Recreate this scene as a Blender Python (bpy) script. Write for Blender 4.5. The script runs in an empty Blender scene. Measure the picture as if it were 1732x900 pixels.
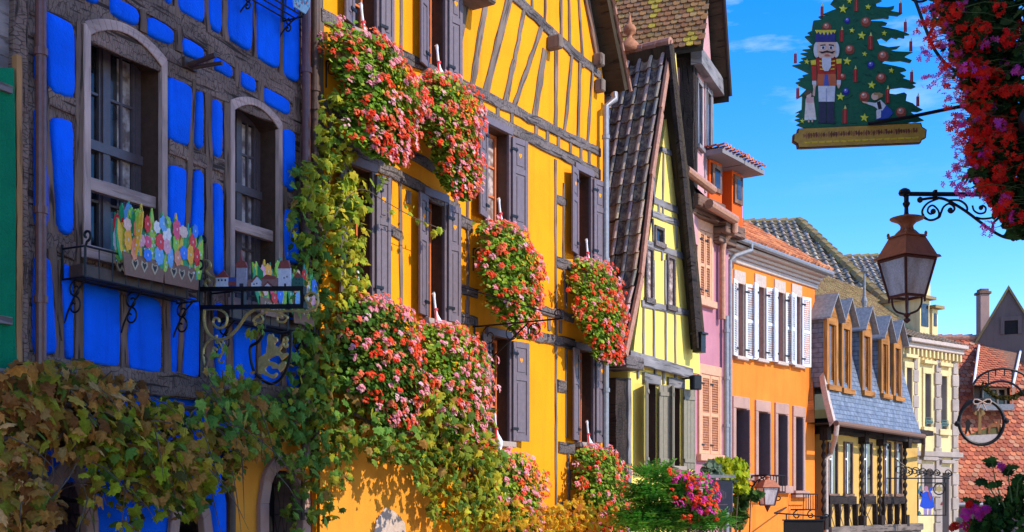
import bpy, math, random
from mathutils import Vector as V
R = random.Random(11)
PI = math.pi
# ------------------------------------------------------------------ measuring camera
F, CX, HY, EYE = 2000.0, 866.0, 850.0, 1.7
CAM = V((0, 0, EYE))
def ray(px, py): return V(((px-CX)/F, 1.0, (HY-py)/F))
def at(px, py, Y): return CAM + ray(px, py)*Y
class Frame:
    "a plane in the place: o origin, d along, e up, n out of it"
    def __init__(s, o, d, e, n): s.o, s.d, s.e, s.n = V(o), V(d).normalized(), V(e).normalized(), V(n).normalized()
    def P(s, u, v, w=0.0): return s.o + s.d*u + s.e*v + s.n*w
    def uv(s, px, py, w=0.0):
        r = ray(px, py); o = s.o + s.n*w
        h = CAM + r*((o-CAM).dot(s.n)/r.dot(s.n)) - s.o
        return (h.dot(s.d), h.dot(s.e))
    def u(s, px, w=0.0, py=HY): return s.uv(px, py, w)[0]
    def v(s, px, py, w=0.0): return s.uv(px, py, w)[1]
    def depth(s, px): return s.P(*s.uv(px, HY)).y
    def turned(s, u, v, w, deg):
        "same plane swung about the vertical through (u,v,w)"
        a = math.radians(deg)
        return Frame(s.P(u, v, w), s.d*math.cos(a)+s.n*math.sin(a), s.e, s.n*math.cos(a)-s.d*math.sin(a))
    def cross(s, u, v=0.0, w=0.0):
        "plane standing square to this one: its u runs outward"
        return Frame(s.P(u, v, w), s.n, s.e, -s.d)
def facade(px0, Y0, vp):
    d = V((vp-CX, F, 0)).normalized()
    return Frame(((px0-CX)/F*Y0, Y0, 0), d, (0, 0, 1), (d.y, -d.x, 0))
def frontal(Y): return Frame((0, Y, 0), (1, 0, 0), (0, 0, 1), (0, -1, 0))
# ------------------------------------------------------------------ mesh collecting
class MB:
    def __init__(s): s.v, s.f, s.c, s.t = [], [], [], []
    def add(s, vs, fs, col=None, uvs=None):
        i = len(s.v); s.v += [tuple(p) for p in vs]
        for k, f in enumerate(fs):
            s.f.append(tuple(i+q for q in f)); s.c.append(col); s.t.append(uvs[k] if uvs else None)
    def poly(s, pts, col=None, uv=None): s.add(pts, [tuple(range(len(pts)))], col, [uv] if uv else None)
    def box(s, fr, u0, u1, v0, v1, w0, w1, col=None):
        P = fr.P
        vs = [P(u0,v0,w0),P(u1,v0,w0),P(u1,v1,w0),P(u0,v1,w0),P(u0,v0,w1),P(u1,v0,w1),P(u1,v1,w1),P(u0,v1,w1)]
        fs = [(0,3,2,1),(4,5,6,7),(0,1,5,4),(1,2,6,5),(2,3,7,6),(3,0,4,7)]
        L, H, W = abs(u1-u0), abs(v1-v0), abs(w1-w0); r = R.random()*9
        if L >= H:
            q = lambda a, b: [(r,r),(r+a,r),(r+a,r+b),(r,r+b)]
            uv = [[(r,r),(r,r+H),(r+L,r+H),(r+L,r)], q(L,H), q(L,W), [(r,r),(r,r+H),(r+W,r+H),(r+W,r)], q(L,W), [(r,r),(r,r+H),(r+W,r+H),(r+W,r)]]
        else:
            uv = [[(r,r),(r+H,r),(r+H,r+L),(r,r+L)], [(r,r),(r,r+L),(r+H,r+L),(r+H,r)], [(r,r),(r,r+L),(r+W,r+L),(r+W,r)], [(r,r),(r+H,r),(r+H,r+W),(r,r+W)], [(r,r),(r,r+L),(r+W,r+L),(r+W,r)], [(r,r),(r+H,r),(r+H,r+W),(r,r+W)]]
        s.add(vs, fs, col, uv)
    def prism(s, fr, pts, w0, w1, col=None, back=True):
        n = len(pts); a = sum(pts[i][0]*pts[(i+1)%n][1]-pts[(i+1)%n][0]*pts[i][1] for i in range(n))
        if a < 0: pts = pts[::-1]
        vs = [fr.P(u,v,w1) for u,v in pts]+[fr.P(u,v,w0) for u,v in pts]
        fs = [tuple(range(n))]+([tuple(range(2*n-1, n-1, -1))] if back else [])
        uv = [[p for p in pts]]+([[p for p in pts[::-1]]] if back else [])
        for i in range(n):
            j = (i+1)%n; fs.append((i, n+i, n+j, j)); uv.append([pts[i],(pts[i][0],pts[i][1]+.05),(pts[j][0],pts[j][1]+.05),pts[j]])
        s.add(vs, fs, col, uv)
    def tube(s, pts, r, n=8, col=None, cap=True):
        pts = [V(p) for p in pts]; rs = r if isinstance(r, (list, tuple)) else [r]*len(pts)
        vs, fs = [], []; up = None
        for i, p in enumerate(pts):
            t = (pts[min(i+1,len(pts)-1)]-pts[max(i-1,0)])
            if t.length < 1e-9: t = V((0,0,1))
            t.normalize()
            if up is None:
                up = V((0,0,1)) if abs(t.z) < .9 else V((0,1,0))
            a = t.cross(up)
            if a.length < 1e-4: a = t.cross(V((1,0,0)))
            a.normalize(); b = a.cross(t).normalized(); up = b
            for k in range(n):
                q = 2*PI*k/n; vs.append(p+(a*math.cos(q)+b*math.sin(q))*rs[i])
        for i in range(len(pts)-1):
            for k in range(n):
                k2 = (k+1)%n; fs.append((i*n+k, i*n+k2, (i+1)*n+k2, (i+1)*n+k))
        if cap: fs += [tuple(range(n)), tuple(range(len(pts)*n-1, (len(pts)-1)*n-1, -1))]
        s.add(vs, fs, col)
    def lathe(s, base, prof, n=16, col=None, rot=0.0):
        "prof: list of (radius, height) above base"
        vs, fs = [], []
        for r, h in prof:
            for k in range(n):
                q = 2*PI*k/n+rot; vs.append(V(base)+V((r*math.cos(q), r*math.sin(q), h)))
        for i in range(len(prof)-1):
            for k in range(n):
                k2 = (k+1)%n; fs.append((i*n+k, i*n+k2, (i+1)*n+k2, (i+1)*n+k))
        fs += [tuple(range(n-1,-1,-1)), tuple(range((len(prof)-1)*n, len(prof)*n))]
        s.add(vs, fs, col)
    def timber(s, fr, a, b, th, w0, w1, wob=.012, taper=1.0):
        "hand-hewn beam lying on a plane from a to b (u,v), th wide"
        a, b = V((a[0],a[1],0)), V((b[0],b[1],0)); t = b-a; L = t.length
        if L < 1e-4: return
        t /= L; p = V((-t.y, t.x, 0)); n = max(2, int(L/.22)+1); r0 = R.random()*20
        vs, fs, uv = [], [], []
        for i in range(n+1):
            c = a+t*(L*i/n); k = th*.5*(1+(taper-1)*i/n); x = L*i/n+r0
            l = -k+R.uniform(-wob,wob); h = k+R.uniform(-wob,wob); ww = w1+R.uniform(-.3,.3)*wob
            for o, w in ((l,w0),(l,ww-.006),(l+.012,ww),(h-.012,ww),(h,ww-.006),(h,w0)):
                q = c+p*o; vs.append(fr.P(q.x,q.y,w))
            if i:
                for m in range(5):
                    A = (i-1)*6+m; fs.append((A, A+6, A+7, A+1))
                    y = [0,.03,.05,.05+th,.07+th,.1+th]
                    x0 = x-L/n; uv.append([(x0,y[m]+r0),(x,y[m]+r0),(x,y[m+1]+r0),(x0,y[m+1]+r0)])
        e = n*6; fs += [(0,1,2,3,4,5), (e+5,e+4,e+3,e+2,e+1,e)]; uv += [[(r0,.1*k+r0) for k in range(6)]]*2
        s.add(vs, fs, None, uv)
    def pillow(s, fr, pts, w0, h, inset=.045):
        "plaster panel with rounded corners and a soft swelling"
        n = len(pts); a = sum(pts[i][0]*pts[(i+1)%n][1]-pts[(i+1)%n][0]*pts[i][1] for i in range(n))
        if a < 0: pts = pts[::-1]
        pts = [V((p[0],p[1],0)) for p in pts]
        for _ in range(3):      # cut corners only near the corner
            q = []
            for i, p in enumerate(pts):
                A, B = pts[i-1], pts[(i+1)%len(pts)]
                la, lb = min(.3*(A-p).length, .045), min(.3*(B-p).length, .045)
                q += [p+(A-p).normalized()*la, p+(B-p).normalized()*lb]
            pts = q
            if len(pts) > 60: break
        # resample so that the edge can wander
        m = []
        for i, p in enumerate(pts):
            B = pts[(i+1)%len(pts)]; k = max(1, int((B-p).length/.12))
            m += [p+(B-p)*(j/k) for j in range(k)]
        ce = sum(m, V((0,0,0)))/len(m)
        us = max(p.x for p in m)-min(p.x for p in m); vsz = max(p.y for p in m)-min(p.y for p in m)
        m = [p+V((R.uniform(-.006,.006), R.uniform(-.006,.006), 0)) for p in m]
        vs, fs = [], []; N = len(m)
        for k, (ins, w) in enumerate(((0,0),(.08,.55),(.3,.85),(.75,1.0))):
            iu, iv = min(inset*ins/(us*.5+1e-6), .8), min(inset*ins/(vsz*.5+1e-6), .8)
            for p in m:
                vs.append(fr.P(ce.x+(p.x-ce.x)*(1-iu), ce.y+(p.y-ce.y)*(1-iv), w0+h*w))
        for k in range(3):
            for i in range(N):
                j = (i+1)%N; fs.append((k*N+i, k*N+j, (k+1)*N+j, (k+1)*N+i))
        fs.append(tuple(range(3*N, 4*N))); s.add(vs, fs)
# ------------------------------------------------------------------ objects
sc = bpy.context.scene
COL = sc.collection
BASE = {}
def obj(name, mb, mat, parent=None, smooth=False, bevel=0.0, label=None):
    me = bpy.data.meshes.new(name); me.from_pydata(mb.v, [], mb.f)
    if any(c is not None for c in mb.c):
        at_ = me.color_attributes.new('Col', 'FLOAT_COLOR', 'CORNER'); buf = []
        for f, c in zip(mb.f, mb.c):
            c = c or (.5,.5,.5); buf += [c[0],c[1],c[2],1.0]*len(f)
        at_.data.foreach_set('color', buf)
    if any(t is not None for t in mb.t):
        ul = me.uv_layers.new(name='UVMap'); buf = []
        for f, t in zip(mb.f, mb.t):
            for k in range(len(f)): buf += list(t[k]) if t else [0.0,0.0]
        ul.data.foreach_set('uv', buf)
    me.materials.append(mat)
    if smooth: me.polygons.foreach_set('use_smooth', [True]*len(me.polygons))
    o = bpy.data.objects.new(name, me); COL.objects.link(o)
    if parent is not None:
        o.parent = parent; o.location = -BASE.get(parent.name, V((0,0,0)))
    if bevel:
        b = o.modifiers.new('Bevel', 'BEVEL'); b.width = bevel; b.segments = 1; b.limit_method = 'ANGLE'
    if label: o['label'] = label
    return o
def thing(name, label, cat, base, group=None):
    o = bpy.data.objects.new(name, None); COL.objects.link(o); o.location = base; o.empty_display_size = .2
    BASE[o.name] = V(base); o['label'] = label; o['category'] = cat
    if group: o['group'] = group
    return o
def tag(o, label, cat, group=None):
    o['label'] = label; o['category'] = cat
    if group: o['group'] = group
    return o
def solo(name, mb, mat, label, cat, group=None, smooth=False, bevel=0.0):
    "a thing that is one mesh; its origin goes to its lowest middle"
    n = len(mb.v); c = V((sum(p[0] for p in mb.v)/n, sum(p[1] for p in mb.v)/n, min(p[2] for p in mb.v)))
    mb.v = [tuple(V(p)-c) for p in mb.v]
    o = obj(name, mb, mat, None, smooth, bevel); o.location = c
    return tag(o, label, cat, group)
def struct(name, mb, mat, smooth=False):
    o = obj(name, mb, mat, None, smooth); o['kind'] = 'structure'; return o
# ------------------------------------------------------------------ materials
def mat(name):
    m = bpy.data.materials.new(name); m.use_nodes = True; nt = m.node_tree
    return m, nt.nodes, nt.links, nt.nodes['Principled BSDF']
def nd(N, t, **k):
    n = N.new(t)
    for a, b in k.items():
        if a in n.inputs: n.inputs[a].default_value = b
        else: setattr(n, a, b)
    return n
def ramp(N, stops):
    r = N.new('ShaderNodeValToRGB'); e = r.color_ramp.elements
    while len(e) < len(stops): e.new(.5)
    for i, (p, c) in enumerate(stops): e[i].position = p; e[i].color = (c[0],c[1],c[2],1)
    return r
def mixc(N, L, fac, a, b, mode='MIX'):
    m = N.new('ShaderNodeMix'); m.data_type = 'RGBA'; m.blend_type = mode
    for sock, val in ((m.inputs[0], fac), (m.inputs[6], a), (m.inputs[7], b)):
        if hasattr(val, 'is_output'): L.new(val, sock)
        elif isinstance(val, (int, float)): sock.default_value = val
        else: sock.default_value = (val[0],val[1],val[2],1)
    return m.outputs[2]
def bump(N, L, h, strength, dist, bsdf):
    b = nd(N, 'ShaderNodeBump', Strength=strength, Distance=dist); L.new(h, b.inputs['Height']); L.new(b.outputs[0], bsdf.inputs['Normal'])
def plaster(name, c, stain=None, rough=.9, var=.16, bs=.35, drip=.35):
    m, N, L, B = mat(name); tc = nd(N, 'ShaderNodeTexCoord')
    n1 = nd(N, 'ShaderNodeTexNoise', Scale=1.3, Detail=6.0, Roughness=.6); L.new(tc.outputs['Object'], n1.inputs['Vector'])
    mp = nd(N, 'ShaderNodeMapping'); mp.inputs['Scale'].default_value = (5,5,.5); L.new(tc.outputs['Object'], mp.inputs[0])
    n2 = nd(N, 'ShaderNodeTexNoise', Scale=1.0, Detail=5.0, Roughness=.65); L.new(mp.outputs[0], n2.inputs['Vector'])
    n3 = nd(N, 'ShaderNodeTexNoise', Scale=38.0, Detail=5.0, Roughness=.6); L.new(tc.outputs['Object'], n3.inputs['Vector'])
    st = stain or tuple(x*.55 for x in c)
    r1 = ramp(N, [(.35, (0,0,0)), (.7, (1,1,1))]); L.new(n1.outputs['Fac'], r1.inputs[0])
    r2 = ramp(N, [(.5, (0,0,0)), (.75, (1,1,1))]); L.new(n2.outputs['Fac'], r2.inputs[0])
    a = mixc(N, L, r1.outputs[0], c, tuple(x*(1-var) for x in c))
    mm = nd(N, 'ShaderNodeMath', operation='MULTIPLY'); L.new(r2.outputs[0], mm.inputs[0]); mm.inputs[1].default_value = drip
    L.new(mixc(N, L, mm.outputs[0], a, st), B.inputs['Base Color'])
    B.inputs['Roughness'].default_value = rough; B.inputs['Specular IOR Level'].default_value = .2
    ad = nd(N, 'ShaderNodeMath', operation='ADD'); L.new(n3.outputs['Fac'], ad.inputs[0]); L.new(n1.outputs['Fac'], ad.inputs[1])
    bump(N, L, ad.outputs[0], bs, .02, B); return m
def oldwood(name, c1, c2, crack=.7, scale=1.0, checks=True, bs=.9):
    "weathered oak: grain along U, drying cracks along and across"
    m, N, L, B = mat(name); tc = nd(N, 'ShaderNodeTexCoord')
    def mapped(sx, sy):
        p = nd(N, 'ShaderNodeMapping'); p.inputs['Scale'].default_value = (sx*scale, sy*scale, 1); L.new(tc.outputs['UV'], p.inputs[0]); return p.outputs[0]
    g = nd(N, 'ShaderNodeTexNoise', Scale=1.0, Detail=7.0, Roughness=.65, Distortion=.6); L.new(mapped(2.2, 34), g.inputs['Vector'])
    b = nd(N, 'ShaderNodeTexNoise', Scale=1.0, Detail=4.0); L.new(mapped(1.2, 3), b.inputs['Vector'])
    k = nd(N, 'ShaderNodeTexNoise', Scale=1.0, Detail=3.0, Roughness=.5, Distortion=.4); L.new(mapped(1.6, 16), k.inputs['Vector'])
    rk = ramp(N, [(.36, (0,0,0)), (.43, (1,1,1))]); L.new(k.outputs['Fac'], rk.inputs[0])
    col = mixc(N, L, g.outputs['Fac'], c1, c2)
    rb = ramp(N, [(.3, (.55,.55,.55)), (.7, (1.25,1.22,1.2))]); L.new(b.outputs['Fac'], rb.inputs[0])
    col = mixc(N, L, 1.0, col, rb.outputs[0], 'MULTIPLY')
    hgt = rk.outputs[0]
    if checks:
        vo = nd(N, 'ShaderNodeTexVoronoi', feature='DISTANCE_TO_EDGE', Scale=1.0); L.new(mapped(24, 9), vo.inputs['Vector'])
        rv = ramp(N, [(.0, (.15,.15,.15)), (.055, (1,1,1))]); L.new(vo.outputs['Distance'], rv.inputs[0])
        hgt = mixc(N, L, 1.0, rk.outputs[0], rv.outputs[0], 'MULTIPLY')
    dk = mixc(N, L, crack, col, tuple(x*.12 for x in c1))
    L.new(mixc(N, L, hgt, dk, col), B.inputs['Base Color'])
    B.inputs['Roughness'].default_value = .85; B.inputs['Specular IOR Level'].default_value = .2
    hh = mixc(N, L, .35, hgt, g.outputs['Fac'])
    bump(N, L, hh, bs, .015, B); return m
def paint(name, c, rough=.55, var=.25, metal=0.0, sc_=14.0, bs=.15, spec=.4):
    m, N, L, B = mat(name); tc = nd(N, 'ShaderNodeTexCoord')
    n = nd(N, 'ShaderNodeTexNoise', Scale=sc_, Detail=6.0, Roughness=.65); L.new(tc.outputs['Object'], n.inputs['Vector'])
    r = ramp(N, [(.32, tuple(x*(1-var) for x in c)), (.68, tuple(min(x*(1+var*.6), 1) for x in c))]); L.new(n.outputs['Fac'], r.inputs[0])
    L.new(r.outputs[0], B.inputs['Base Color']); B.inputs['Roughness'].default_value = rough
    B.inputs['Metallic'].default_value = metal; B.inputs['Specular IOR Level'].default_value = spec
    bump(N, L, n.outputs['Fac'], bs, .01, B); return m
def vcol(name, rough=.7, var=.35, sc_=22.0, bs=.25, spec=.2, trans=0.0, tint=None):
    "colour comes from the mesh, mottled; trans lets light through leaves and petals"
    m, N, L, B = mat(name); tc = nd(N, 'ShaderNodeTexCoord')
    a = nd(N, 'ShaderNodeVertexColor', layer_name='Col')
    n = nd(N, 'ShaderNodeTexNoise', Scale=sc_, Detail=5.0, Roughness=.65); L.new(tc.outputs['Object'], n.inputs['Vector'])
    r = ramp(N, [(.3, (1-var,)*3), (.7, (1+var*.7,)*3)]); L.new(n.outputs['Fac'], r.inputs[0])
    c = mixc(N, L, 1.0, a.outputs[0], r.outputs[0], 'MULTIPLY')
    L.new(c, B.inputs['Base Color']); B.inputs['Roughness'].default_value = rough; B.inputs['Specular IOR Level'].default_value = spec
    if bs: bump(N, L, n.outputs['Fac'], bs, .01, B)
    if trans:
        t = nd(N, 'ShaderNodeBsdfTranslucent'); L.new(c, t.inputs[0])
        x = nd(N, 'ShaderNodeMixShader', Fac=trans); L.new(B.outputs[0], x.inputs[1]); L.new(t.outputs[0], x.inputs[2])
        L.new(x.outputs[0], N['Material Output'].inputs[0])
    return m
def tilemat(name, lichen, amount=.5, rough=.9):
    m, N, L, B = mat(name); tc = nd(N, 'ShaderNodeTexCoord')
    a = nd(N, 'ShaderNodeVertexColor', layer_name='Col')
    n = nd(N, 'ShaderNodeTexNoise', Scale=9.0, Detail=7.0, Roughness=.7); L.new(tc.outputs['Object'], n.inputs['Vector'])
    n2 = nd(N, 'ShaderNodeTexNoise', Scale=40.0, Detail=4.0, Roughness=.7); L.new(tc.outputs['Object'], n2.inputs['Vector'])
    r = ramp(N, [(.3, (.6,.6,.6)), (.7, (1.25,1.25,1.25))]); L.new(n2.outputs['Fac'], r.inputs[0])
    c = mixc(N, L, 1.0, a.outputs[0], r.outputs[0], 'MULTIPLY')
    r2 = ramp(N, [(.55-.15*amount, (0,0,0)), (.72-.12*amount, (amount,)*3)]); L.new(n.outputs['Fac'], r2.inputs[0])
    L.new(mixc(N, L, r2.outputs[0], c, lichen), B.inputs['Base Color']); B.inputs['Roughness'].default_value = rough
    B.inputs['Specular IOR Level'].default_value = .2
    bump(N, L, n2.outputs['Fac'], .4, .01, B); return m
M = {}
M['blue'] = plaster('blue_plaster', (.0,.15,1.0), (.0,.05,.5), var=.32, bs=.6, drip=.5)
M['yellow'] = plaster('yellow_plaster', (.98,.345,.005), (.70,.21,.008), var=.13, bs=.4, drip=.5)
M['green'] = plaster('lime_plaster', (.88,.68,.16), (.62,.48,.10), var=.10)
M['mauve'] = plaster('mauve_plaster', (.52,.22,.27), (.33,.14,.2), var=.18)
M['pink'] = plaster('pink_plaster', (.62,.33,.34), (.42,.22,.22))
M['orange'] = plaster('orange_plaster', (.88,.24,.03), (.60,.14,.015), var=.16, drip=.5)
M['ochre'] = plaster('ochre_plaster', (.82,.31,.03), (.6,.2,.03), var=.12)
M['oriel'] = plaster('oriel_plaster', (.66,.40,.11), (.42,.24,.08))
M['cream'] = plaster('cream_plaster', (.80,.62,.30), (.46,.34,.19), var=.2, drip=.6)
M['stone'] = plaster('sandstone', (.50,.30,.24), (.28,.17,.14), var=.25, bs=.5)
M['greystone'] = plaster('grey_sandstone', (.45,.36,.30), (.24,.19,.17), var=.3, bs=.6)
M['redwall'] = plaster('red_orange_wall', (.80,.12,.015), (.6,.08,.01))
M['grey_wall'] = plaster('pale_grey_render', (.17,.125,.11))
M['bluewood'] = oldwood('dark_cracked_oak', (.15,.085,.062), (.36,.225,.175), crack=.85)
M['bluebeam'] = oldwood('brown_oak', (.14,.076,.05), (.30,.18,.13), crack=.8, checks=False)
M['greybeam'] = oldwood('weathered_grey_oak', (.10,.082,.08), (.27,.228,.22), crack=.85, checks=True)
M['greypost'] = oldwood('grey_oak_posts', (.13,.095,.075), (.27,.215,.18), crack=.65, checks=False)
M['lightbeam'] = oldwood('pale_grey_timber', (.17,.16,.165), (.34,.32,.33), crack=.5, checks=False)
M['darkbeam'] = oldwood('black_brown_timber', (.022,.016,.013), (.07,.05,.042), crack=.8)
M['batten'] = oldwood('orange_batten', (.30,.13,.05), (.5,.24,.09), crack=.4, checks=False)
M['board'] = oldwood('weathered_board', (.18,.13,.12), (.32,.25,.23), crack=.5, checks=False)
M['dormerwood'] = oldwood('dormer_wood', (.30,.115,.03), (.54,.24,.065), crack=.4, checks=False, bs=.4)
M['shutter'] = paint('mauve_grey_paint', (.155,.118,.135), .5, .16)
M['shutter_tan'] = paint('khaki_paint', (.25,.215,.15), .55, .15)
M['white'] = paint('white_paint', (.80,.82,.85), .5, .08)
M['frame_lilac'] = oldwood('lilac_brown_paint', (.46,.28,.23), (.64,.43,.37), crack=.2, checks=False, bs=.5)
M['frame_brown'] = paint('dark_brown_paint', (.075,.036,.022), .5, .3)
M['reveal'] = paint('brown_reveal', (.085,.05,.04), .7, .3)
M['sash'] = paint('aubergine_sash', (.12,.085,.09), .4, .2)
M['sash_red'] = paint('orange_red_sash', (.70,.19,.06), .5, .12)
M['pipe_brown'] = paint('brown_pipe', (.17,.065,.05), .35, .25, spec=.5)
M['pipe_zinc'] = paint('zinc', (.30,.29,.30), .45, .2, .5)
M['pipe_copper'] = paint('copper', (.52,.25,.15), .45, .25, .3)
M['pipe_pale'] = paint('pale_pipe', (.55,.42,.34), .5, .2)
M['iron'] = paint('black_iron', (.012,.012,.015), .45, .4, .4)
M['gold'] = paint('old_gold', (.50,.34,.11), .42, .35, .3)
M['terracotta'] = paint('terracotta', (.42,.17,.08), .8, .3)
M['boardbrown'] = paint('brown_board', (.24,.105,.055), .7, .2)
M['tarp'] = plaster('green_cloth', (.0,.20,.085), (.0,.10,.05), var=.35, bs=.6)
M['leaf'] = vcol('leaves', .75, .3, 30, .0, .08, .40)
M['petal'] = vcol('petals', .7, .10, 60, .0, .1, .45)
M['stem'] = paint('vine_stem', (.11,.07,.045), .85, .4)
M['gstem'] = paint('green_stem', (.10,.16,.04), .7, .3)
M['sign'] = vcol('painted_sign', .5, .18, 30, .1, .3)
M['dark'] = paint('dark_interior', (.012,.010,.010), .9, .3)
M['tile_moss'] = tilemat('mossy_tiles', (.40,.26,.10), .45)
M['tile_grey'] = tilemat('grey_lichen_tiles', (.42,.33,.20), .75)
M['tile_red'] = tilemat('red_tiles', (.45,.25,.12), .15)
M['tile_salmon'] = tilemat('salmon_tiles', (.5,.3,.14), .3)
M['bargeboard'] = paint('terracotta_barge', (.42,.20,.13), .7, .3)
M['soffit'] = oldwood('dark_soffit', (.03,.02,.012), (.085,.06,.03), crack=.5, checks=False)
M['zincroof'] = paint('zinc_roof', (.25,.25,.26), .7, .35, .0)
M['moss'] = plaster('moss_roof', (.36,.25,.12), (.30,.28,.05), var=.4, bs=.8, drip=.7)
M['cobble'] = plaster('paving', (.42,.38,.33), var=.3)
m, N, L, B = mat('window_glass'); B.inputs['Base Color'].default_value = (.018,.018,.022,1); B.inputs['Roughness'].default_value = .08; B.inputs['Specular IOR Level'].default_value = .4
tc = nd(N,'ShaderNodeTexCoord'); nn = nd(N,'ShaderNodeTexNoise',Scale=3.0,Detail=3.0); L.new(tc.outputs['Object'],nn.inputs['Vector'])
rr = ramp(N,[(.45,(.012,.012,.015)),(.62,(.05,.045,.045))]); L.new(nn.outputs['Fac'],rr.inputs[0]); L.new(rr.outputs[0],B.inputs['Base Color'])
bump(N,L,nn.outputs['Fac'],.12,.02,B); M['glass'] = m
m, N, L, B = mat('curtained_glass'); B.inputs['Base Color'].default_value = (.42,.33,.30,1); B.inputs['Roughness'].default_value = .15
tc = nd(N,'ShaderNodeTexCoord'); nn = nd(N,'ShaderNodeTexNoise',Scale=9.0,Detail=3.0); L.new(tc.outputs['Object'],nn.inputs['Vector'])
rr = ramp(N,[(.4,(.22,.15,.13)),(.65,(.62,.5,.45))]); L.new(nn.outputs['Fac'],rr.inputs[0]); L.new(rr.outputs[0],B.inputs['Base Color']); M['glass_curtain'] = m
m, N, L, B = mat('lantern_glass'); tc = nd(N,'ShaderNodeTexCoord'); nn = nd(N,'ShaderNodeTexNoise',Scale=60.0,Detail=4.0,Roughness=.7); L.new(tc.outputs['Object'],nn.inputs['Vector'])
n5 = nd(N,'ShaderNodeTexNoise',Scale=4.0,Detail=3.0); mp = nd(N,'ShaderNodeMapping'); mp.inputs['Scale'].default_value=(3,3,.6); L.new(tc.outputs['Object'],mp.inputs[0]); L.new(mp.outputs[0],n5.inputs['Vector'])
r5 = ramp(N,[(.28,(.62,.52,.48)),(.6,(.95,.92,.94))]); L.new(n5.outputs['Fac'],r5.inputs[0])
r6 = ramp(N,[(.3,(.7,.7,.7)),(.65,(1,1,1))]); L.new(nn.outputs['Fac'],r6.inputs[0])
cc = mixc(N,L,1.0,r5.outputs[0],r6.outputs[0],'MULTIPLY'); L.new(cc,B.inputs['Base Color']); B.inputs['Roughness'].default_value=.25
t = nd(N,'ShaderNodeBsdfTranslucent'); L.new(cc,t.inputs[0]); t2 = nd(N,'ShaderNodeBsdfTransparent'); L.new(cc,t2.inputs[0])
x1 = nd(N,'ShaderNodeMixShader',Fac=.30); L.new(t.outputs[0],x1.inputs[1]); L.new(t2.outputs[0],x1.inputs[2])
x2 = nd(N,'ShaderNodeMixShader',Fac=.42); L.new(B.outputs[0],x2.inputs[1]); L.new(x1.outputs[0],x2.inputs[2]); L.new(x2.outputs[0],N['Material Output'].inputs[0])
bump(N,L,nn.outputs['Fac'],.4,.01,B); M['lglass'] = m
m, N, L, B = mat('slate'); tc = nd(N,'ShaderNodeTexCoord')
br = nd(N,'ShaderNodeTexBrick',Scale=1.0); br.inputs['Brick Width'].default_value=.24; br.inputs['Row Height'].default_value=.13; br.inputs['Mortar Size'].default_value=.008
br.inputs['Color1'].default_value=(.13,.155,.20,1); br.inputs['Color2'].default_value=(.19,.215,.26,1); br.inputs['Mortar'].default_value=(.05,.06,.09,1); br.inputs['Bias'].default_value=0
L.new(tc.outputs['UV'],br.inputs['Vector']); nn = nd(N,'ShaderNodeTexNoise',Scale=6.0,Detail=5.0); L.new(tc.outputs['Object'],nn.inputs['Vector'])
rr = ramp(N,[(.3,(.65,.65,.65)),(.7,(1.25,1.25,1.25))]); L.new(nn.outputs['Fac'],rr.inputs[0])
L.new(mixc(N,L,1.0,br.outputs['Color'],rr.outputs[0],'MULTIPLY'),B.inputs['Base Color']); B.inputs['Roughness'].default_value=.55
bump(N,L,br.outputs['Fac'],.6,-.02,B); M['slate'] = m
M['sandframe'] = paint('salmon_stone', (.66,.35,.22), .85, .15)
M['salmon_shutter'] = paint('salmon_paint', (.72,.36,.19), .55, .12)
M['sandstone_pale'] = paint('pink_stone', (.42,.24,.20), .85, .2)
M['glass_amber'] = paint('amber_pane', (.13,.045,.012), .15, .6, sc_=3.0)
M['pale_render'] = plaster('pale_render', (.82,.78,.70), var=.08)
M['verdigris'] = paint('green_rail', (.10,.22,.20), .6, .2)
M['tile_plain'] = paint('brown_tiles', (.26,.13,.08), .9, .4)
M['lcopper'] = paint('lantern_copper', (.36,.11,.045), .5, .25, .15)
M['lcopperdark'] = paint('lantern_frame', (.11,.028,.018), .5, .3, .2)
M['bow'] = paint('pale_ribbon', (.62,.42,.33), .6, .15)
M['slatebox'] = paint('dark_blue_grey', (.03,.035,.055), .5, .2)
M['emblem'] = paint('faint_emblem', (.12,.09,.11), .6, .2)
# ------------------------------------------------------------------ building components
def wall_grid(mb, fr, u0, u1, v0, v1, holes=(), w=0.0, step=3.0):
    us = sorted({u0,u1,*[h[0] for h in holes],*[h[1] for h in holes]}); vs = sorted({v0,v1,*[h[2] for h in holes],*[h[3] for h in holes]})
    us = [x for x in us if u0 <= x <= u1]; vs = [x for x in vs if v0 <= x <= v1]
    for i in range(len(us)-1):
        for j in range(len(vs)-1):
            a, b = (us[i]+us[i+1])/2, (vs[j]+vs[j+1])/2
            if any(h[0] < a < h[1] and h[2] < b < h[3] for h in holes): continue
            q = [(us[i],vs[j]),(us[i+1],vs[j]),(us[i+1],vs[j+1]),(us[i],vs[j+1])]
            mb.poly([fr.P(x,y,w) for x,y in q], None, q)
def shell(mb, fr, u0, u1, v0, v1, depth, w=0.0):
    "two ends and the back of a house"
    P = fr.P
    for q in ([P(u0,v0,-depth),P(u0,v0,w),P(u0,v1,w),P(u0,v1,-depth)], [P(u1,v0,w),P(u1,v0,-depth),P(u1,v1,-depth),P(u1,v1,w)], [P(u1,v0,-depth),P(u0,v0,-depth),P(u0,v1,-depth),P(u1,v1,-depth)]):
        mb.poly(q, None, [(0,0),(3,0),(3,3),(0,3)])
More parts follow.
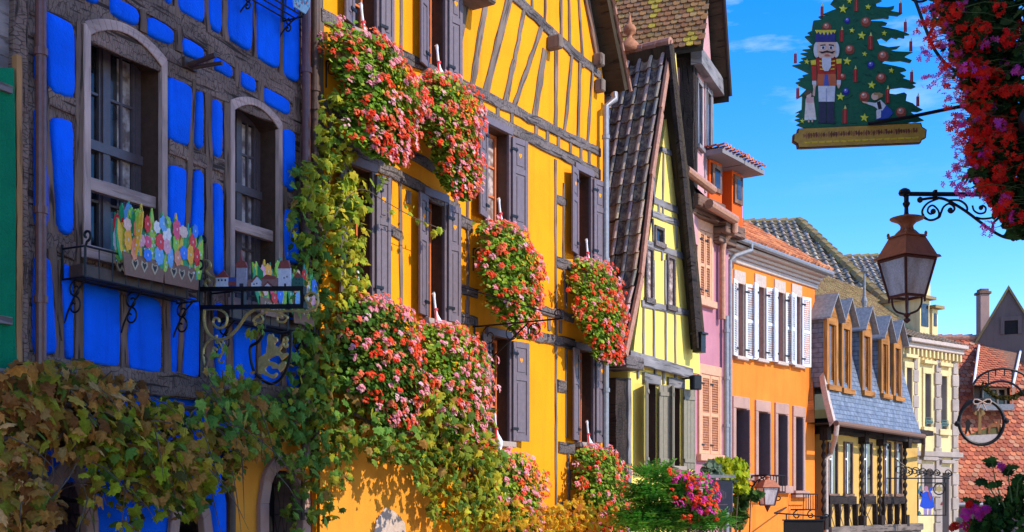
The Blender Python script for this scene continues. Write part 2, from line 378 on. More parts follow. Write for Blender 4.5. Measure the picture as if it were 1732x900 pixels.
def window(fr, parent, u0, u1, v0, v1, depth=.22, sash='sash', reveal='reveal', pane='glass', nx=2, ny=3, fw=.055, bar=.025, lintel=None, sill=None, lh=.16):
    "opening with its reveal, casement, glazing bars and pane"
    b = MB(); P = fr.P; D = -depth
    for q in ([P(u0,v0,0),P(u0,v0,D),P(u0,v1,D),P(u0,v1,0)], [P(u1,v0,D),P(u1,v0,0),P(u1,v1,0),P(u1,v1,D)], [P(u0,v1,D),P(u1,v1,D),P(u1,v1,0),P(u0,v1,0)], [P(u0,v0,0),P(u1,v0,0),P(u1,v0,D),P(u0,v0,D)]): b.poly(q)
    W = obj('window', b, M[reveal], parent)
    f = MB(); a, c, e, g = u0+.004, u1-.004, v0+.004, v1-.004
    f.box(fr,a,a+fw,e,g,D,D+.05); f.box(fr,c-fw,c,e,g,D,D+.05); f.box(fr,a+fw,c-fw,e,e+fw,D,D+.048); f.box(fr,a+fw,c-fw,g-fw,g,D,D+.048)
    for i in range(1, nx):
        x = a+fw+(c-a-2*fw)*i/nx; f.box(fr,x-fw*.5,x+fw*.5,e+fw,g-fw,D,D+.045)
    for j in range(1, ny):
        y = e+fw+(g-e-2*fw)*j/ny; f.box(fr,a+fw,c-fw,y-bar/2,y+bar/2,D+.002,D+.035)
    obj('sash', f, M[sash], W)
    p = MB(); p.box(fr,u0+.02,u1-.02,v0+.02,v1-.02,D-.02,D+.012); obj('pane', p, M[pane], W)
    if lintel:
        l = MB(); l.timber(fr,(u0-.12,v1+lh/2),(u1+.12,v1+lh/2),lh,-.02,.06,.004); obj('lintel', l, M[lintel], W)
    if sill:
        l = MB(); l.box(fr,u0-.1,u1+.1,v0-.09,v0,-.1,.12); obj('sill', l, M[sill], W, bevel=.01)
    return W
def shutter(fr, parent, hinge, width, v0, v1, side, swing, m='shutter', w=.03, heart='gold', style='panel', zig=None):
    "leaf hung at u=hinge, opening to side -1 / +1, standing off the wall by swing degrees"
    g = fr.turned(hinge, 0, w, swing*side if side > 0 else 180-swing)
    if side < 0: g = Frame(g.o, g.d, g.e, -g.n)
    b = MB(); t = .035; W = width; st = min(.075, W*.22)
    if style == 'panel':
        mid = v0+(v1-v0)*.64
        b.box(g,0,W,v0,v1,0,t*.55)
        for a, c in ((0,st),(W-st,W)): b.box(g,a,c,v0,v1,t*.55,t)
        for a, c in ((v0,v0+.1),(mid-.05,mid+.05),(v1-.1,v1)): b.box(g,st,W-st,a,c,t*.55,t*.97)
        for a, c in ((v0+.1,mid-.05),(mid+.05,v1-.1)): b.box(g,st+.035,W-st-.035,a+.04,c-.04,t*.55,t*.85)
    elif style == 'louvre':
        for a, c in ((0,.05),(W-.05,W)): b.box(g,a,c,v0,v1,0,t)
        for a, c in ((v0,v0+.08),((v0+v1)/2-.04,(v0+v1)/2+.04),(v1-.08,v1)): b.box(g,.05,W-.05,a,c,0,t*.97)
        y = v0+.1
        while y < v1-.1:
            P = g.P
            b.poly([P(.05,y,t*.95),P(W-.05,y,t*.95),P(W-.05,y+.05,.004),P(.05,y+.05,.004)])
            b.poly([P(.05,y+.05,.004),P(W-.05,y+.05,.004),P(W-.05,y,t*.95),P(.05,y,t*.95)]); y += .055
    else:
        b.box(g,0,W,v0,v1,0,t)
        for k in range(1, int(W/.11)+1): b.box(g,min(W,k*.11)-.008,min(W,k*.11)+.002,v0+.01,v1-.01,t,t+.006)
        for y in (v0+.18, v1-.18): b.box(g,.01,W-.01,y-.04,y+.04,t+.006,t+.02)
    S = obj('shutter', b, M[m], parent, bevel=.004)
    if heart and style == 'panel':
        h = MB(); cx, cy, r = W/2, v0+(v1-v0)*.82, .035
        pts = [(cx,cy-r*1.5),(cx+r,cy-r*.2),(cx+r*.95,cy+r*.5),(cx+r*.5,cy+r*.8),(cx,cy+r*.35),(cx-r*.5,cy+r*.8),(cx-r*.95,cy+r*.5),(cx-r,cy-r*.2)]
        h.prism(g, pts, t*.84, t*.88); obj('heart_cutout', h, M[heart], S)
    for y in (v0+.2, v1-.2): k = MB(); k.box(g,-.03,.12,y-.02,y+.02,t,t+.012); obj('hinge', k, M['iron'], S)
    return S
def roof_frame(P0, along, up):
    a, e = V(along).normalized(), V(up).normalized(); return Frame(P0, a, e, a.cross(e))
def inside(poly, x, y):
    c = False; n = len(poly)
    for i in range(n):
        (x1,y1),(x2,y2) = poly[i], poly[(i+1)%n]
        if (y1 > y) != (y2 > y) and x < (x2-x1)*(y-y1)/(y2-y1)+x1: c = not c
    return c
def tiles(mb, fr, poly, tw, th, style, cols, lift=.035, surf=None, rnd=None, lit_hump=False):
    "courses of single tiles over a polygon (u along eave, v up the slope)"
    rnd = rnd or random.Random(5); P = surf or fr.P
    us = [p[0] for p in poly]; vs = [p[1] for p in poly]; j = 0; v = min(vs)
    while v < max(vs):
        u = min(us)-tw*(.5 if (j % 2 and style == 'beaver') else 0)
        while u < max(us):
            if inside(poly, u+tw*.5, v+th*.5):
                c = rnd.choice(cols); k = rnd.uniform(.75,1.2); c = tuple(x*k for x in c)
                dv, dw = rnd.uniform(-.012,.012)*th/.15, rnd.uniform(-.006,.006)
                if style == 'beaver':
                    g = tw*.03; lo = [(u+g,v+th*.35),(u+tw*.12,v+th*.1),(u+tw*.35,v-th*.04),(u+tw*.65,v-th*.04),(u+tw*.88,v+th*.1),(u+tw-g,v+th*.35)]
                    top = [(u+tw-g,v+th*1.3),(u+g,v+th*1.3)]
                    W = lambda y: (lift+dw)*(1-(y-v)/(th*1.45))
                    up_ = [P(x,y+dv,W(y)) for x,y in lo+top]; dn = [P(x,y+dv,W(y)-lift*.7) for x,y in lo]
                    mb.add(up_+dn, [tuple(range(8))]+[(i+1,i,8+i,9+i) for i in range(5)], c)
                else:
                    xs = [0,.12,.28,.45,.58,.72,.86,1.0]; hs = [.4,.1,0,.06,.3,.85,1.0,.8]; H = tw*.27
                    a = [P(u+tw*x,v+dv,lift+dw+H*h) for x,h in zip(xs,hs)]; b = [P(u+tw*x,v+th*1.06+dv,dw+H*h) for x,h in zip(xs,hs)]; d = [P(u+tw*x,v+dv,dw+H*h-.02) for x,h in zip(xs,hs)]
                    n = len(xs); c2 = tuple(min(.75,x*(2.6+.9*rnd.random())+.08) for x in c) if lit_hump else c  # sunlit crests put into the colour: hump faces painted paler
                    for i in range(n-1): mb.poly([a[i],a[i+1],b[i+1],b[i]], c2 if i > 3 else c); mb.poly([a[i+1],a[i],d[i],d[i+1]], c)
            u += tw
        v += th; j += 1
def pipe(pts, r, m, parent, collars=()):
    b = MB(); b.tube(pts, r, 12)
    for c in collars: b.tube([V(c)-V((0,0,.035)), V(c)+V((0,0,.035))], r*1.25, 12)
    return obj('downpipe', b, M[m], parent, smooth=False)
def spiral(cx, cy, r0, r1, a0, a1, n=22):
    return [(cx+(r0+(r1-r0)*i/n)*math.cos(math.radians(a0+(a1-a0)*i/n)), cy+(r0+(r1-r0)*i/n)*math.sin(math.radians(a0+(a1-a0)*i/n))) for i in range(n+1)]
def rod(mb, fr, pts, r=.009, w=0.0, n=6): mb.tube([fr.P(p[0],p[1],w) for p in pts], r, n)
# ------------------------------------------------------------------ foliage
GRAPE = [(0,-.02),(.22,-.16),(.40,-.05),(.34,.12),(.56,.28),(.40,.42),(.34,.44),(.30,.72),(.14,.66),(0,1.0),(-.14,.66),(-.30,.72),(-.34,.44),(-.40,.42),(-.56,.28),(-.34,.12),(-.40,-.05),(-.22,-.16)]
def leaf(mb, p, nrm, down, size, col, rnd, fold=.25):
    nrm = nrm.normalized(); t = (down-nrm*down.dot(nrm))
    if t.length < 1e-3: t = V((1,0,0)).cross(nrm)
    t.normalize(); s = nrm.cross(t); f = rnd.uniform(.05,fold)
    vs = [p+t*(size*.32)+nrm*(size*f*.35)]
    sx = rnd.uniform(.8,1.05); curl = rnd.uniform(-.25,.1)
    for x, y in GRAPE: vs.append(p+s*(x*size*sx)+t*(y*size)-nrm*(size*f*(abs(x)*1.0+max(0,y-.4)*.7+curl*y*y)))
    n = len(GRAPE); c2 = tuple(min(1, k*1.12) for k in col); i0 = len(mb.v)
    mb.add(vs, [(0,1+i,1+(i+1)%n) for i in range(n)], col)
def rdir(rnd):
    z = rnd.uniform(-1,1); a = rnd.uniform(0,2*PI); r = math.sqrt(1-z*z); return V((r*math.cos(a), r*math.sin(a), z))
def pick(rnd, pal):
    t = sum(k for k,_ in pal)*rnd.random()
    for k, c in pal:
        t -= k
        if t <= 0: break
    j = rnd.uniform(.7,1.25); return (c[0]*j*rnd.uniform(.9,1.1), c[1]*j, c[2]*j)
def vine_blobs(mb, fr, blobs, pal, w0, w1, size, rnd, out=.6, dens=1.12):
    "leaves round hanging shoots: each blob is (px, py, half width, half height, number)"
    for bx, by, rx, ry, n in blobs:
        k = 0
        for _ in range(int(n*dens)):
            a, q = rnd.uniform(0,2*PI), math.sqrt(rnd.random())*1.0
            px, py = bx+rx*q*math.cos(a), by+ry*q*math.sin(a); w = w0+(w1-w0)*rnd.random()
            u, v = fr.uv(px, py, w); p = fr.P(u, v, w); sh = rnd.uniform(.4,1.0) if w < w0+(w1-w0)*.45 else rnd.uniform(.8,1.15)  # inner leaves tinted darker, shade of the depth painted in
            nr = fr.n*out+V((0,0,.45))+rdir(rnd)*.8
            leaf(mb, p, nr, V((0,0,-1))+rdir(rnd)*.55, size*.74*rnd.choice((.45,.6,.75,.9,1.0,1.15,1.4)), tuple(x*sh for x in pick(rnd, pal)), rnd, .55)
ROUND = [(math.cos(2*PI*i/7), math.sin(2*PI*i/7)) for i in range(7)]
def disc(mb, p, n, r, col, rnd, k=5, cup=0.0):
    n = n.normalized(); a = n.cross(V((.3,.2,.93)))
    if a.length < 1e-3: a = n.cross(V((1,0,0)))
    a.normalize(); b = n.cross(a); q0 = rnd.uniform(0,6)
    mb.poly([p+(a*math.cos(q0+2*PI*i/k)+b*math.sin(q0+2*PI*i/k))*r*(1 if i % 2 else 1-cup) for i in range(k)], col)
SUNV = V((.74,-.30,.60))
def bloom(mb, p, up, r, col, rnd, n=14, fl=.019):
    "a geranium head: a loose ball of florets"
    for _ in range(n):
        d = (rdir(rnd)+up*.55+SUNV*.55).normalized(); c = tuple(min(1,x*rnd.uniform(.85,1.15)) for x in col)
        disc(mb, p+d*r*rnd.uniform(.75,1.05), d*.6+SUNV*.8+rdir(rnd)*.35, fl*rnd.uniform(.75,1.2), c, rnd, 5)
def bloom5(mb, p, up, r, col, rnd, n=14, fl=.02):
    "near heads: every floret has five petals"
    for _ in range(n):
        d = (rdir(rnd)+up*.4).normalized(); q = p+d*r*rnd.uniform(.55,1.05); nn = (d+rdir(rnd)*.4).normalized()
        a = nn.cross(V((.31,.2,.92))).normalized(); b = nn.cross(a); o = rnd.uniform(0,6); c = tuple(min(1,x*rnd.uniform(.7,1.2)) for x in col)
        for k in range(5):
            t = o+k*2*PI/5; m1 = a*math.cos(t)+b*math.sin(t); m2 = a*math.cos(t+.45)+b*math.sin(t+.45); m3 = a*math.cos(t-.45)+b*math.sin(t-.45)
            mb.poly([q, q+m3*fl*.75+nn*fl*.1, q+m1*fl*1.15+nn*fl*.22, q+m2*fl*.75+nn*fl*.1], c)
RED, SALMON, PINK, PALE, MAG = (.98,.11,.04), (1.0,.25,.12), (1.0,.42,.48), (1.0,.60,.62), (.88,.10,.52)
def geranium(label, fr, uc, vtop, hw, h, out, seed, heads=230, mix=(.34,.34,.24,.08), leafpal=None, group=None, box=True, lean=.0, bl=.056):
    "window box with a hanging cushion of geraniums"
    rnd = random.Random(seed)
    uc -= .30; vtop -= .24; out *= .88
    t = thing('geranium_box', label, 'flower box', fr.P(uc, vtop-.25, .05), group)
    lp = leafpal or [(3,(.20,.38,.03)),(2,(.36,.50,.05)),(2,(.10,.22,.025)),(1,(.48,.52,.08))]
    fol, fl = MB(), MB()
    lump = [(rnd.uniform(0,2*PI), rnd.uniform(0,1), rnd.uniform(.10,.32)) for _ in range(16)]
    def surf(q, a):
        prof = 1.02+.16*math.sin(PI*min(1,q/.8)) if q < .6 else 1.13*(1-((q-.6)/.4)**2.0*(.55-.25*max(0,math.cos(a))))
        for la, lq, lk in lump:
            da = (a-la+PI) % (2*PI)-PI; prof += lk*math.exp(-(da*da)/.25-(q-lq)**2/.012)-.025
        return prof, .26+out*.34*q**.75
    def pt(q, a, k):
        pr, wc = surf(q, a)
        u = uc+hw*pr*k*math.cos(a)+lean*q; w = wc+out*(.44-.14*q)*pr*k*math.sin(a)
        return fr.P(u, vtop+.12-q*h+rnd.uniform(-.02,.02)*h, max(w,.06)), (fr.d*math.cos(a)+fr.n*math.sin(a)).normalized()
    n = 0
    while n < heads*.80:
        q = rnd.random(); a = rnd.uniform(-PI*.72, PI*1.72)
        if math.sin(a) < -.45: continue
        wgt = .22+.78*max(0, .5+.5*math.cos(a-.45))*(.55+.45*min(1,q*2.5))
        if q < .12: wgt *= .75
        if rnd.random() > wgt: continue
        p, d = pt(q, a, rnd.uniform(.9,1.1) if rnd.random() < .72 else rnd.uniform(1.05,1.34)); n += 1
        x = rnd.random(); c = RED if x < mix[0] else SALMON if x < mix[0]+mix[1] else PINK if x < sum(mix[:3]) else PALE
        bloom(fl, p, d, bl*rnd.uniform(.7,1.15), c, rnd, 13, bl*.40)
    for _ in range(int(heads*.22)):      # heads on the crown of the cushion
        p, d = pt(rnd.uniform(0,.1), rnd.uniform(0,2*PI), rnd.uniform(0,.9))
        bloom(fl, p+V((0,0,.06)), V((0,0,1)), bl*rnd.uniform(.7,1.1), PINK if rnd.random() < .5 else SALMON, rnd, 12, bl*.40)
    for _ in range(int(heads*17)):
        q = rnd.random()**.9; a = rnd.uniform(0, 2*PI); p, d = pt(q, a, math.sqrt(rnd.uniform(.15,1.0)) if rnd.random() < .9 else rnd.uniform(1.0,1.2))
        disc(fol, p, d*.5+SUNV*.9+V((0,0,.2))+rdir(rnd)*.6, rnd.uniform(.020,.042), pick(rnd, lp), rnd, 7, .12)
    obj('foliage', fol, M['leaf'], t); obj('blossoms', fl, M['petal'], t)
    if box:
        b = MB(); b.box(fr,uc-hw*.62,uc+hw*.7,vtop-.30,vtop-.09,.14,.36); b.box(fr,uc-hw*.64,uc+hw*.72,vtop-.12,vtop-.08,.125,.375)
        obj('planter', b, M['terracotta'], t, bevel=.01)
        k = MB()
        for s in (-.6,.6):
            x = uc+hw*s; g = fr.cross(x)
            rod(k,g,[(.02,vtop-.26),(.42,vtop-.26),(.42,vtop-.1)],.01); rod(k,g,spiral(.14,vtop-.38,.11,.02,90,470),.008); rod(k,g,[(.02,vtop-.27),(.02,vtop-.6)],.01)
        k.tube([fr.P(uc-hw*.9,vtop-.1,.42),fr.P(uc+hw*.9,vtop-.1,.42)],.009,6)
        obj('bracket', k, M['iron'], t)
    return t
def goose(fr, u, v, w, label, sc=1.0):
    b = MB(); base = fr.P(u,v,w); s = sc
    ax = fr.d; nn = fr.n
    path = [(.06,-.20,.03),(.05,-.13,.06),(.03,-.06,.072),(.0,.01,.05),(-.03,.07,.03),(-.055,.15,.022),(-.075,.25,.019),(-.09,.34,.019),(-.10,.39,.026),(-.105,.43,.016)]
    b.tube([base+ax*(x*s)+V((0,0,z*s)) for x,z,_ in path],[r*s for *_,r in path],10)
    g = solo('goose_figure', b, M['white'], label, 'goose ornament', 'white wooden geese standing in the flower boxes', smooth=True)
    BASE[g.name] = V(g.location)
    k = MB(); k.tube([base+ax*(-.105*s)+V((0,0,.405*s)), base+ax*(-.17*s)+V((0,0,.385*s))],[.016*s,.004*s],6); obj('beak', k, M['pipe_copper'], g)
    r = MB(); q = base+ax*(-.045*s)+V((0,0,.16*s)); r.tube([q-V((0,0,.014)),q+V((0,0,.014))],.036*s,10)
    r.box(Frame(q-ax*.045*s+nn*.02,ax,(0,0,1),nn),-.015,.012,-.17*s,.0,0,.012); obj('ribbon', r, M['ribbon'], g)
    return g
M['ribbon'] = paint('red_ribbon', (.65,.02,.02), .6, .15)
# ------------------------------------------------------------------ camera, sky, sun
cam = bpy.data.cameras.new('camera'); cam.sensor_width = 36; cam.lens = 36*F/1732; cam.shift_y = (HY-450)/1732; cam.clip_end = 2000
co = bpy.data.objects.new('camera', cam); COL.objects.link(co); co.location = CAM; co.rotation_euler = (PI/2,0,0); sc.camera = co
sc.view_settings.view_transform = 'Standard'; sc.view_settings.look = 'None'; sc.view_settings.exposure = 0
SUN_EL, SUN_AZ = 37.0, 116.0          # degrees; azimuth clockwise from +Y
s = V((math.cos(math.radians(SUN_EL))*math.sin(math.radians(SUN_AZ)), math.cos(math.radians(SUN_EL))*math.cos(math.radians(SUN_AZ)), math.sin(math.radians(SUN_EL))))
ld = bpy.data.lights.new('sun', 'SUN'); ld.energy = 5.0; ld.angle = math.radians(.5); ld.color = (1.0,.91,.76)
lo = bpy.data.objects.new('sun', ld); COL.objects.link(lo); lo.rotation_euler = s.to_track_quat('Z','Y').to_euler(); lo.location = (30,0,40)
wd = bpy.data.worlds.new('World'); sc.world = wd; wd.use_nodes = True; N, L = wd.node_tree.nodes, wd.node_tree.links
sky = N.new('ShaderNodeTexSky'); sky.sky_type = 'NISHITA'; sky.sun_disc = False; sky.sun_elevation = math.radians(SUN_EL); sky.sun_rotation = math.radians(SUN_AZ)
sky.air_density = 1.0; sky.dust_density = .1; sky.ozone_density = 4.0
tc = nd(N,'ShaderNodeTexCoord'); mp = nd(N,'ShaderNodeMapping'); mp.inputs['Scale'].default_value = (2.2,2.2,9); mp.inputs['Rotation'].default_value=(0,.12,0); L.new(tc.outputs['Generated'],mp.inputs[0])
cl = nd(N,'ShaderNodeTexNoise',Scale=2.0,Detail=8.0,Roughness=.62); L.new(mp.outputs[0],cl.inputs['Vector'])
cr = ramp(N,[(.50,(0,0,0)),(.74,(.8,.8,.8))]); L.new(cl.outputs['Fac'],cr.inputs[0])
hs = nd(N,'ShaderNodeHueSaturation',Saturation=1.40,Value=2.4,Hue=.513); L.new(sky.outputs[0],hs.inputs['Color'])
sx = N.new('ShaderNodeSeparateXYZ'); L.new(tc.outputs['Generated'],sx.inputs[0]); mr = N.new('ShaderNodeMapRange'); mr.inputs[1].default_value = .24; mr.inputs[2].default_value = .40; L.new(sx.outputs[2],mr.inputs[0])
mu = nd(N,'ShaderNodeMath',operation='MULTIPLY'); L.new(cr.outputs[0],mu.inputs[0]); L.new(mr.outputs[0],mu.inputs[1])
cc = mixc(N,L,mu.outputs[0],hs.outputs[0],(9.5,10,10.5)); L.new(cc,N['Background'].inputs[0]); N['Background'].inputs[1].default_value = .15
# ------------------------------------------------------------------ ground (falls away down the street)
def gz(Y): return 0.0 if Y < 8 else max(-4.0, -.075*(Y-8))
g = MB(); ys = [-60,0,8,15,20,30,40,50,61,120,600]
for i in range(len(ys)-1):
    for x0, x1 in ((-600,-30),(-30,30),(30,600)):
        g.poly([V((x0,ys[i],gz(ys[i])-.02)),V((x1,ys[i],gz(ys[i])-.02)),V((x1,ys[i+1],gz(ys[i+1])-.02)),V((x0,ys[i+1],gz(ys[i+1])-.02))])
struct('ground', g, M['greystone'])
g = MB()
ce = [(-3.6,-8),(-.9,-.5),(1.2,4),(4.2,10),(6.2,14),(9.5,21),(13,28),(17.2,36),(21,42)]
for i in range(len(ce)-1):
    (xa,ya),(xb,yb) = ce[i], ce[i+1]
    g.poly([V((xa-2.6,ya+1.2,gz(ya)+.005)),V((xa+1.2,ya-.6,gz(ya)+.005)),V((xb+1.2,yb-.6,gz(yb)+.005)),V((xb-2.6,yb+1.2,gz(yb)+.005))])
struct('street', g, M['cobble'])
FB, FY = facade(145,11.9,1910), facade(535,15.2,2100)
FG, FM, FO, FS, FE = facade(1045,22.4,2250), facade(1165,25.8,2350), facade(1222,27.6,2500), facade(1385,32.0,2450), facade(1528,38.5,3300)
def C(ox, oy, s): return lambda x, y: (ox+x/s, oy+y/s)
def plank(parent, name, fr, p0, p1, th, m, w0=-.02, w1=.03, wob=.01, px=True, w=0.0):
    "timber between two points seen at p0, p1 on the plane; th in metres"
    a, b = (fr.uv(p0[0],p0[1],w), fr.uv(p1[0],p1[1],w)) if px else (p0, p1)
    mb = MB(); mb.timber(fr, a, b, th, w0, w1, wob); return obj(name, mb, M[m], parent)
# ================================================================== BLUE HOUSE
uL, uR = FB.u(40), FB.u(528)
blue = thing('timber_house', 'blue half-timbered house in shade with arched windows at the left', 'house', FB.P((uL+uR)/2,0,0))
def arch_spec(px0, px1, pyo, pyb):
    u0, u1 = FB.u(px0), FB.u(px1); return u0, u1, FB.v(px0,pyb), FB.v(px0,pyo)
W1 = arch_spec(138,279,37,420); W2 = arch_spec(386,474,170,508)
hole = [(a+.02,b-.02,c,d-.02) for a,b,c,d in (W1,W2)]
up = MB(); wall_grid(up, FB, uL, uR, 2.85, 10.6, hole); shell(up, FB, uL, uR, -.5, 10.6, 7)
obj('wall', up, M['bluewood'], blue)
def arch_window(parent, fr, spec, rise, cw, depth, bar_y, nx, ny, tr):
    u0,u1,v0,vs = spec; uc, hw = (u0+u1)/2, (u1-u0)/2
    def arc(h, base, rs, n=14): return [(uc-h+2*h*i/n, base+rs*(1-((i/n)*2-1)**2)) for i in range(n+1)]
    o = arc(hw, vs, rise); i_ = arc(hw-cw, vs-cw*1.25, rise*1.05)
    c = MB()
    for A, B in ((0,1),):
        n = len(o)
        for k in range(n-1): c.prism(fr,[i_[k],i_[k+1],o[k+1],o[k]],-.02,.045)
    c.box(fr,u0,u0+cw,v0,vs-cw*.2,-.02,.044); c.box(fr,u1-cw,u1,v0,vs-cw*.2,-.02,.044)
    c.box(fr,u0-.03,u1+.03,v0-.1,v0+.03,-.05,.1)
    Wd = obj('window', c, M['frame_lilac'], parent, bevel=.006)
    r = MB(); a, b = u0+cw-.01, u1-cw+.01; P = fr.P; D = -depth
    r.poly([P(a,v0,.03),P(a,v0,D),P(a,vs,D),P(a,vs,.03)]); r.poly([P(b,v0,D),P(b,v0,.03),P(b,vs,.03),P(b,vs,D)]); r.poly([P(a,v0+.02,.03),P(b,v0+.02,.03),P(b,v0+.02,D),P(a,v0+.02,D)])
    for k in range(len(i_)-1): r.poly([P(*i_[k],.03),P(*i_[k],D),P(*i_[k+1],D),P(*i_[k+1],.03)])
    obj('reveal', r, M['frame_brown'], Wd)
    f = MB(); top = vs+rise*.4; mid = v0+(vs-v0)*tr
    f.box(fr,a,a+.07,v0,top,D,D+.06); f.box(fr,b-.07,b,v0,top,D,D+.06); f.box(fr,a,b,top-.1,top,D,D+.058); f.box(fr,a,b,v0,v0+.09,D,D+.058)
    f.box(fr,uc-.045,uc+.045,v0,top,D,D+.075); f.box(fr,a,b,mid-.05,mid+.05,D,D+.09)
    for s0, s1 in ((a+.07,uc-.045),(uc+.045,b-.07)):
        f.box(fr,s0,s0+.035,v0,top,D,D+.05); f.box(fr,s1-.035,s1,v0,top,D,D+.05)
        for k in range(1,nx): x = s0+(s1-s0)*k/nx; f.box(fr,x-.014,x+.014,v0,top,D,D+.045)
        for lo_, hi in ((v0+.09,mid-.05),(mid+.05,top-.1)):
            for k in range(1,ny): y = lo_+(hi-lo_)*k/ny; f.box(fr,s0,s1,y-.013,y+.013,D,D+.043)
    obj('sash', f, M['sash'], Wd)
    p = MB(); p.box(fr,a,b,v0,top,D-.03,D+.012); obj('pane', p, M['glass'], Wd)
    q = MB(); q.box(fr,b-.30,b-.12,v0+.1,top-.12,D+.013,D+.018); obj('curtain', q, M['glass_curtain'], Wd)
    bb = MB(); y = v0+(vs-v0)*bar_y; bb.timber(fr,(a,y),(b,y),.13,-.13,-.06,.003); obj('guard_bar', bb, M['frame_lilac'], Wd)
arch_window(blue, FB, W1, .17, .085, .34, .31, 2, 2, .52)
arch_window(blue, FB, W2, .15, .075, .32, .40, 2, 2, .62)
PANELS = [[(140,-10),(167,-3),(166,8),(147,0)],[(72,13),(125,42),(126,168),(84,155)],[(188,-8),(235,16),(235,46),(188,24)],[(250,25),(294,50),(293,78),(249,60)],[(308,60),(346,82),(344,106),(308,90)],[(362,93),(393,112),(393,135),(362,117)],[(407,118),(432,133),(432,160),(407,147)],[(445,145),(490,170),(490,197),(446,174)],
 [(278,-40),(292,-30),(291,10),(279,5)],[(301,-60),(345,-60),(345,41),(301,17)],[(353,-60),(376,-60),(374,60),(353,43)],[(385,-60),(429,-60),(425,90),(385,63)],[(433,-60),(475,-60),(472,118),(434,98)],[(480,-60),(507,-60),(505,142),(479,128)],
 [(61,50),(69,60),(68,130),(61,138)],[(60,182),(69,190),(82,305),(82,388),(60,386)],[(86,197),(123,203),(124,400),(100,392)],[(60,430),(85,435),(97,600),(58,600)],[(102,444),(122,450),(125,610),(111,607)],
 [(284,127),(326,147),(320,250),(286,237)],[(334,151),(344,155),(343,255),(331,248)],[(358,165),(376,173),(375,270),(360,263)],[(286,277),(316,285),(311,398),(286,385)],[(330,285),(344,290),(344,404),(325,400)],[(361,306),(376,312),(378,468),(362,463)],[(478,215),(499,222),(498,327),(478,315)],[(480,350),(505,360),(505,450),(481,440)],
 [(141,470),(203,488),(202,624),(141,614)],[(217,487),(272,508),(272,634),(216,624)],[(289,492),(305,497),(297,637),(289,635)],[(315,500),(337,506),(336,642),(308,638)],[(365,510),(380,515),(382,643),(366,641)],[(393,518),(434,528),(430,648),(395,644)],[(441,528),(474,536),(473,655),(441,650)],[(484,535),(507,540),(506,658),(484,655)]]
for q in PANELS:
    mb = MB(); mb.pillow(FB,[FB.uv(x,y,.03) for x,y in q],.0,.055); obj('plaster_panel', mb, M['blue'], blue, smooth=True)
plank(blue,'beam',FB,(42,-6),(512,212),.30,'bluewood',-.02,.02,.014)
plank(blue,'beam',FB,(150,-58),(512,168),.26,'bluewood',-.02,.024,.014)
plank(blue,'beam',FB,(42,624),(520,676),.26,'bluewood',-.02,.05,.02)
for a, b, t in (((66,60),(97,612),.11),((100,440),(100,612),.06),((132,40),(132,618),.1),((209,500),(209,632),.1),((281,498),(281,640),.11),((326,135),(302,640),.075),((351,160),(352,648),.12),((382,175),(387,652),.12),((437,530),(437,660),.09),((479,210),(479,664),.1),((513,225),(513,668),.14),((297,-40),(297,30),.08),((349,-40),(349,55),.1),((380,-40),(380,70),.12),((431,-40),(430,98),.09),((477,-40),(476,130),.11),((240,18),(240,55),.1),((301,48),(301,88),.1),((354,80),(354,118),.1),((400,108),(400,148),.1),((439,135),(439,172),.1),((500,165),(500,205),.16)):
    plank(blue,'post',FB,a,b,t,'bluebeam',-.02,.03,.012)
for a, b, t in (((78,160),(126,184),.17),((284,246),(348,274),.16),((358,274),(377,284),.17),((478,330),(508,345),.13),((62,402),(124,425),.17)):
    plank(blue,'rail',FB,a,b,t,'bluewood',-.02,.026,.012)
# two stubby brackets on the upper beam
b = MB(); u,v = FB.uv(322,108,.05); b.box(FB,u-.1,u+.1,v-.06,v+.05,.02,.06)
b.tube([FB.P(u-.02,v-.02,.05),FB.P(u-.01,v+.03,.42)],.03,8); b.tube([FB.P(u+.02,v-.04,.05),FB.P(u+.10,v-.02,.42)],.024,8); obj('flag_bracket', b, M['frame_brown'], blue)
# downpipes
u = FB.u(53); pipe([FB.P(u,-.3,.13),FB.P(u,10.4,.13)],.052,'pipe_brown',blue,[FB.P(u,FB.v(53,y),.13) for y in (92,358,508)])
u = FB.u(516,.1); pipe([FB.P(u,2.2,.12),FB.P(u,10.4,.12)],.058,'pipe_brown',blue,[FB.P(u,FB.v(516,y,.12),.12) for y in (118,330)])
u = FB.u(529,.1); pipe([FB.P(u,2.2,.14),FB.P(u,10.4,.14)],.055,'frame_brown',blue,[FB.P(u,FB.v(529,y,.12),.14) for y in (150,182)])
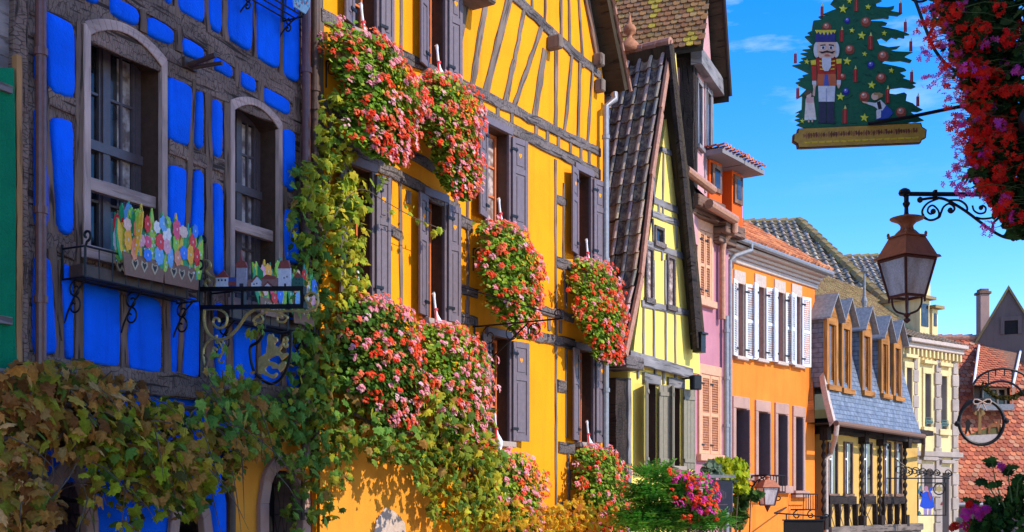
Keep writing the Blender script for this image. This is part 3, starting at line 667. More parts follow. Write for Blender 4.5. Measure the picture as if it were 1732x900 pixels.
# ground floor: blue wall with sandstone arches, and the orange bay beside it
uo = FB.u(396)
gr = MB(); a1 = (FB.u(92),FB.u(150)); a2 = (FB.u(300),FB.u(350)); a3 = (FB.u(452),FB.u(512))
wall_grid(gr,FB,uL,uo,-.5,2.86,[(a1[0],a1[1],-.5,FB.v(92,815)),(a2[0],a2[1],-.5,FB.v(300,845))],-.05); obj('ground_floor_wall', gr, M['blue'], blue)
gr = MB(); wall_grid(gr,FB,uo,uR+.02,-.6,2.86,[(a3[0],a3[1],-.6,FB.v(452,795))],-.04); obj('ground_floor_wall', gr, M['ochre'], blue)
def arch_surround(parent, fr, u0, u1, v0, v1, cw, w0, w1, m='stone', rs=.45, inner='dark'):
    n = 12; uc, h = (u0+u1)/2, (u1-u0)/2; c = MB()
    f = lambda hh, base, r: [(uc-hh+2*hh*i/n, base+r*math.sqrt(max(0,1-((i/n)*2-1)**2))) for i in range(n+1)]
    i_, o = f(h,v1-rs,rs), f(h+cw,v1-rs,rs+cw)
    for k in range(n): c.prism(fr,[i_[k],i_[k+1],o[k+1],o[k]],w0,w1)
    c.box(fr,u0-cw,u0,v0,v1-rs,w0,w1); c.box(fr,u1,u1+cw,v0,v1-rs,w0,w1)
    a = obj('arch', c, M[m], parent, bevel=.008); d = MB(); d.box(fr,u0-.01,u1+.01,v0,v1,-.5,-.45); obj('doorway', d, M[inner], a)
arch_surround(blue,FB,a1[0]+.02,a1[1]-.02,-.5,FB.v(92,805),.16,-.1,.0); arch_surround(blue,FB,a2[0]+.02,a2[1]-.02,-.5,FB.v(300,848),.15,-.1,.0); arch_surround(blue,FB,a3[0]+.02,a3[1]-.02,-.6,FB.v(452,790),.17,-.1,.02)
u = FB.u(392,.15); pipe([FB.P(u,-.4,.14),FB.P(u,FB.v(392,850),.14),FB.P(u-.1,FB.v(392,800),.14),FB.P(u-.1,FB.v(392,740),.14)],.055,'frame_brown',blue)
# ================================================================== HOUSE AT THE FAR LEFT, GREEN CLOTH
nb = thing('timber_house', 'weathered timber house corner at the far left edge of the photo', 'house', FB.P(uL-3,0,0))
w = MB(); wall_grid(w,FB,uL-6,uL-.005,-.5,11,(),.02); shell(w,FB,uL-6,uL-.005,-.5,11,7); obj('wall', w, M['board'], nb)
plank(nb,'post',FB,(31,-20),(31,900),.17,'bluewood',-.02,.09,.012,w=.05)
plank(nb,'batten',FB,(29,95),(29,650),.06,'batten',.09,.16,.005,w=.12)
pts = [FB.uv(x,y,.16) for x,y in ((-160,115),(24,115),(27,300),(26,560),(31,640),(27,660),(12,670),(-160,690))]
b = MB(); b.prism(FB,pts,.10,.16); cl_ = obj('green_cloth', b, M['tarp'], None); 
tag(cl_, 'dark green sheet hanging against weathered boards at the left edge', 'cloth')
for i, y in enumerate((150,542,862)):
    pass
for y in (147,541,630):
    b = MB(); u,v = FB.uv(2,y,.17); b.box(FB,u-.3,u+.10,v-.035,v+.035,.165,.2); obj('batten_clip', b, M['board'], cl_)
# ================================================================== YELLOW HOUSE
u0, u1 = 0.0, FY.u(1022)
yel = thing('timber_house', 'tall sunlit yellow half-timbered gable house covered with flower boxes', 'house', FY.P(u1/2,gz(18),0))
def WIN(a, b, v0, h): return (FY.u(a), FY.u(b), v0, v0+h)
WY = [WIN(596,633,8.02,1.45),WIN(721,749,7.98,1.48),WIN(589,625,4.42,1.78),WIN(720,748,4.38,1.78),WIN(821,857,6.12,1.53),WIN(974,996,6.08,1.55),WIN(826,858,2.68,1.66),WIN(976,1000,2.78,1.66)]
EV = 9.48
w = MB(); wall_grid(w,FY,u0,u1,1.6,EV,WY); shell(w,FY,u0,u1,-3,EV,9); wall_grid(w,FY,u0,u1,-3,1.6)
w.poly([FY.P(u0,EV,0),FY.P(u1,EV,0),FY.P(u1-.15,EV+.4,0),FY.P(u1/2,EV+7.6,0),FY.P(u0+.15,EV+.4,0)])
obj('wall', w, M['yellow'], yel)
PAL = [((-1)),]
sh = [(.20,.20),(.23,.24),(.23,.22),(.25,.22),(.30,.34),(.32,.31),(.30,.36),(.32,.29)]
for i, (a,b_,c,d) in enumerate(WY):
    window(FY,yel,a,b_,c,d,.24,'sash_red','frame_brown','glass_curtain' if i in (4,) else 'glass',1 if b_-a < .6 else 2,3,.05,.03,None,'greystone')
    fr_ = MB(); t = .075
    fr_.box(FY,a-t,a,c-.02,d+t,-.02,.05); fr_.box(FY,b_,b_+t,c-.02,d+t,-.02,.05); fr_.box(FY,a-t-.03,b_+t+.03,d+.002,d+t+.05,-.02,.065)
    obj('window_surround', fr_, M['shutter'], yel, bevel=.006)
    shutter(FY,yel,a-.055,sh[i][0]+.05,c+.02,d-.02,-1,13,heart='yellow' if i % 2 else 'dark',w=.055)
    shutter(FY,yel,b_+.055,sh[i][1]+.05,c+.02,d-.02,1,9,heart='yellow',w=.055)
# timbers: (from, to, thickness m)
c3, c2 = C(866,0,3), C(433,0,3)
for a, b, t in (((541,27),(1014,258),.17),((806,187),(1014,295),.19),((862,-12),(933,56),.19),((933,56),(1014,128),.17),((538,172),(772,306),.14),((538,222),(775,356),.17),((806,490),(806,490.1),.1),((912,523),(968,538),.15),((868,560),(970,583),.17)):
    plank(yel,'beam',FY,a,b,t,'greybeam',-.02,.035,.018)
for a, b, t in (((646,380),(677,398),.15),((772,370),(797,384),.19),((770,486),(806,497),.14),((770,537),(806,545),.15),((940,442),(964,450),.18),((942,652),(958,655),.22),((944,757),(972,760),.19),((946,854),(970,856),.12),((940,336),(956,343),.14)):
    plank(yel,'rail',FY,a,b,t,'greybeam',-.02,.03,.014)
for a, b, t in (((660,300),(650,505),.06),((676,300),(678,515),.07),((678,-20),(678,85),.06),((790,295),(791,560),.06),((939,270),(940,855),.07),((953,310),(952,440),.06),((953,452),(957,522),.08),((957,590),(958,740),.07),((960,760),(962,860),.09),((771,300),(771,560),.09),((540,-20),(540,460),.14)):
    plank(yel,'post',FY,a,b,t,'greypost',-.02,.022,.008)
for x in (813,841,865,906,925,944,964,982,996):
    y = 189+(x-840)*.5; plank(yel,'block',FY,(x,y-11),(x,y+12),.10,'greypost',-.02,.024,.008)
for x, y in ((928,547),(947,552),(790,518),(655,315),(690,333),(720,348)): plank(yel,'block',FY,(x,y-10),(x,y+12),.1,'greypost',-.02,.024,.008)
for a, b, t in (((884,27),(866,120),.07),((913,52),(871,173),.07),((919,95),(904,193),.12),((940,75),(939,210),.075),((966,97),(954,222),.07),((980,108),(977,232),.065),((1001,125),(993,240),.06),((790,-25),(773,70),.16),((826,-30),(800,132),.10),((861,-7),(823,147),.12),((866,113),(854,165),.08),((948,-20),(948,60),.055),((961,-20),(963,72),.06),((977,-20),(984,92),.06),((898,-20),(899,10),.05),((921,-20),(921,30),.05)):
    dx, dy = (b[0]-a[0])/(b[1]-a[1]), 1.0; x, y = b
    low = (lambda x: -4+(x-862)*.95) if b[1] < -12+(b[0]-862)*.95+22 else (lambda x: 30+(x-541)*.4884)
    while y < low(x): x += dx*2; y += 2
    a, b = (a[0]-dx*10, a[1]-10), (x, y)
    plank(yel,'brace',FY,a,b,t*1.35,'greypost',-.02,.028,.012)
plank(yel,'rafter',FY,(986,-25),(1010,105),.17,'bluebeam',-.02,.05,.01)
for x, y, l in ((937,75,.26),(1014,104,.20),(1017,147,.18)):   # purlin ends
    u,v = FY.uv(x-9,y,.0); m_ = MB(); m_.box(FY,u-.08,u+.06,v-.12,v+.12,.0,l); obj('purlin_end', m_, M['greypost'], yel, bevel=.025)
u,v = FY.uv(790,-8,.1); m_ = MB(); m_.box(FY,u-.2,u+.3,v-.12,v+.12,.0,.45); obj('purlin_end', m_, M['greypost'], yel, bevel=.03)
# roof: right slope with its verge overhanging the gable
rb = FY.P(u1+.14,EV-.12,0); rt = FY.P(u1/2,EV+8.1,0); e = rt-rb
for sgn in (1,):
    m_ = MB(); th = FY.n*.0
    A, B_, Cc, D_ = rb+FY.n*.36, rt+FY.n*.36, rt-FY.n*9, rb-FY.n*9
    off = FY.d*.14+V((0,0,.07))
    m_.add([A,B_,Cc,D_,A+off,B_+off,Cc+off,D_+off],[(0,1,2,3),(7,6,5,4),(0,4,5,1),(1,5,6,2),(2,6,7,3),(3,7,4,0)],None,[[(0,0),(0,6),(9,6),(9,0)]]+[[(0,0),(0,.1),(6,.1),(6,0)]]*5)
    roof = obj('roof', m_, M['soffit'], yel)
    tl = MB(); fr_ = roof_frame(rb+FY.n*.36+off, -FY.n, e); tiles(tl,fr_,[(0,0),(9.3,0),(9.3,e.length),(0,e.length)],.17,.16,'beaver',[(.40,.17,.08),(.34,.15,.09),(.45,.22,.1)],.03); obj('tiles', tl, M['tile_red'], roof)
    vg = MB(); k = e.normalized(); vg.tube([rb+FY.n*.39+off*1.2-k*.05, rt+FY.n*.39+off*1.2],.035,8); obj('verge', vg, M['bargeboard'], roof)
lb = FY.P(-.28,EV-.25,0); m_ = MB(); m_.add([lb+FY.n*.6,rt+FY.n*.6,rt-FY.n*9,lb-FY.n*9],[(3,2,1,0)],None,[[(0,0),(0,6),(9,6),(9,0)]]); obj('roof', m_, M['soffit'], yel)
# downpipe at its right edge
u = FY.u(1024,.14); u2 = u+.06
pipe([FY.P(u2+.12,FY.v(1035,150,.3),.24),FY.P(u2+.1,FY.v(1030,162,.25),.26),FY.P(u,FY.v(1024,180,.14),.15),FY.P(u,-2.5,.14)],.06,'pipe_zinc',yel,[FY.P(u,FY.v(1024,y,.14),.15) for y in (232,440,660)])
gt = MB(); q0 = rb+FY.d*.06-V((0,0,.1)); gt.tube([q0+FY.n*.08,q0-FY.n*6],.075,10); obj('gutter', gt, M['pipe_zinc'], yel)
# iron sign bracket high on the yellow wall
ub, vb = FY.uv(800,553); ib = thing('sign_bracket', 'empty black wrought iron sign bracket sticking out of the yellow wall', 'bracket', FY.P(ub,vb,0))
g = FY.cross(ub); m_ = MB(); L_ = 1.6
rod(m_,g,[(.0,vb),(L_,vb)],.014); rod(m_,g,[(.0,vb-.75),(.35,vb-.5),(L_*.62,vb-.02)],.012); rod(m_,g,[(0.03,vb+.1),(0.03,vb-.85)],.014)
obj('arm', m_, M['iron'], ib)
for q in (spiral(.3,vb-.17,.16,.03,90,540),spiral(.72,vb-.16,.14,.03,60,500),spiral(1.12,vb-.14,.13,.02,200,-260),spiral(1.5,vb+.08,.09,.02,-90,330),spiral(.25,vb-.5,.12,.02,0,420)):
    m_ = MB(); rod(m_,g,q,.010); obj('scroll', m_, M['iron'], ib)
m_ = MB(); m_.tube([FY.P(*FY.uv(769,483),.02),g.P(L_,vb+.02)],.009,6); obj('tie_rod', m_, M['iron'], ib)
# geranium boxes
G = [('big red and pink geranium box hanging under the topmost left window',0,614,7.92,.80,1.62,1.2,420),('geranium box under the second upper window, overlapping the biggest one',1,741,7.92,.64,1.72,1.05,340),
 ('geranium box on the lower left window beside the climbing vine',2,626,4.46,.80,1.68,1.2,360),('pink geranium box below the narrow window left of the bracket',3,747,4.34,.76,1.75,1.15,340),
 ('geranium box in the middle of the yellow wall above the iron bracket',4,843,6.12,.76,1.72,1.1,340),('geranium box at the right edge of the yellow wall beside the downpipe',5,992,6.06,.80,1.76,1.1,330),
 ('low geranium box above the yellow vine leaves',6,849,2.56,.76,1.65,1.0,290),('lowest geranium box at the foot of the grey downpipe',7,998,2.76,.80,1.65,1.0,290)]
for i, (lab,k,px,vt,hw,h,out,n) in enumerate(G):
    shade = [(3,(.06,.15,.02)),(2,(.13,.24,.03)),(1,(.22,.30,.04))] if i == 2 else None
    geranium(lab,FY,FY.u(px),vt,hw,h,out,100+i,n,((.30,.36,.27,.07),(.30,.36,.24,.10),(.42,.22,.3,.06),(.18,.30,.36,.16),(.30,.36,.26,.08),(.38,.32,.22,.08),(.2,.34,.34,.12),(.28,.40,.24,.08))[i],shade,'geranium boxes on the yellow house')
for i,(px,py,lab) in enumerate(((618,62,'white goose at the topmost left window of the yellow house'),(745,128,'white goose with red ribbon before the second upper window'),(541,548,'white goose half hidden by the vine leaves'),(740,545,'white goose before the narrow window left of the bracket'),(849,382,'white goose above the middle geranium box'),(996,446,'white goose before the right upper window'),(842,745,'white goose beside the lower middle shutter'),(997,752,'white goose above the lowest geranium box'))):
    if i == 2: px, py = 612, 512
    u,v = FY.uv(px,py-4,.25); goose(FY,u,v,.25,lab,.9)
# ================================================================== LIME GREEN GABLE HOUSE
def gp(x, y, w=0): return FG.uv(x, y, w)
gl, gr_ = FG.u(1062), FG.u(1172)
grn = thing('timber_house', 'narrow lime green gable house with steep grey tiled roof', 'house', FG.P((gl+gr_)/2, gz(24), 0))
ve = gp(1065,612)[1]; pk = gp(1131,92); er = gp(1170,560); el = gp(1058,575)
LWIN = [(FG.u(1091),FG.u(1109),gp(1091,788)[1],gp(1091,648)[1]),(FG.u(1132),FG.u(1150),gp(1132,788)[1],gp(1132,655)[1])]
w = MB(); wall_grid(w,FG,gl,gr_,-4,ve,LWIN); shell(w,FG,gl,gr_,-4,ve,6); obj('ground_floor_wall', w, M['green'], grn)
w = MB(); up = .16
w.prism(FG,[(gl-.1,ve),(gr_+.02,ve),(er[0],er[1]),(pk[0],pk[1]),(el[0]+.08,el[1])],-.1,up); obj('gable_wall', w, M['green'], grn)
for a,b,c,d in LWIN:
    window(FG,grn,a,b,c,d,.2,'sash','frame_brown','glass',1,3,.04,.025,'lightbeam','greystone',.2)
shutter(FG,grn,LWIN[0][0]-.02,.48,LWIN[0][2]-.06,LWIN[0][3],-1,24,'shutter_tan',style='plank',w=.05)
shutter(FG,grn,LWIN[0][1]+.02,.40,LWIN[0][2]-.06,LWIN[0][3],1,22,'shutter_tan',style='plank',w=.05)
shutter(FG,grn,LWIN[1][0]-.02,.40,LWIN[1][2]-.06,LWIN[1][3],-1,30,'shutter_tan',style='plank',w=.05)
shutter(FG,grn,LWIN[1][1]+.03,.36,LWIN[1][2]-.06,LWIN[1][3],1,14,'shutter_tan',style='plank',w=.05)
def gpl(name, p0, p1, t, m='lightbeam', w0=.12, w1=.19): plank(grn,name,FG,p0,p1,t,m,w0,w1,.008,w=.18)
for a,b,t in (((1066,602),(1172,632),.22),((1106,338),(1147,356),.14),((1104,361),(1150,378),.13),((1094,411),(1158,434),.13),((1086,513),(1172,531),.13),((1120,252),(1136,260),.1)): gpl('beam',a,b,t)
for a,b,t in (((1108,285),(1107,335),.05),((1123,255),(1122,340),.05),((1115,347),(1115,362),.08),((1089,520),(1089,600),.06),((1106,440),(1107,606),.07),((1126,440),(1127,612),.07),((1142,440),(1143,616),.06),((1121,420),(1120,440),.06),((1144,380),(1146,420),.06),((1105,370),(1106,410),.06),((1122,345),(1122,362),.06)): gpl('post',a,b,t)
for a,b,t in (((1078,612),(1078,640),.07),((1107,618),(1107,648),.07),((1121,622),(1121,650),.07),((1141,628),(1141,655),.07)): plank(grn,'post',FG,a,b,t,'lightbeam',-.02,.04,.006)
for x0,x1,yt,yb,m_ in ((1107,1123,380,412,'glass'),(1092,1105,415,508,'glass_curtain'),(1128,1142,430,520,'glass_curtain')):
    a, t = gp(x0,yt,.19); b_, bt = FG.u(x1,.19), gp(x0,yb,.19)[1]
    f = MB(); k = .06
    f.box(FG,a,a+k,bt,t,.15,.215); f.box(FG,b_-k,b_,bt,t,.15,.215); f.box(FG,a+k,b_-k,t-k,t,.15,.213); f.box(FG,a-.03,b_+.03,bt-.04,bt+k,.15,.24)
    Wn = obj('window', f, M['greybeam'], grn); p = MB(); p.box(FG,a+.02,b_-.02,bt+.02,t-.02,.14,.165); obj('pane', p, M[m_], Wn)
# weathered side post and eave bracket on the left corner
m_ = MB(); m_.timber(FG,gp(1049,640),gp(1050,900),.42,-.5,.02,.02); obj('corner_post', m_, M['darkbeam'], grn)
m_ = MB(); m_.timber(FG,gp(1061,640),gp(1062,900),.12,-.1,.06,.01); obj('corner_post', m_, M['lightbeam'], grn)
m_ = MB(); a = gp(1036,612); b_ = gp(1066,618); m_.timber(FG,a,b_,.24,-.3,.30,.006); obj('eave_bracket', m_, M['greybeam'], grn)
# roof: a curved left slope of roman tiles, a dark right slope
PROF = [(1133,74),(1117,187),(1101,300),(1083,467),(1056,602)]
pr = [FG.uv(x,y,.34) for x,y in PROF]; sl = [0]
for i in range(1,len(pr)): sl.append(sl[-1]+math.dist(pr[i],pr[i-1]))
DEP = 1.62
def gsurf(u, v, w=0.0):   # u: into the house from the verge, v: up from the eave
    d = sl[-1]-v; i = 0
    while i < len(sl)-2 and sl[i+1] < d: i += 1
    t = (d-sl[i])/(sl[i+1]-sl[i]); A, B_ = pr[i], pr[i+1]
    tx, ty = B_[0]-A[0], B_[1]-A[1]; l = math.hypot(tx,ty); nx, ny = ty/l, -tx/l
    if nx > 0: nx, ny = -nx, -ny
    k = 1.0 if d < 3.2 else 1
    return FG.P(A[0]+tx*t+nx*w, A[1]+ty*t+ny*w, .34-u)
m_ = MB(); n = 12
for i in range(n):
    a, b_ = sl[-1]*i/n, sl[-1]*(i+1)/n; m_.poly([gsurf(0,a,-.03),gsurf(DEP+1,a,-.03),gsurf(DEP+1,b_,-.03),gsurf(0,b_,-.03)])
groof = obj('roof', m_, M['darkbeam'], grn)
tl = MB(); tiles(tl,None,[(0,0),(DEP,0),(DEP,sl[-1]-.05),(0,sl[-1]-.05)],.262,.36,'roman',[(.085,.07,.066),(.12,.09,.08),(.16,.11,.09),(.22,.14,.10),(.07,.06,.06)],.035,lambda u,v,w: gsurf(DEP-u,v,w),lit_hump=True); obj('tiles', tl, M['tile_grey'], groof, smooth=False)
vg = MB(); pts = [FG.P(p[0],p[1],.36) for p in pr]
for i in range(len(pr)-1):
    a, b_ = pr[i], pr[i+1]; vg.prism(FG,[(a[0]-.02,a[1]+.06),(b_[0]-.05,b_[1]+.06),(b_[0]+.05,b_[1]-.02),(a[0]+.05,a[1]-.10)],.33,.39)
obj('verge_board', vg, M['bargeboard'], groof)
rp = [FG.uv(x,y,.45) for x,y in ((1135,74),(1161,300),(1177,450),(1190,590))]
m_ = MB()
for i in range(len(rp)-1):
    a, b_ = rp[i], rp[i+1]
    m_.add([FG.P(*a,.45),FG.P(*b_,.45),FG.P(*b_,-2),FG.P(*a,-2),FG.P(a[0]+.1,a[1]+.04,.45),FG.P(b_[0]+.1,b_[1]+.04,.45),FG.P(b_[0]+.1,b_[1]+.04,-2),FG.P(a[0]+.1,a[1]+.04,-2)],[(0,1,2,3),(7,6,5,4),(0,4,5,1),(1,5,6,2)],None,[[(0,0),(1.5,0),(1.5,2),(0,2)]]*4)
r2 = obj('roof', m_, M['soffit'], grn)
m_ = MB()
for i in range(len(rp)-1):
    a, b_ = rp[i], rp[i+1]; m_.prism(FG,[(a[0]-.28*(.25+i*.25),a[1]-.05),(b_[0]-.28*(.5+i*.25),b_[1]-.02),(b_[0]+.12,b_[1]+.03),(a[0]+.11,a[1]+.05)],.36,.448)
obj('verge_board', m_, M['darkbeam'], r2)
m_ = MB(); rd = [FG.P(pr[0][0],pr[0][1]+.02,.36-.3*i) for i in range(6)]
for i in range(5): m_.tube([rd[i],rd[i+1]+V((0,0,.02))],[.11,.095],10)
obj('ridge_tiles', m_, M['bargeboard'], groof)
bs = at(1065,82,at(0,0,1).y*0+FG.P(pr[0][0],0,-.55).y); m_ = MB()
m_.lathe(bs,[(.24,-.1),(.22,.02),(.17,.10),(.10,.17),(.055,.21),(.05,.27),(.12,.32),(.135,.39),(.10,.46),(.05,.49),(.035,.56),(.02,.66),(.004,.74)],14); obj('finial', m_, M['terracotta'], groof, smooth=True)
# a dark lamp box under the right eave
u,v = FG.uv(1188,575,.5); m_ = MB(); m_.box(FG,u-.05,u+.16,v-.25,v+.12,.3,.5); m_.box(FG,u-.09,u+.2,v+.12,v+.16,.26,.54); obj('eave_box', m_, M['iron'], grn)
u,v = FG.uv(1176,648,.3); fl_ = thing('flood_light', 'small black floodlight on the corner of the lime green house', 'lamp', FG.P(u,v,0))
m_ = MB(); g_ = FG.turned(u,v,.3,25); m_.box(g_,-.1,.12,-.14,.16,-.08,.08); obj('housing', m_, M['iron'], fl_, bevel=.02); m_ = MB(); m_.tube([FG.P(u,v+.1,.0),FG.P(u,v+.12,.3)],.02,6); obj('arm', m_, M['iron'], fl_)
# ================================================================== MAUVE HOUSE
m0, m1 = FM.u(1160), FM.u(1232); vt = FM.v(1168,335)
mau = thing('plaster_house', 'mauve house with salmon shutters and a tall dormer gable', 'house', FM.P((m0+m1)/2,gz(26),0))
w = MB(); wall_grid(w,FM,m0,m1,-4,vt); shell(w,FM,m0,m1,-4,vt,7); obj('wall', w, M['mauve'], mau)
for x0,x1,yt,yb in ((1181,1200,388,505),(1184,1214,632,768)):
    a,t = FM.uv(x0,yt); b_, bt = FM.u(x1), FM.v(x0,yb)
    f = MB(); k = .12; f.box(FM,a-k,b_+k,t,t+.22,-.02,.05); f.box(FM,a-k,a,bt,t,-.02,.05); f.box(FM,b_,b_+k,bt,t,-.02,.05); f.box(FM,a-k-.05,b_+k+.05,bt-.15,bt,-.02,.12)
    Wn = obj('window', f, M['sandframe'] if 'sandframe' in M else M['pipe_copper'], mau, bevel=.01)
    mid = (a+b_)/2
    shutter(FM,Wn,a+.005,mid-a-.012,bt+.01,t-.01,1,0,'salmon_shutter',style='louvre',w=.005,heart=None); shutter(FM,Wn,mid+.005,b_-mid-.012,bt+.01,t-.01,1,0,'salmon_shutter',style='louvre',w=.008,heart=None)
gt = MB(); a = FM.P(*FM.uv(1160,287,.4),.4); b_ = FM.P(*FM.uv(1206,322,.4),.4); gt.tube([a,b_],.10,10)
a2_ = FM.P(*FM.uv(1199,345,.45),.45); b2_ = FM.P(*FM.uv(1243,372,.45),.45); gt.tube([a2_,b2_],.11,10); obj('gutter', gt, M['pipe_copper'], mau)
m_ = MB(); m_.box(FM,m0,FM.u(1206),vt-.25,vt+.02,-.1,.32); m_.box(FM,m0,FM.u(1206),vt-.40,vt-.25,-.1,.18); m_.box(FM,FM.u(1203),m1+.1,vt-.62,vt-.35,-.1,.38); m_.box(FM,FM.u(1203),m1,vt-.80,vt-.62,-.1,.22); obj('cornice', m_, M['bluebeam'], mau, bevel=.02)
pipe([b2_,b2_-V((0,0,.25)),FM.P(*FM.uv(1238,392,.3),.3),FM.P(*FM.uv(1224,408,.15),.15),FM.P(*FM.uv(1222,425,.12),.12),FM.P(*FM.uv(1222,540,.12),.12)],.075,'pipe_copper',mau)
u = FM.u(1227,.1); pipe([FM.P(u,FM.v(1227,535,.1),.12),FM.P(u,-2,.12)],.065,'pipe_zinc',mau,[FM.P(u,FM.v(1227,y,.1),.12) for y in (560,640,720)])
# lower main roof of the mauve house
m_ = MB(); P = FM.P; m_.add([P(m0,vt+.1,.3),P(m1,vt-.4,.3),P(m1,vt+2.2,-3),P(m0,vt+3,-3)],[(0,1,2,3)]); obj('roof', m_, M['tile_plain'] if 'tile_plain' in M else M['soffit'], mau)
# tall dormer gable
FT = facade(1172,25.6,1700)
t0, t1 = 0.0, FT.u(1205); tv0, tv1 = FT.v(1172,330), FT.v(1172,96)
tpk = FT.v(1172,96)+2.9; tm = (t0+t1)/2
w = MB(); wall_grid(w,FT,t0,t1,tv0-1,tv1); w.poly([FT.P(t0,tv1,0),FT.P(t1,tv1,0),FT.P(tm,tpk,0)]); obj('gable_wall', w, M['pink'], mau)
w = MB(); P = FT.P; w.poly([P(t0,tv0-2,-4),P(t0,tv0-2,0),P(t0,tv1,0),P(t0,tv1,-4)]); w.poly([P(t1,tv0-2,-4),P(t1,tv0-2,0),P(t1,tv1,0),P(t1,tv1,-4)]); obj('side_wall', w, M['pink'], mau)
gs = FT.cross(t0)
for w0_, w1_ in ((-.28,.03),(-.95,-.7),(-1.6,-1.4)):
    m_ = MB(); m_.timber(Frame(gs.o,gs.d,gs.e,-FT.d),((w0_+w1_)/2,tv0-.3),((w0_+w1_)/2,tv1),w1_-w0_,-.02,.05,.01); obj('post', m_, M['darkbeam'], mau)
for yy in (tv0+.1,tv0+1.1,tv1-.1):
    m_ = MB(); m_.timber(Frame(gs.o,gs.d,gs.e,-FT.d),(-3,yy),(0,yy),.18,-.02,.045,.01); obj('beam', m_, M['darkbeam'], mau)
for x,t in ((1176,.2),(1192,.1),(1203,.18)): plank(mau,'post',FT,(x,330-(1172-x)*-.2),(x,104+(x-1172)*.5),t,'lightbeam' if x != 1176 else 'darkbeam',-.02,.03,.006)
plank(mau,'cornice',FT,(t0-.1,tv1-.02),(t1+.35,tv1-.02),.36,'lightbeam',-.02,.22,.006,px=False)
plank(mau,'beam',FT,(t0,tv0+.05),(t1,tv0+.05),.14,'lightbeam',-.02,.03,.006,px=False)
for x0,x1,yt,yb in ((1179,1185,140,245),(1195,1200,156,262)):
    a,t = FT.uv(x0,yt); b_, bt = FT.u(x1), FT.v(x0,yb)
    f = MB(); f.box(FT,a-.07,a,bt,t,-.02,.04); f.box(FT,b_,b_+.07,bt,t,-.02,.04); f.box(FT,a-.07,b_+.07,t,t+.1,-.02,.05); f.box(FT,a-.1,b_+.1,bt-.08,bt,-.02,.09)
    Wn = obj('window', f, M['lightbeam'], mau); p = MB(); p.box(FT,a,b_,bt,t,-.01,.012); obj('pane', p, M['glass'], Wn)
eL = FT.P(t0-.42,tv1+.04,0); pkp = FT.P(tm,tpk+.35,0); eR = FT.P(t1+.30,tv1-.25,0)
for sgn, E in ((1,eL),(2,eR)):
    e = pkp-E; A = E+FT.n*.32; B_ = pkp+FT.n*.32; Cc = pkp-FT.n*5; D_ = E-FT.n*5
    m_ = MB(); m_.add([A,B_,Cc,D_],[(0,1,2,3)],None,[[(0,0),(0,3),(5,3),(5,0)]]); k = V((0,0,-.1)); m_.add([A,B_,B_+k,A+k],[(0,1,2,3)],None,[[(0,0),(3,0),(3,.1),(0,.1)]])
    m_.add([A,D_,D_+k,A+k],[(0,1,2,3)],None,[[(0,0),(3,0),(3,.1),(0,.1)]])
    rf = obj('roof', m_, M['soffit'], mau)
    if sgn == 1:
        fr_ = Frame(D_+V((0,0,.03)),FT.n,e,FT.n.cross(e)); 
        if fr_.n.z < 0: fr_.n = -fr_.n
        tl = MB(); tiles(tl,fr_,[(0,0),(5.3,0),(5.3,e.length),(0,e.length)],.165,.135,'beaver',[(.34,.15,.06),(.38,.19,.07),(.30,.13,.06),(.40,.25,.09),(.33,.17,.08),(.34,.2,.1),(.36,.17,.08),(.30,.15,.08),(.36,.2,.08),(.50,.37,.05)],.035); obj('tiles', tl, M['tile_moss'], rf)
    else:
        vg = MB(); vg.tube([A+V((.03,0,.03)),B_+V((.03,0,.03))],.05,8); obj('verge_board', vg, M['darkbeam'], rf)
# orange-red shed dormers on its roof
for k,(x0,x1,xf,yt,yb,ln) in enumerate(((1190,1200,1221,268,330,.9),(1203,1238,1256,288,350,1.4))):
    a = FM.P(*FM.uv(x1,yb,-.1),-.1); fr_ = Frame(a,FM.d,(0,0,1),FM.n); h = (yb-yt)/2000*a.y*1.02; wd_ = (FM.u(xf)-FM.u(x1))
    b = MB(); b.box(fr_,0,wd_,-.5,h,-2.4,0); D = obj('dormer', b, M['redwall'], mau)
    f = MB(); f.box(fr_,wd_*.12,wd_*.88,.12,h-.1,.0,.05); Wn = obj('window', f, M['bluebeam'], D); f = MB(); f.box(fr_,wd_*.3,wd_*.72,.22,h-.2,.05,.056); obj('pane', f, M['glass'], Wn)
    f = MB(); f.add([fr_.P(-.25,h,-2.6),fr_.P(-.25,h-.02,.45),fr_.P(wd_+.25,h-.02,.45),fr_.P(wd_+.25,h,-2.6),fr_.P(-.25,h+.16,-2.6),fr_.P(-.25,h+.09,.45),fr_.P(wd_+.25,h+.09,.45),fr_.P(wd_+.25,h+.16,-2.6)],[(0,1,2,3),(4,5,6,7),(0,1,5,4),(1,2,6,5),(2,3,7,6)]); rf = obj('roof', f, M['lightbeam'], D)
    tl = MB(); tr = Frame(fr_.P(-.3,h+.13,.52),FM.d,FM.n*-1+V((0,0,.04)),(0,0,1)); tiles(tl,tr,[(0,0),(wd_+.6,0),(wd_+.6,2.8),(0,2.8)],.18,.2,'roman',[(.55,.14,.06),(.45,.11,.06),(.6,.2,.09)],.03); obj('tiles', tl, M['tile_red'], rf)
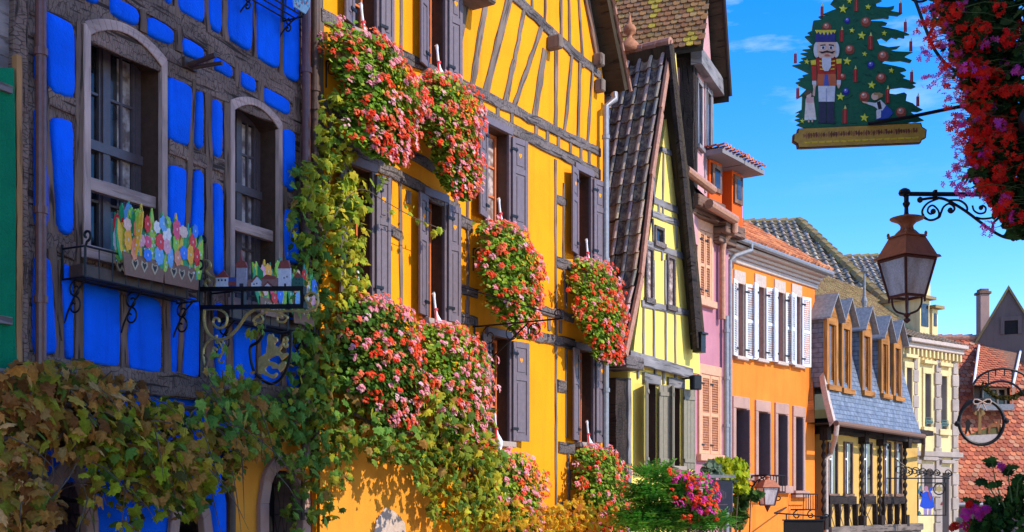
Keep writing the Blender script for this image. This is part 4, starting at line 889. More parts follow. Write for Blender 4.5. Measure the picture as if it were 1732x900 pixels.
# ================================================================== ORANGE HOUSE
o0, o1 = FO.u(1224), FO.u(1378); ov = FO.v(1224,432)
ora = thing('plaster_house', 'orange plaster house with white louvred shutters', 'house', FO.P((o0+o1)/2,gz(28),0))
UP = [(1244,1256,478,602),(1279,1291,484,606),(1312,1324,493,611),(1341,1352,500,616)]; LOW = [(1243,1261,690,800),(1281,1297,696,805),(1314,1328,700,822),(1344,1356,705,830)]
HW = [(FO.u(a),FO.u(b_),FO.v(a,d),FO.v(a,c)) for a,b_,c,d in UP+LOW]
w = MB(); wall_grid(w,FO,o0,o1,-5,ov,HW); shell(w,FO,o0,o1,-5,ov,8); obj('wall', w, M['orange'], ora)
for i,(a,b_,c,d) in enumerate(HW):
    if i < 4:
        window(FO,ora,a,b_,c,d,.2,'frame_lilac','sandstone_pale' if 'sandstone_pale' in M else 'pipe_copper','glass_curtain',1,3,.05,.03,None,'pipe_pale')
        f = MB(); f.box(FO,a-.1,b_+.1,d+.003,d+.30,-.02,.03); f.box(FO,a-.08,a,c,d,-.02,.03); f.box(FO,b_,b_+.08,c,d,-.02,.03); obj('window_surround', f, M['pipe_pale'], ora)
        wl = (a-FO.u(UP[i][0]-15)) if i else .5
        shutter(FO,ora,a-.03,.42,c-.03,d+.02,-1,16,'white',style='louvre',w=.05,heart=None); shutter(FO,ora,b_+.03,.42 if i < 3 else .36,c-.03,d+.02,1,12,'white',style='louvre',w=.05,heart=None)
    else:
        f = MB(); k = .14; f.box(FO,a-k,b_+k,d+.003,d+.28,-.02,.045); f.box(FO,a-k,a,c,d,-.02,.045); f.box(FO,b_,b_+k,c,d,-.02,.045); f.box(FO,a-k-.06,b_+k+.06,c-.18,c-.002,-.02,.14); obj('window_surround', f, M['stone'], ora, bevel=.012)
        window(FO,ora,a,b_,c,d,.28,'frame_brown','frame_lilac','glass',1,3,.05,.03)
        shutter(FO,ora,b_-.02,(b_-a)*.8,c+.02,d-.03,-1,76,'shutter',style='plank',w=-.24,heart=None)
m_ = MB()
for z0,z1,wo in ((-.10,.02,.05),(.02,.10,.10),(.10,.18,.18),(.18,.26,.32)): m_.box(FO,o0-.1,o1+.12,ov+z0,ov+z1,-.1,wo)
obj('cornice', m_, M['pipe_pale'], ora, bevel=.015)
gt = MB(); gt.tube([FO.P(o0-.2,ov+.33,.40),FO.P(o1+.2,ov+.28,.40)],.07,10); obj('gutter', gt, M['pipe_zinc'], ora)
P0 = FO.P(o0-.15,ov+.35,.42); apx = FO.P(*FO.uv(1247,352,-1.8),-1.8); e = FO.n*-2.2+V((0,0,1)); 
hh = FO.v(1247,352,-1.8)-(ov+.35); rf_ = roof_frame(P0,FO.d,FO.n*-2.22+V((0,0,hh))); Ls = math.hypot(2.22,hh); W_ = o1-o0+.35
poly = [(0,0),(W_,0),(W_-.3,.25),(.25,Ls),(0,Ls)]
m_ = MB(); m_.poly([rf_.P(x,y,-.03) for x,y in poly]); m_.poly([FO.P(o0-.15,ov+.3,.42),FO.P(o1+.2,ov+.3,.42),FO.P(o1+.2,ov+.3,-6),FO.P(o0-.15,ov+.3,-6)]); orf = obj('roof', m_, M['soffit'], ora)
tl = MB(); tiles(tl,rf_,poly,.20,.20,'roman',[(.66,.22,.09),(.58,.19,.085),(.72,.28,.12),(.5,.17,.08)],.03); obj('tiles', tl, M['tile_salmon'], orf)
# zinc elbow from its gutter
pipe([FO.P(o0+.55,ov+.3,.42),FO.P(o0+.55,ov+.15,.42),FO.P(o0+.15,ov-.02,.2),FO.P(o0+.03,ov-.15,.14),FO.P(o0+.03,-2,.14)],.06,'pipe_zinc',ora)
# ================================================================== SLATE MANSARD HOUSE WITH ORIEL
s0, s1 = FS.u(1388), FS.u(1541)
sla = thing('oriel_house', 'timbered oriel house under a blue slate mansard with five dormers', 'house', FS.P((s0+s1)/2,gz(33),0))
vE = FS.v(1411,714,.8)
PR = []
for x,y,w_ in ((1411,714,.85),(1402,678,.66),(1396,648,.56),(1390,600,.36),(1384,550,.14),(1379,508,-.05)): PR.append((w_,FS.v(x,y,w_),FS.u(x,w_)))
uE0, uE1 = FS.u(1411,.85), FS.u(1558,.85)
m_ = MB(); acc = 0
for i in range(len(PR)-1):
    (wa,va,ua),(wb,vb,ub) = PR[i],PR[i+1]; ll = math.hypot(wa-wb,va-vb)
    ra, rb_ = uE1-(ua-uE0)*.0-.04*i, uE1-.04*(i+1)
    m_.poly([FS.P(ua,va,wa),FS.P(ra,va,wa),FS.P(rb_,vb,wb),FS.P(ub,vb,wb)],None,[(ua,acc),(ra,acc),(rb_,acc+ll),(ub,acc+ll)]); acc += ll
man = obj('mansard_roof', m_, M['slate'], sla)
m_ = MB()
for i in range(len(PR)-1):
    (wa,va,ua),(wb,vb,ub) = PR[i],PR[i+1]; m_.add([FS.P(ua-.06,va,wa+.02),FS.P(ua+.04,va,wa+.04),FS.P(ub+.04,vb,wb+.04),FS.P(ub-.06,vb,wb+.02),FS.P(ua-.06,va-.12,wa-.1),FS.P(ub-.06,vb-.12,wb-.1)],[(0,1,2,3),(0,3,5,4)])
obj('verge_board', m_, M['pipe_pale'], man)
# body under the mansard
w = MB(); wall_grid(w,FS,s0-.05,s1+.02,-5,vE+.05,(),-.35); shell(w,FS,s0-.05,s1+.02,-5,vE+1.0,8,-.35); obj('wall', w, M['oriel'], sla)
m_ = MB(); m_.poly([FS.P(PR[0][2]-.1,vE-.02,.8),FS.P(uE1,vE-.02,.8),FS.P(uE1,vE-.02,-.4),FS.P(PR[0][2]-.1,vE-.02,-.4)]); obj('soffit', m_, M['soffit'], man)
m_ = MB(); m_.add([FS.P(PR[-1][2]-.1,PR[-1][1],-.2),FS.P(PR[0][2]-.2,vE,.4),FS.P(PR[0][2]-.2,vE,-1.5),FS.P(PR[-1][2]-.1,PR[-1][1],-1.5)],[(0,1,2,3)],None,[[(0,0),(0,3),(2,3),(2,0)]]); obj('side_boarding', m_, M['dormerwood'], sla)
gt = MB(); gt.tube([FS.P(uE0-.05,vE-.04,.92),FS.P(uE1+.05,vE-.10,.92)],.075,10); obj('gutter', gt, M['bluebeam'], man)
# oriel front
ob = FS.v(1388,896,.2); ot = vE-.18
w = MB(); w.box(FS,s0,s1,ob,ot,-.36,.2); obj('oriel_wall', w, M['oriel'], sla)
c6 = C(1360,700,4.5)
for a,b_ in ((176,248),(298,362),(440,512),(600,654),(686,738)):
    x0, x1 = 1360+a/4.5, 1360+b_/4.5; A, B_ = FS.u(x0,.2), FS.u(x1,.2); t, bt = FS.v(x0,747,.2), FS.v(x0,838,.2)
    f = MB(); k = .05; f.box(FS,A,A+k,bt,t,.2,.25); f.box(FS,B_-k,B_,bt,t,.2,.25); f.box(FS,A+k,B_-k,t-k,t,.2,.248); f.box(FS,A-.03,B_+.03,bt-.05,bt+k,.2,.28)
    Wn = obj('window', f, M['bluebeam'], sla); p = MB(); p.box(FS,A+k,B_-k,bt+k,t-k,.19,.212); obj('pane', p, M['glass'], Wn)
    q = MB(); xx = A+(B_-A)*.38; q.box(FS,xx-.022,xx+.022,bt+k,t-k,.212,.235); q.box(FS,A+k,xx-.03,bt+(t-bt)*.66,bt+(t-bt)*.66+.05,.212,.235); obj('casement', q, M['white'], Wn)
for i,x in enumerate((133,425,562,755)):
    xx = 1360+x/4.5; A = FS.u(xx,.2); m_ = MB(); prof = []
    y = ob
    while y < ot: prof.append((.05+.02*math.sin(y*26), y)); y += .03
    m_.lathe(FS.P(A,0,.26),[(r,h) for r,h in prof],9); m_.box(FS,A-.13,A+.13,ot-.25,ot+.1,.2,.42); m_.box(FS,A-.11,A+.11,ob,ob+.35,.2,.36); obj('carved_column', m_, M['darkbeam'], sla)
for x0,x1 in ((172,375),(440,525),(585,745)):
    A, B_ = FS.u(1360+x0/4.5,.2), FS.u(1360+x1/4.5,.2); yy = FS.v(1360+x0/4.5,846,.2); m_ = MB(); m_.timber(FS,(A,yy),(B_,yy),.24,.2,.30,.02); obj('carved_sill', m_, M['darkbeam'], sla)
    n = max(1,int((B_-A)/.5))
    for k in range(n+1):
        xx = A+(B_-A)*k/n; m_ = MB(); m_.timber(FS,(xx,yy-.1),(xx,ob+.05),.12,.2,.33,.03,.4); obj('console', m_, M['darkbeam'], sla)
    for k in range(n):
        xa, xb = A+(B_-A)*k/n+.08, A+(B_-A)*(k+1)/n-.08
        for q in ((xa,xb),(xb,xa)): m_ = MB(); m_.timber(FS,(q[0],yy-.12),(q[1],ob+.05),.03,.2,.215,.003); obj('brace', m_, M['bluebeam'], sla)
for A,B_,yy,t,wo in ((s0-.1,s1+.1,ot+.05,.22,.40),(s0-.2,s1+.25,ot+.26,.16,.62),(s0-.1,s1+.1,ob-.03,.2,.36),(s0-.1,s1+.1,ob-.2,.14,.28)):
    m_ = MB(); m_.timber(FS,(A,yy),(B_,yy),t,-.2,wo,.012); obj('beam', m_, M['darkbeam'] if yy > ot else M['greypost'], sla)
pipe([FS.P(uE0+.02,vE-.06,.92),FS.P(uE0+.0,vE-.32,.9),FS.P(s0-.1,vE-.75,.35),FS.P(s0-.22,vE-.95,.25),FS.P(s0-.22,-3,.25)],.062,'pipe_pale',sla)
pipe([FS.P(uE1,vE-.1,.92),FS.P(uE1,vE-.3,.92),FS.P(s1+.2,vE-.62,.3)],.06,'frame_brown',sla)
# dormers
for x0,x1,yp,yb in ((1399,1418,500,654),(1424,1441,509,660),(1459,1475,523,664),(1491,1505,538,669),(1512,1526,546,673)):
    wd_ = .60; A, B_ = FS.u(x0,wd_), FS.u(x1,wd_); t, bt = FS.v(x0,yp,wd_), FS.v(x0,yb,wd_); tv = t-.52; mid = (A+B_)/2
    f = MB(); k = .13
    f.box(FS,A,A+k,bt,tv,wd_-.1,wd_); f.box(FS,B_-k,B_,bt,tv,wd_-.1,wd_); f.box(FS,A+k,B_-k,tv-.2,tv,wd_-.1,wd_-.003); f.box(FS,A-.04,B_+.04,bt-.08,bt+.06,wd_-.12,wd_+.08)
    f.prism(FS,[(A,tv),(B_,tv),(mid,t)],wd_-.1,wd_+.004); D = obj('dormer', f, M['dormerwood'], sla)
    p = MB(); p.box(FS,A+k,B_-k,bt+.06,tv-.2,wd_-.12,wd_-.07); Wn = obj('pane', p, M['glass_amber'] if 'glass_amber' in M else M['glass'], D)
    p = MB(); p.box(FS,A+k,A+k+.05,bt+.06,tv-.2,wd_-.07,wd_-.03); p.box(FS,B_-k-.05,B_-k,bt+.06,tv-.2,wd_-.07,wd_-.03); obj('casement', p, M['dormerwood'], D)
    ck = MB()
    for X in (A+.01,B_-.01): ck.poly([FS.P(X,bt,wd_-.02),FS.P(X,tv,wd_-.02),FS.P(X,tv,-.5),FS.P(X,bt,-.5)],None,[(0,0),(0,tv-bt),(1.1,tv-bt),(1.1,0)])
    obj('cheek', ck, M['slate'], D)
    rf = MB(); q = .16
    for X in (A-.14,B_+.14):
        ev = tv-.10; rf.add([FS.P(X,ev,wd_+q),FS.P(mid,t+.06,wd_+q),FS.P(mid,t+.06,-1.6),FS.P(X,ev,-1.6),FS.P(X,ev+.05,wd_+q),FS.P(mid,t+.11,wd_+q),FS.P(mid,t+.11,-1.6),FS.P(X,ev+.05,-1.6)],[(0,1,2,3),(4,5,6,7),(0,1,5,4),(0,3,7,4)])
    obj('roof', rf, M['zincroof'], D)
# mossy upper roof
rp0 = FS.P(0,PR[-1][1]-.1,-.1); hr = FS.v(1372,458,-3.3)-PR[-1][1]+.1; e = FS.n*-3.2+V((0,0,hr)); rf_ = roof_frame(rp0,FS.d,e)
poly = [(PR[-1][2]-.1,0),(uE1+.2,0),(FS.u(1530,-3.3),e.length),(FS.u(1340,-3.3),e.length)]
m_ = MB(); m_.poly([rf_.P(x,y,-.03) for x,y in poly]); up_ = obj('upper_roof', m_, M['moss'], sla)
tl = MB(); tiles(tl,rf_,poly,.17,.15,'beaver',[(.34,.21,.10),(.40,.27,.13),(.30,.19,.1),(.38,.30,.12)],.03); obj('tiles', tl, M['tile_moss'], up_)
b0 = at(1462,530,FS.P(FS.u(1462),0,-1).y); m_ = MB(); m_.lathe(b0,[(.16,0),(.1,.08),(.06,.2),(.1,.35),(.05,.5),(.035,1.0),(.03,1.2),(.11,1.24),(.12,1.32)],10); obj('vent_pipe', m_, M['zincroof'], up_)
# ================================================================== CREAM BUILDING
e0, e1 = FE.u(1528), FE.u(1621); ev = FE.v(1528,585)
cre = thing('stone_house', 'cream house with grey quoins and a bracketed cornice', 'house', FE.P((e0+e1)/2,gz(39),0))
UPW = [(1532,1541,622,722),(1563,1573,632,722),(1590,1600,636,726)]; LOWW = [(1535,1546,800,920),(1561,1575,795,830),(1592,1603,800,920)]
HW = [(FE.u(a),FE.u(b_),FE.v(a,d),FE.v(a,c)) for a,b_,c,d in UPW+LOWW]
w = MB(); wall_grid(w,FE,e0,e1,-6,ev,HW); shell(w,FE,e0,e1,-6,ev,8); obj('wall', w, M['cream'], cre)
for i,(a,b_,c,d) in enumerate(HW):
    f = MB(); k = .13; f.box(FE,a-k,a,c,d,-.02,.05); f.box(FE,b_,b_+k,c,d,-.02,.05); f.box(FE,a-k,b_+k,d+.002,d+.2,-.02,.052); f.box(FE,a-k-.07,b_+k+.07,d+.32,d+.44,-.02,.16); f.box(FE,a-k-.05,b_+k+.05,c-.2,c-.002,-.02,.12); obj('window_surround', f, M['cream'] if i < 3 else M['greystone'], cre, bevel=.01)
    window(FE,cre,a,b_,c,d,.24,'lightbeam','greystone','glass',1,3,.05,.03)
    if i < 3:
        b = MB(); rod(b,FE,[(a,c+.02),(a,c+.3),(b_,c+.3),(b_,c+.02)],.012,.08)
        for k in range(4): rod(b,FE,spiral(a+(b_-a)*(k+.5)/4,c+.15,.09,.02,0,400,10),.012,.08)
        obj('window_rail', b, M['verdigris'] if 'verdigris' in M else M['iron'], cre)
for x,t in ((1547,.22),(1585,.3),(1614,.3)):
    m_ = MB(); A = FE.u(x); y = -4.0; k = 0
    while y < ev-.3: m_.box(FE,A-t/2-(.05 if k % 2 else 0),A+t/2+(.05 if k % 2 else 0),y,y+.40,-.02,.07); y += .42; k += 1
    obj('quoin', m_, M['greystone'], cre, bevel=.012)
m_ = MB(); yy = FE.v(1540,766); m_.box(FE,e0-.05,e1+.1,yy-.1,yy+.08,-.05,.14); obj('string_course', m_, M['greystone'], cre, bevel=.02)
m_ = MB(); m_.box(FE,e0-.05,e1+.06,ev-.05,ev+.12,-.1,.2); m_.box(FE,e0-.05,e1+.1,ev+.12,ev+.26,-.1,.34); obj('cornice', m_, M['pipe_pale'], cre, bevel=.02)
m_ = MB(); x = e0+.1
while x < e1: m_.box(FE,x,x+.1,ev-.30,ev-.05,0,.16); x += .24
obj('modillions', m_, M['cream'], cre, bevel=.01)
rp0 = FE.P(e0-.1,ev+.26,.34); rf_ = roof_frame(rp0,FE.d,FE.n*-2.6+V((0,0,1.1)))
poly = [(0,0),(e1-e0+.2,0),(e1-e0-.8,2.6),(0,2.8)]; m_ = MB(); m_.poly([rf_.P(x,y,-.03) for x,y in poly]); cr_ = obj('roof', m_, M['moss'], cre)
tl = MB(); tiles(tl,rf_,poly,.2,.17,'beaver',[(.3,.22,.16),(.25,.2,.17),(.34,.25,.16)],.03); obj('tiles', tl, M['tile_moss'], cr_)
for x0,x1,yt,yb in ((1556,1572,505,556),(1577,1586,522,556)):
    w_ = -.6; A,B_ = FE.u(x0,w_),FE.u(x1,w_); t,bt = FE.v(x0,yt,w_),FE.v(x0,yb,w_); b = MB(); b.box(FE,A,B_,bt-.3,t,-2.2,w_); D = obj('dormer', b, M['cream'], cre)
    b = MB(); b.box(FE,A+.08,B_-.08,bt+.1,t-.15,w_,w_+.02); obj('pane', b, M['glass'], D); b = MB(); b.box(FE,A-.12,B_+.12,t,t+.1,-2.3,w_+.2); obj('roof', b, M['moss'], D)
m_ = MB(); A,vv = FE.uv(1567,528,-1.4); m_.box(FE,A-.25,A+.25,vv-1.5,vv+1.25,-1.9,-1.4); obj('chimney', m_, M['cream'], cre)
# ================================================================== RED TILED HOUSE ACROSS THE END
FR = frontal(42.0)
ru0, ru1 = FR.u(1606), FR.u(1960); rv = FR.v(1650,851); YR = 47.2
rid = at(1650,573,YR).z; rfr = roof_frame((0,42,rv),(1,0,0),(0,YR-42,rid-rv)); RL = math.hypot(YR-42,rid-rv)
red = thing('tiled_house', 'house with a big red tiled roof closing the street', 'house', FR.P((ru0+ru1)/2,gz(42),0))
w = MB(); wall_grid(w,FR,ru0+.2,ru1,-6,rv,(),-.5); shell(w,FR,ru0+.2,ru1,-6,rv,10,-.5); w.poly([V((ru0+.2,42.5,rv)),V((ru0+.2,YR,rid-.1)),V((ru0+.2,52.4,rv))]); obj('wall', w, M['grey_wall'], red)
m_ = MB(); m_.poly([rfr.P(ru0,0,-.04),rfr.P(ru1,0,-.04),rfr.P(ru1,RL,-.04),rfr.P(ru0,RL,-.04)]); m_.poly([V((ru0,YR,rid-.04)),V((ru1,YR,rid-.04)),V((ru1,52.4,rv)),V((ru0,52.4,rv))]); rr_ = obj('roof', m_, M['soffit'], red)
tl = MB(); tiles(tl,rfr,[(ru0,0),(ru1-2,0),(ru1-2,RL),(ru0,RL)],.22,.20,'beaver',[(.58,.17,.085),(.52,.145,.075),(.64,.21,.10),(.46,.13,.07),(.60,.27,.15),(.40,.12,.075)],.045); obj('tiles', tl, M['tile_red'], rr_)
m_ = MB(); x = ru0
while x < ru1-2: m_.tube([V((x,YR,rid+.02)),V((x+.42,YR,rid+.05))],[.13,.15],10); x += .40
obj('ridge_tiles', m_, M['bargeboard'], rr_)
m_ = MB(); m_.tube([V((ru0,41.9,rv-.05)),V((ru1-2,41.9,rv-.05))],.08,8); obj('gutter', m_, M['pipe_zinc'], rr_)
# shed dormer: flashing lines, raised tiles, window
tl_, tr_, bl_, br_ = (1655,586),(1727,586),(1646,652),(1712,656)
def onroof(px,py,l=0):
    r = ray(px,py); o = rfr.o+rfr.n*l; h = CAM+r*((o-CAM).dot(rfr.n)/r.dot(rfr.n)); return h
A,B_ = onroof(*tl_,.05), onroof(*tr_,.05); yb_ = 43.6; D_, Cc = at(bl_[0],bl_[1],yb_), at(br_[0],br_[1],yb_)
m_ = MB(); m_.poly([A,B_,Cc,D_]); und = [onroof(*bl_,-.2),onroof(*br_,-.2)]; m_.poly([A,D_,at(bl_[0]+1,700,44.2)]); m_.poly([B_,Cc,at(br_[0],700,44.2)]); dm = obj('dormer', m_, M['tile_plain'], red)
_d = (Cc-D_).normalized(); ef = roof_frame(D_,_d,(A-D_)-_d*(A-D_).dot(_d)); ln = (A-D_).length; wd_ = (Cc-D_).length
tl = MB(); sh_ = (B_-A).length; tiles(tl,ef,[((q-D_).dot(ef.d),(q-D_).dot(ef.e)) for q in (D_,Cc,B_,A)],.22,.2,'beaver',[(.58,.17,.085),(.52,.145,.075),(.64,.21,.10)],.045); obj('tiles', tl, M['tile_red'], dm)
for p,q in ((A,D_),(B_,Cc)): m_ = MB(); m_.tube([p+V((0,-.05,.03)),q+V((0,-.05,.03))],.045,6); obj('flashing', m_, M['white'], dm)
fw = frontal(yb_+.35); a,t = fw.uv(1664,655); b_, bt = fw.u(1707), fw.v(1664,684)
m_ = MB(); m_.box(fw,a-.25,b_+.15,bt-.02,t+.25,-.4,-.3); Wd = obj('window', m_, M['frame_brown'], dm)
m_ = MB(); k = .07; mid = (a+b_)/2+.1
for x in (a,mid,b_-k): m_.box(fw,x,x+k,bt,t,-.3,-.2)
m_.box(fw,a+k,b_-k,t-k,t,-.3,-.21); obj('sash', m_, M['pipe_pale'], Wd)
m_ = MB(); m_.box(fw,a+.05,b_-.05,bt,t-.05,-.29,-.27); obj('pane', m_, M['glass'], Wd); m_ = MB(); m_.box(fw,a-.3,b_+.15,bt-.22,bt,-.3,.1); obj('sill', m_, M['zincroof'], Wd)
# ================================================================== STONE GABLE AND CHIMNEY BEHIND
FK = Frame((0,56,0),(.9,-.436,0),(0,0,1),(-.436,-.9,0))
sto = thing('stone_house', 'old grey stone gable with a dark attic window and mossy verge', 'house', FK.P(FK.u(1706),gz(56),0))
Lg = [FK.uv(x,y) for x,y in ((1640,600),(1706,490),(1772,596),(1772,900),(1640,900))]; m_ = MB(); m_.prism(FK,Lg,-8,0); obj('gable_wall', m_, M['grey_wall'], sto)
a,t = FK.uv(1699,543); b_, bt = FK.u(1722), FK.v(1699,566); m_ = MB(); m_.box(FK,a-.14,b_+.14,t,t+.16,0,.06); m_.box(FK,a-.14,a,bt,t,0,.06); m_.box(FK,b_,b_+.14,bt,t,0,.06); Wd = obj('window', m_, M['grey_wall'], sto); m_ = MB(); m_.box(FK,a,b_,bt,t,-.05,.01); obj('pane', m_, M['dark'], Wd)
for q in ((1706,489,1640,600),(1706,489,1774,598)):
    p0 = FK.P(*FK.uv(q[0],q[1],.1),.1); p1 = FK.P(*FK.uv(q[2],q[3],.1),.1); m_ = MB(); k = V((0,0,.16)); bk = FK.n*-8; m_.add([p0,p1,p1+bk,p0+bk,p0+k,p1+k,p1+bk+k,p0+bk+k],[(0,1,2,3),(4,5,6,7),(0,1,5,4),(1,2,6,5)]); obj('roof', m_, M['moss'], sto)
chm = thing('chimney', 'tall slim brick chimney beside the stone gable', 'chimney', at(1665,570,54)); fc = frontal(54.0)
a,t = fc.uv(1658,497); b_ = fc.u(1674); m_ = MB(); m_.box(fc,a,b_,t-3.2,t,-.5,0); obj('shaft', m_, M['stone'], chm, bevel=.02); m_ = MB(); m_.box(fc,a-.07,b_+.07,t,t+.12,-.57,.07); m_.box(fc,a+.02,b_-.02,t+.12,t+.25,-.48,-.02); obj('cap', m_, M['bluebeam'], chm, bevel=.02)
# ================================================================== DARK TILED ROOFS BEHIND
for lab, corners, Yn, Yf, ylow, yhi, cols, cut in (
  ('house behind under a dark tiled hipped roof with pale ridge tiles', [(1240,377),(1350,375),(1530,545),(1240,545)], 41.5, 47.5, 545, 376, [(.07,.055,.05),(.10,.075,.06),(.14,.10,.075),(.19,.13,.09),(.06,.05,.05)], True),
  ('far house with a short dark tiled roof behind the lantern', [(1395,437),(1500,434),(1530,500),(1395,500)], 52, 55, 500, 436, [(.06,.055,.06),(.10,.085,.08),(.13,.1,.09)], False)):
    z0, z1 = at(0,ylow,Yn).z, at(0,yhi,Yf).z; rf_ = roof_frame((0,Yn,z0),(1,0,0),(0,Yf-Yn,z1-z0))
    pp = []
    for c in corners:
        r = ray(*c); h = CAM+r*((rf_.o-CAM).dot(rf_.n)/r.dot(rf_.n))-rf_.o; pp.append((h.dot(rf_.d),h.dot(rf_.e)))
    H = thing('tiled_house', lab, 'house', V((sum(rf_.P(*p).x for p in pp)/4,Yf,gz(Yf))))
    m_ = MB(); m_.poly([rf_.P(x,y,-.04) for x,y in pp]); q = [rf_.P(x,y,-.04) for x,y in pp]; m_.poly([q[0],q[1],V((q[1].x,Yf+6,z0)),V((q[0].x,Yf+6,z0))]); m_.poly([q[1],q[2],V((q[2].x,Yf+6,z0)),V((q[1].x,Yf+6,z0))]); rf = obj('roof', m_, M['soffit'], H)
    tl = MB(); tiles(tl,rf_,pp,.30 if cut else .3,.34,'roman',cols,.05,lit_hump=True); obj('tiles', tl, M['tile_grey'], rf)
    m_ = MB(); xs0, xs1, y0_, y1_ = q[3].x, q[2].x, Yn+.3, Yf+6
    m_.poly([V((xs0,y0_,-6)),V((xs1,y0_,-6)),V((xs1,y0_,z0)),V((xs0,y0_,z0))]); m_.poly([V((xs1,y0_,-6)),V((xs1,y1_,-6)),V((xs1,y1_,z0)),V((xs1,y0_,z0))]); m_.poly([V((xs0,y0_,-6)),V((xs0,y1_,-6)),V((xs0,y1_,z0)),V((xs0,y0_,z0))]); m_.poly([V((xs0,y1_,-6)),V((xs1,y1_,-6)),V((xs1,y1_,z0)),V((xs0,y1_,z0))]); obj('wall', m_, M['grey_wall'], H)
    m_ = MB(); a, b_ = rf_.P(*pp[1],.05), rf_.P(*pp[2],.05); n = int((b_-a).length/.4)
    for i in range(n): m_.tube([a+(b_-a)*(i/n),a+(b_-a)*((i+1.08)/n)+V((0,0,.03))],[.17,.22],8,None)
    n = int((q[1]-q[0]).length/.4)
    for i in range(n): m_.tube([q[0]+(q[1]-q[0])*(i/n)+V((0,0,.06)),q[0]+(q[1]-q[0])*((i+1)/n)+V((0,0,.09))],[.1,.13],8)
    obj('ridge_tiles', m_, M['moss'], rf)
# ================================================================== HOUSE ON THE RIGHT, OUT OF FRAME (carries lamp and signs, shades the blue house)
FP = Frame((1.5,3.2,0),(.471,.882,0),(0,0,1),(-.882,.471,0))
opp = thing('stone_house', 'unseen tall sandstone house out of frame on the right, carrying the lantern bracket and shading the blue house', 'house', FP.P(6,0,-3))
w = MB(); HH = 15.3; SE = 8.75
hol = [(sx,sx+1.0,z,z+1.7) for sx in (3.2,5.4,8.0) for z in (3.4,6.8,10.2)]
P = FP.P
for q in hol: pass
wall_grid(w,Frame(FP.o,FP.d,FP.e,FP.n),2,SE,-2,HH,hol); shell(w,FP,2,SE,-2,HH,9); w.poly([P(2,HH,0),P(SE,HH,0),P(SE,HH,-9),P(2,HH,-9)]); obj('wall', w, M['pale_render'], opp)
for a,b_,c,d in hol: window(FP,opp,a,b_,c,d,.25,'white','greystone','glass',2,3,.06,.03,None,'greystone')
# ================================================================== LANTERN ON ITS BRACKET (right)
YL = 10.5
def lan(px, py): return at(px, py, YL)
LF = frontal(YL)
br = thing('lamp_bracket', 'black wrought iron wall bracket with scrolls carrying the big lantern', 'bracket', lan(1760,330))
m_ = MB(); m_.tube([lan(1531,328),lan(1935,331)],.020,10); m_.lathe(lan(1530,333),[(.0,-.0),(.045,.015),(.055,.035),(.045,.06),(.02,.075)],12); m_.box(LF,*sorted((LF.u(1579),LF.u(1584))),LF.v(1580,334),LF.v(1580,322),-.025,.025); obj('bar', m_, M['iron'], br)
cL = C(1460,300,3.463)
def lp(*q): return [LF.uv(*cL(x,y)) for x,y in q]
def smooth(pts, n=6):
    out = []
    for i in range(len(pts)-1):
        p0, p1, p2, p3 = pts[max(i-1,0)], pts[i], pts[i+1], pts[min(i+2,len(pts)-1)]
        for k in range(n):
            t = k/n; out.append(tuple(.5*(2*b+(c-a)*t+(2*a-5*b+4*c-d)*t*t+(3*b-a-3*c+d)*t**3) for a,b,c,d in zip(p0,p1,p2,p3)))
    return out+[pts[-1]]
for q,r in ((lp((333,132),(400,122),(470,126),(540,160),(610,205),(680,258),(750,310),(820,348),(885,360),(945,356),(1200,350),(1600,345)),.013),
  (lp((440,125),(380,150),(348,190),(352,225),(385,250),(425,245),(452,215),(470,175),(500,155),(525,165),(535,185),(520,205),(505,203),(498,190)),.010),
  (lp((425,245),(448,232),(455,205)),.009),(lp((352,215),(360,240),(400,250),(440,232),(440,195),(410,165),(385,175),(378,200),(395,215),(412,205)),.009),
  (lp((500,135),(560,135),(600,160),(610,190),(595,195)),.010),(lp((660,235),(700,243),(760,235),(800,210),(830,170)),.010),(lp((640,165),(650,195),(680,212),(712,205),(718,180),(700,165),(690,180)),.009),(lp((800,205),(790,240),(765,265),(755,300)),.011),(lp((820,190),(825,240),(850,280),(890,300),(930,290)),.010)):
    m_ = MB(); rod(m_,LF,smooth(q),r); obj('scroll', m_, M['iron'], br)
m_ = MB()
for x,y,r in ((333,132,.028),(410,200,.026),(510,192,.024),(880,358,.026),(690,178,.022)): m_.lathe(LF.P(*lp((x,y))[0])-V((0,0,r)),[(0.004,0),(r*.8,r*.4),(r,r),(r*.8,r*1.6),(.004,r*2)],8)
obj('knob', m_, M['iron'], br)
ln = thing('street_lantern', 'big four sided copper lantern with frosted panes hanging from the scrolled bracket', 'lantern', lan(1537,545))
AX = lan(1534,450); ROT = math.radians(45+24)
def ringp(hw, z):  # square ring
    return [V((AX.x+hw*1.414*math.cos(ROT+k*PI/2), AX.y+hw*1.414*math.sin(ROT+k*PI/2), z)) for k in range(4)]
zz = lambda y: lan(1537,y).z
def frust(mb, h0, z0, h1, z1, cap=True):
    a, b = ringp(h0,z0), ringp(h1,z1); mb.add(a+b,[(i,(i+1)%4,4+(i+1)%4,4+i) for i in range(4)]+([(3,2,1,0),(4,5,6,7)] if cap else []))
Hs = .178
m_ = MB(); frust(m_,Hs*1.03,zz(435),Hs*.62,zz(402)); frust(m_,Hs*1.16,zz(438),Hs*1.10,zz(434)); frust(m_,Hs*.68,zz(402),Hs*.66,zz(399)); obj('roof', m_, M['lcopper'], ln)
m_ = MB()
for p in ringp(Hs*.63,zz(399)): m_.lathe(p,[(.012,0),(.015,.012),(.01,.028),(.002,.034)],8)
m_.lathe(V((AX.x,AX.y,zz(400))),[(.115,0),(.105,.02),(.075,.05),(.06,.06),(.055,.085),(.06,.10),(.085,.125),(.145,.15),(.15,.16),(.10,.175),(.04,.19)],16); obj('chimney_cap', m_, M['lcopper'], ln, smooth=False)
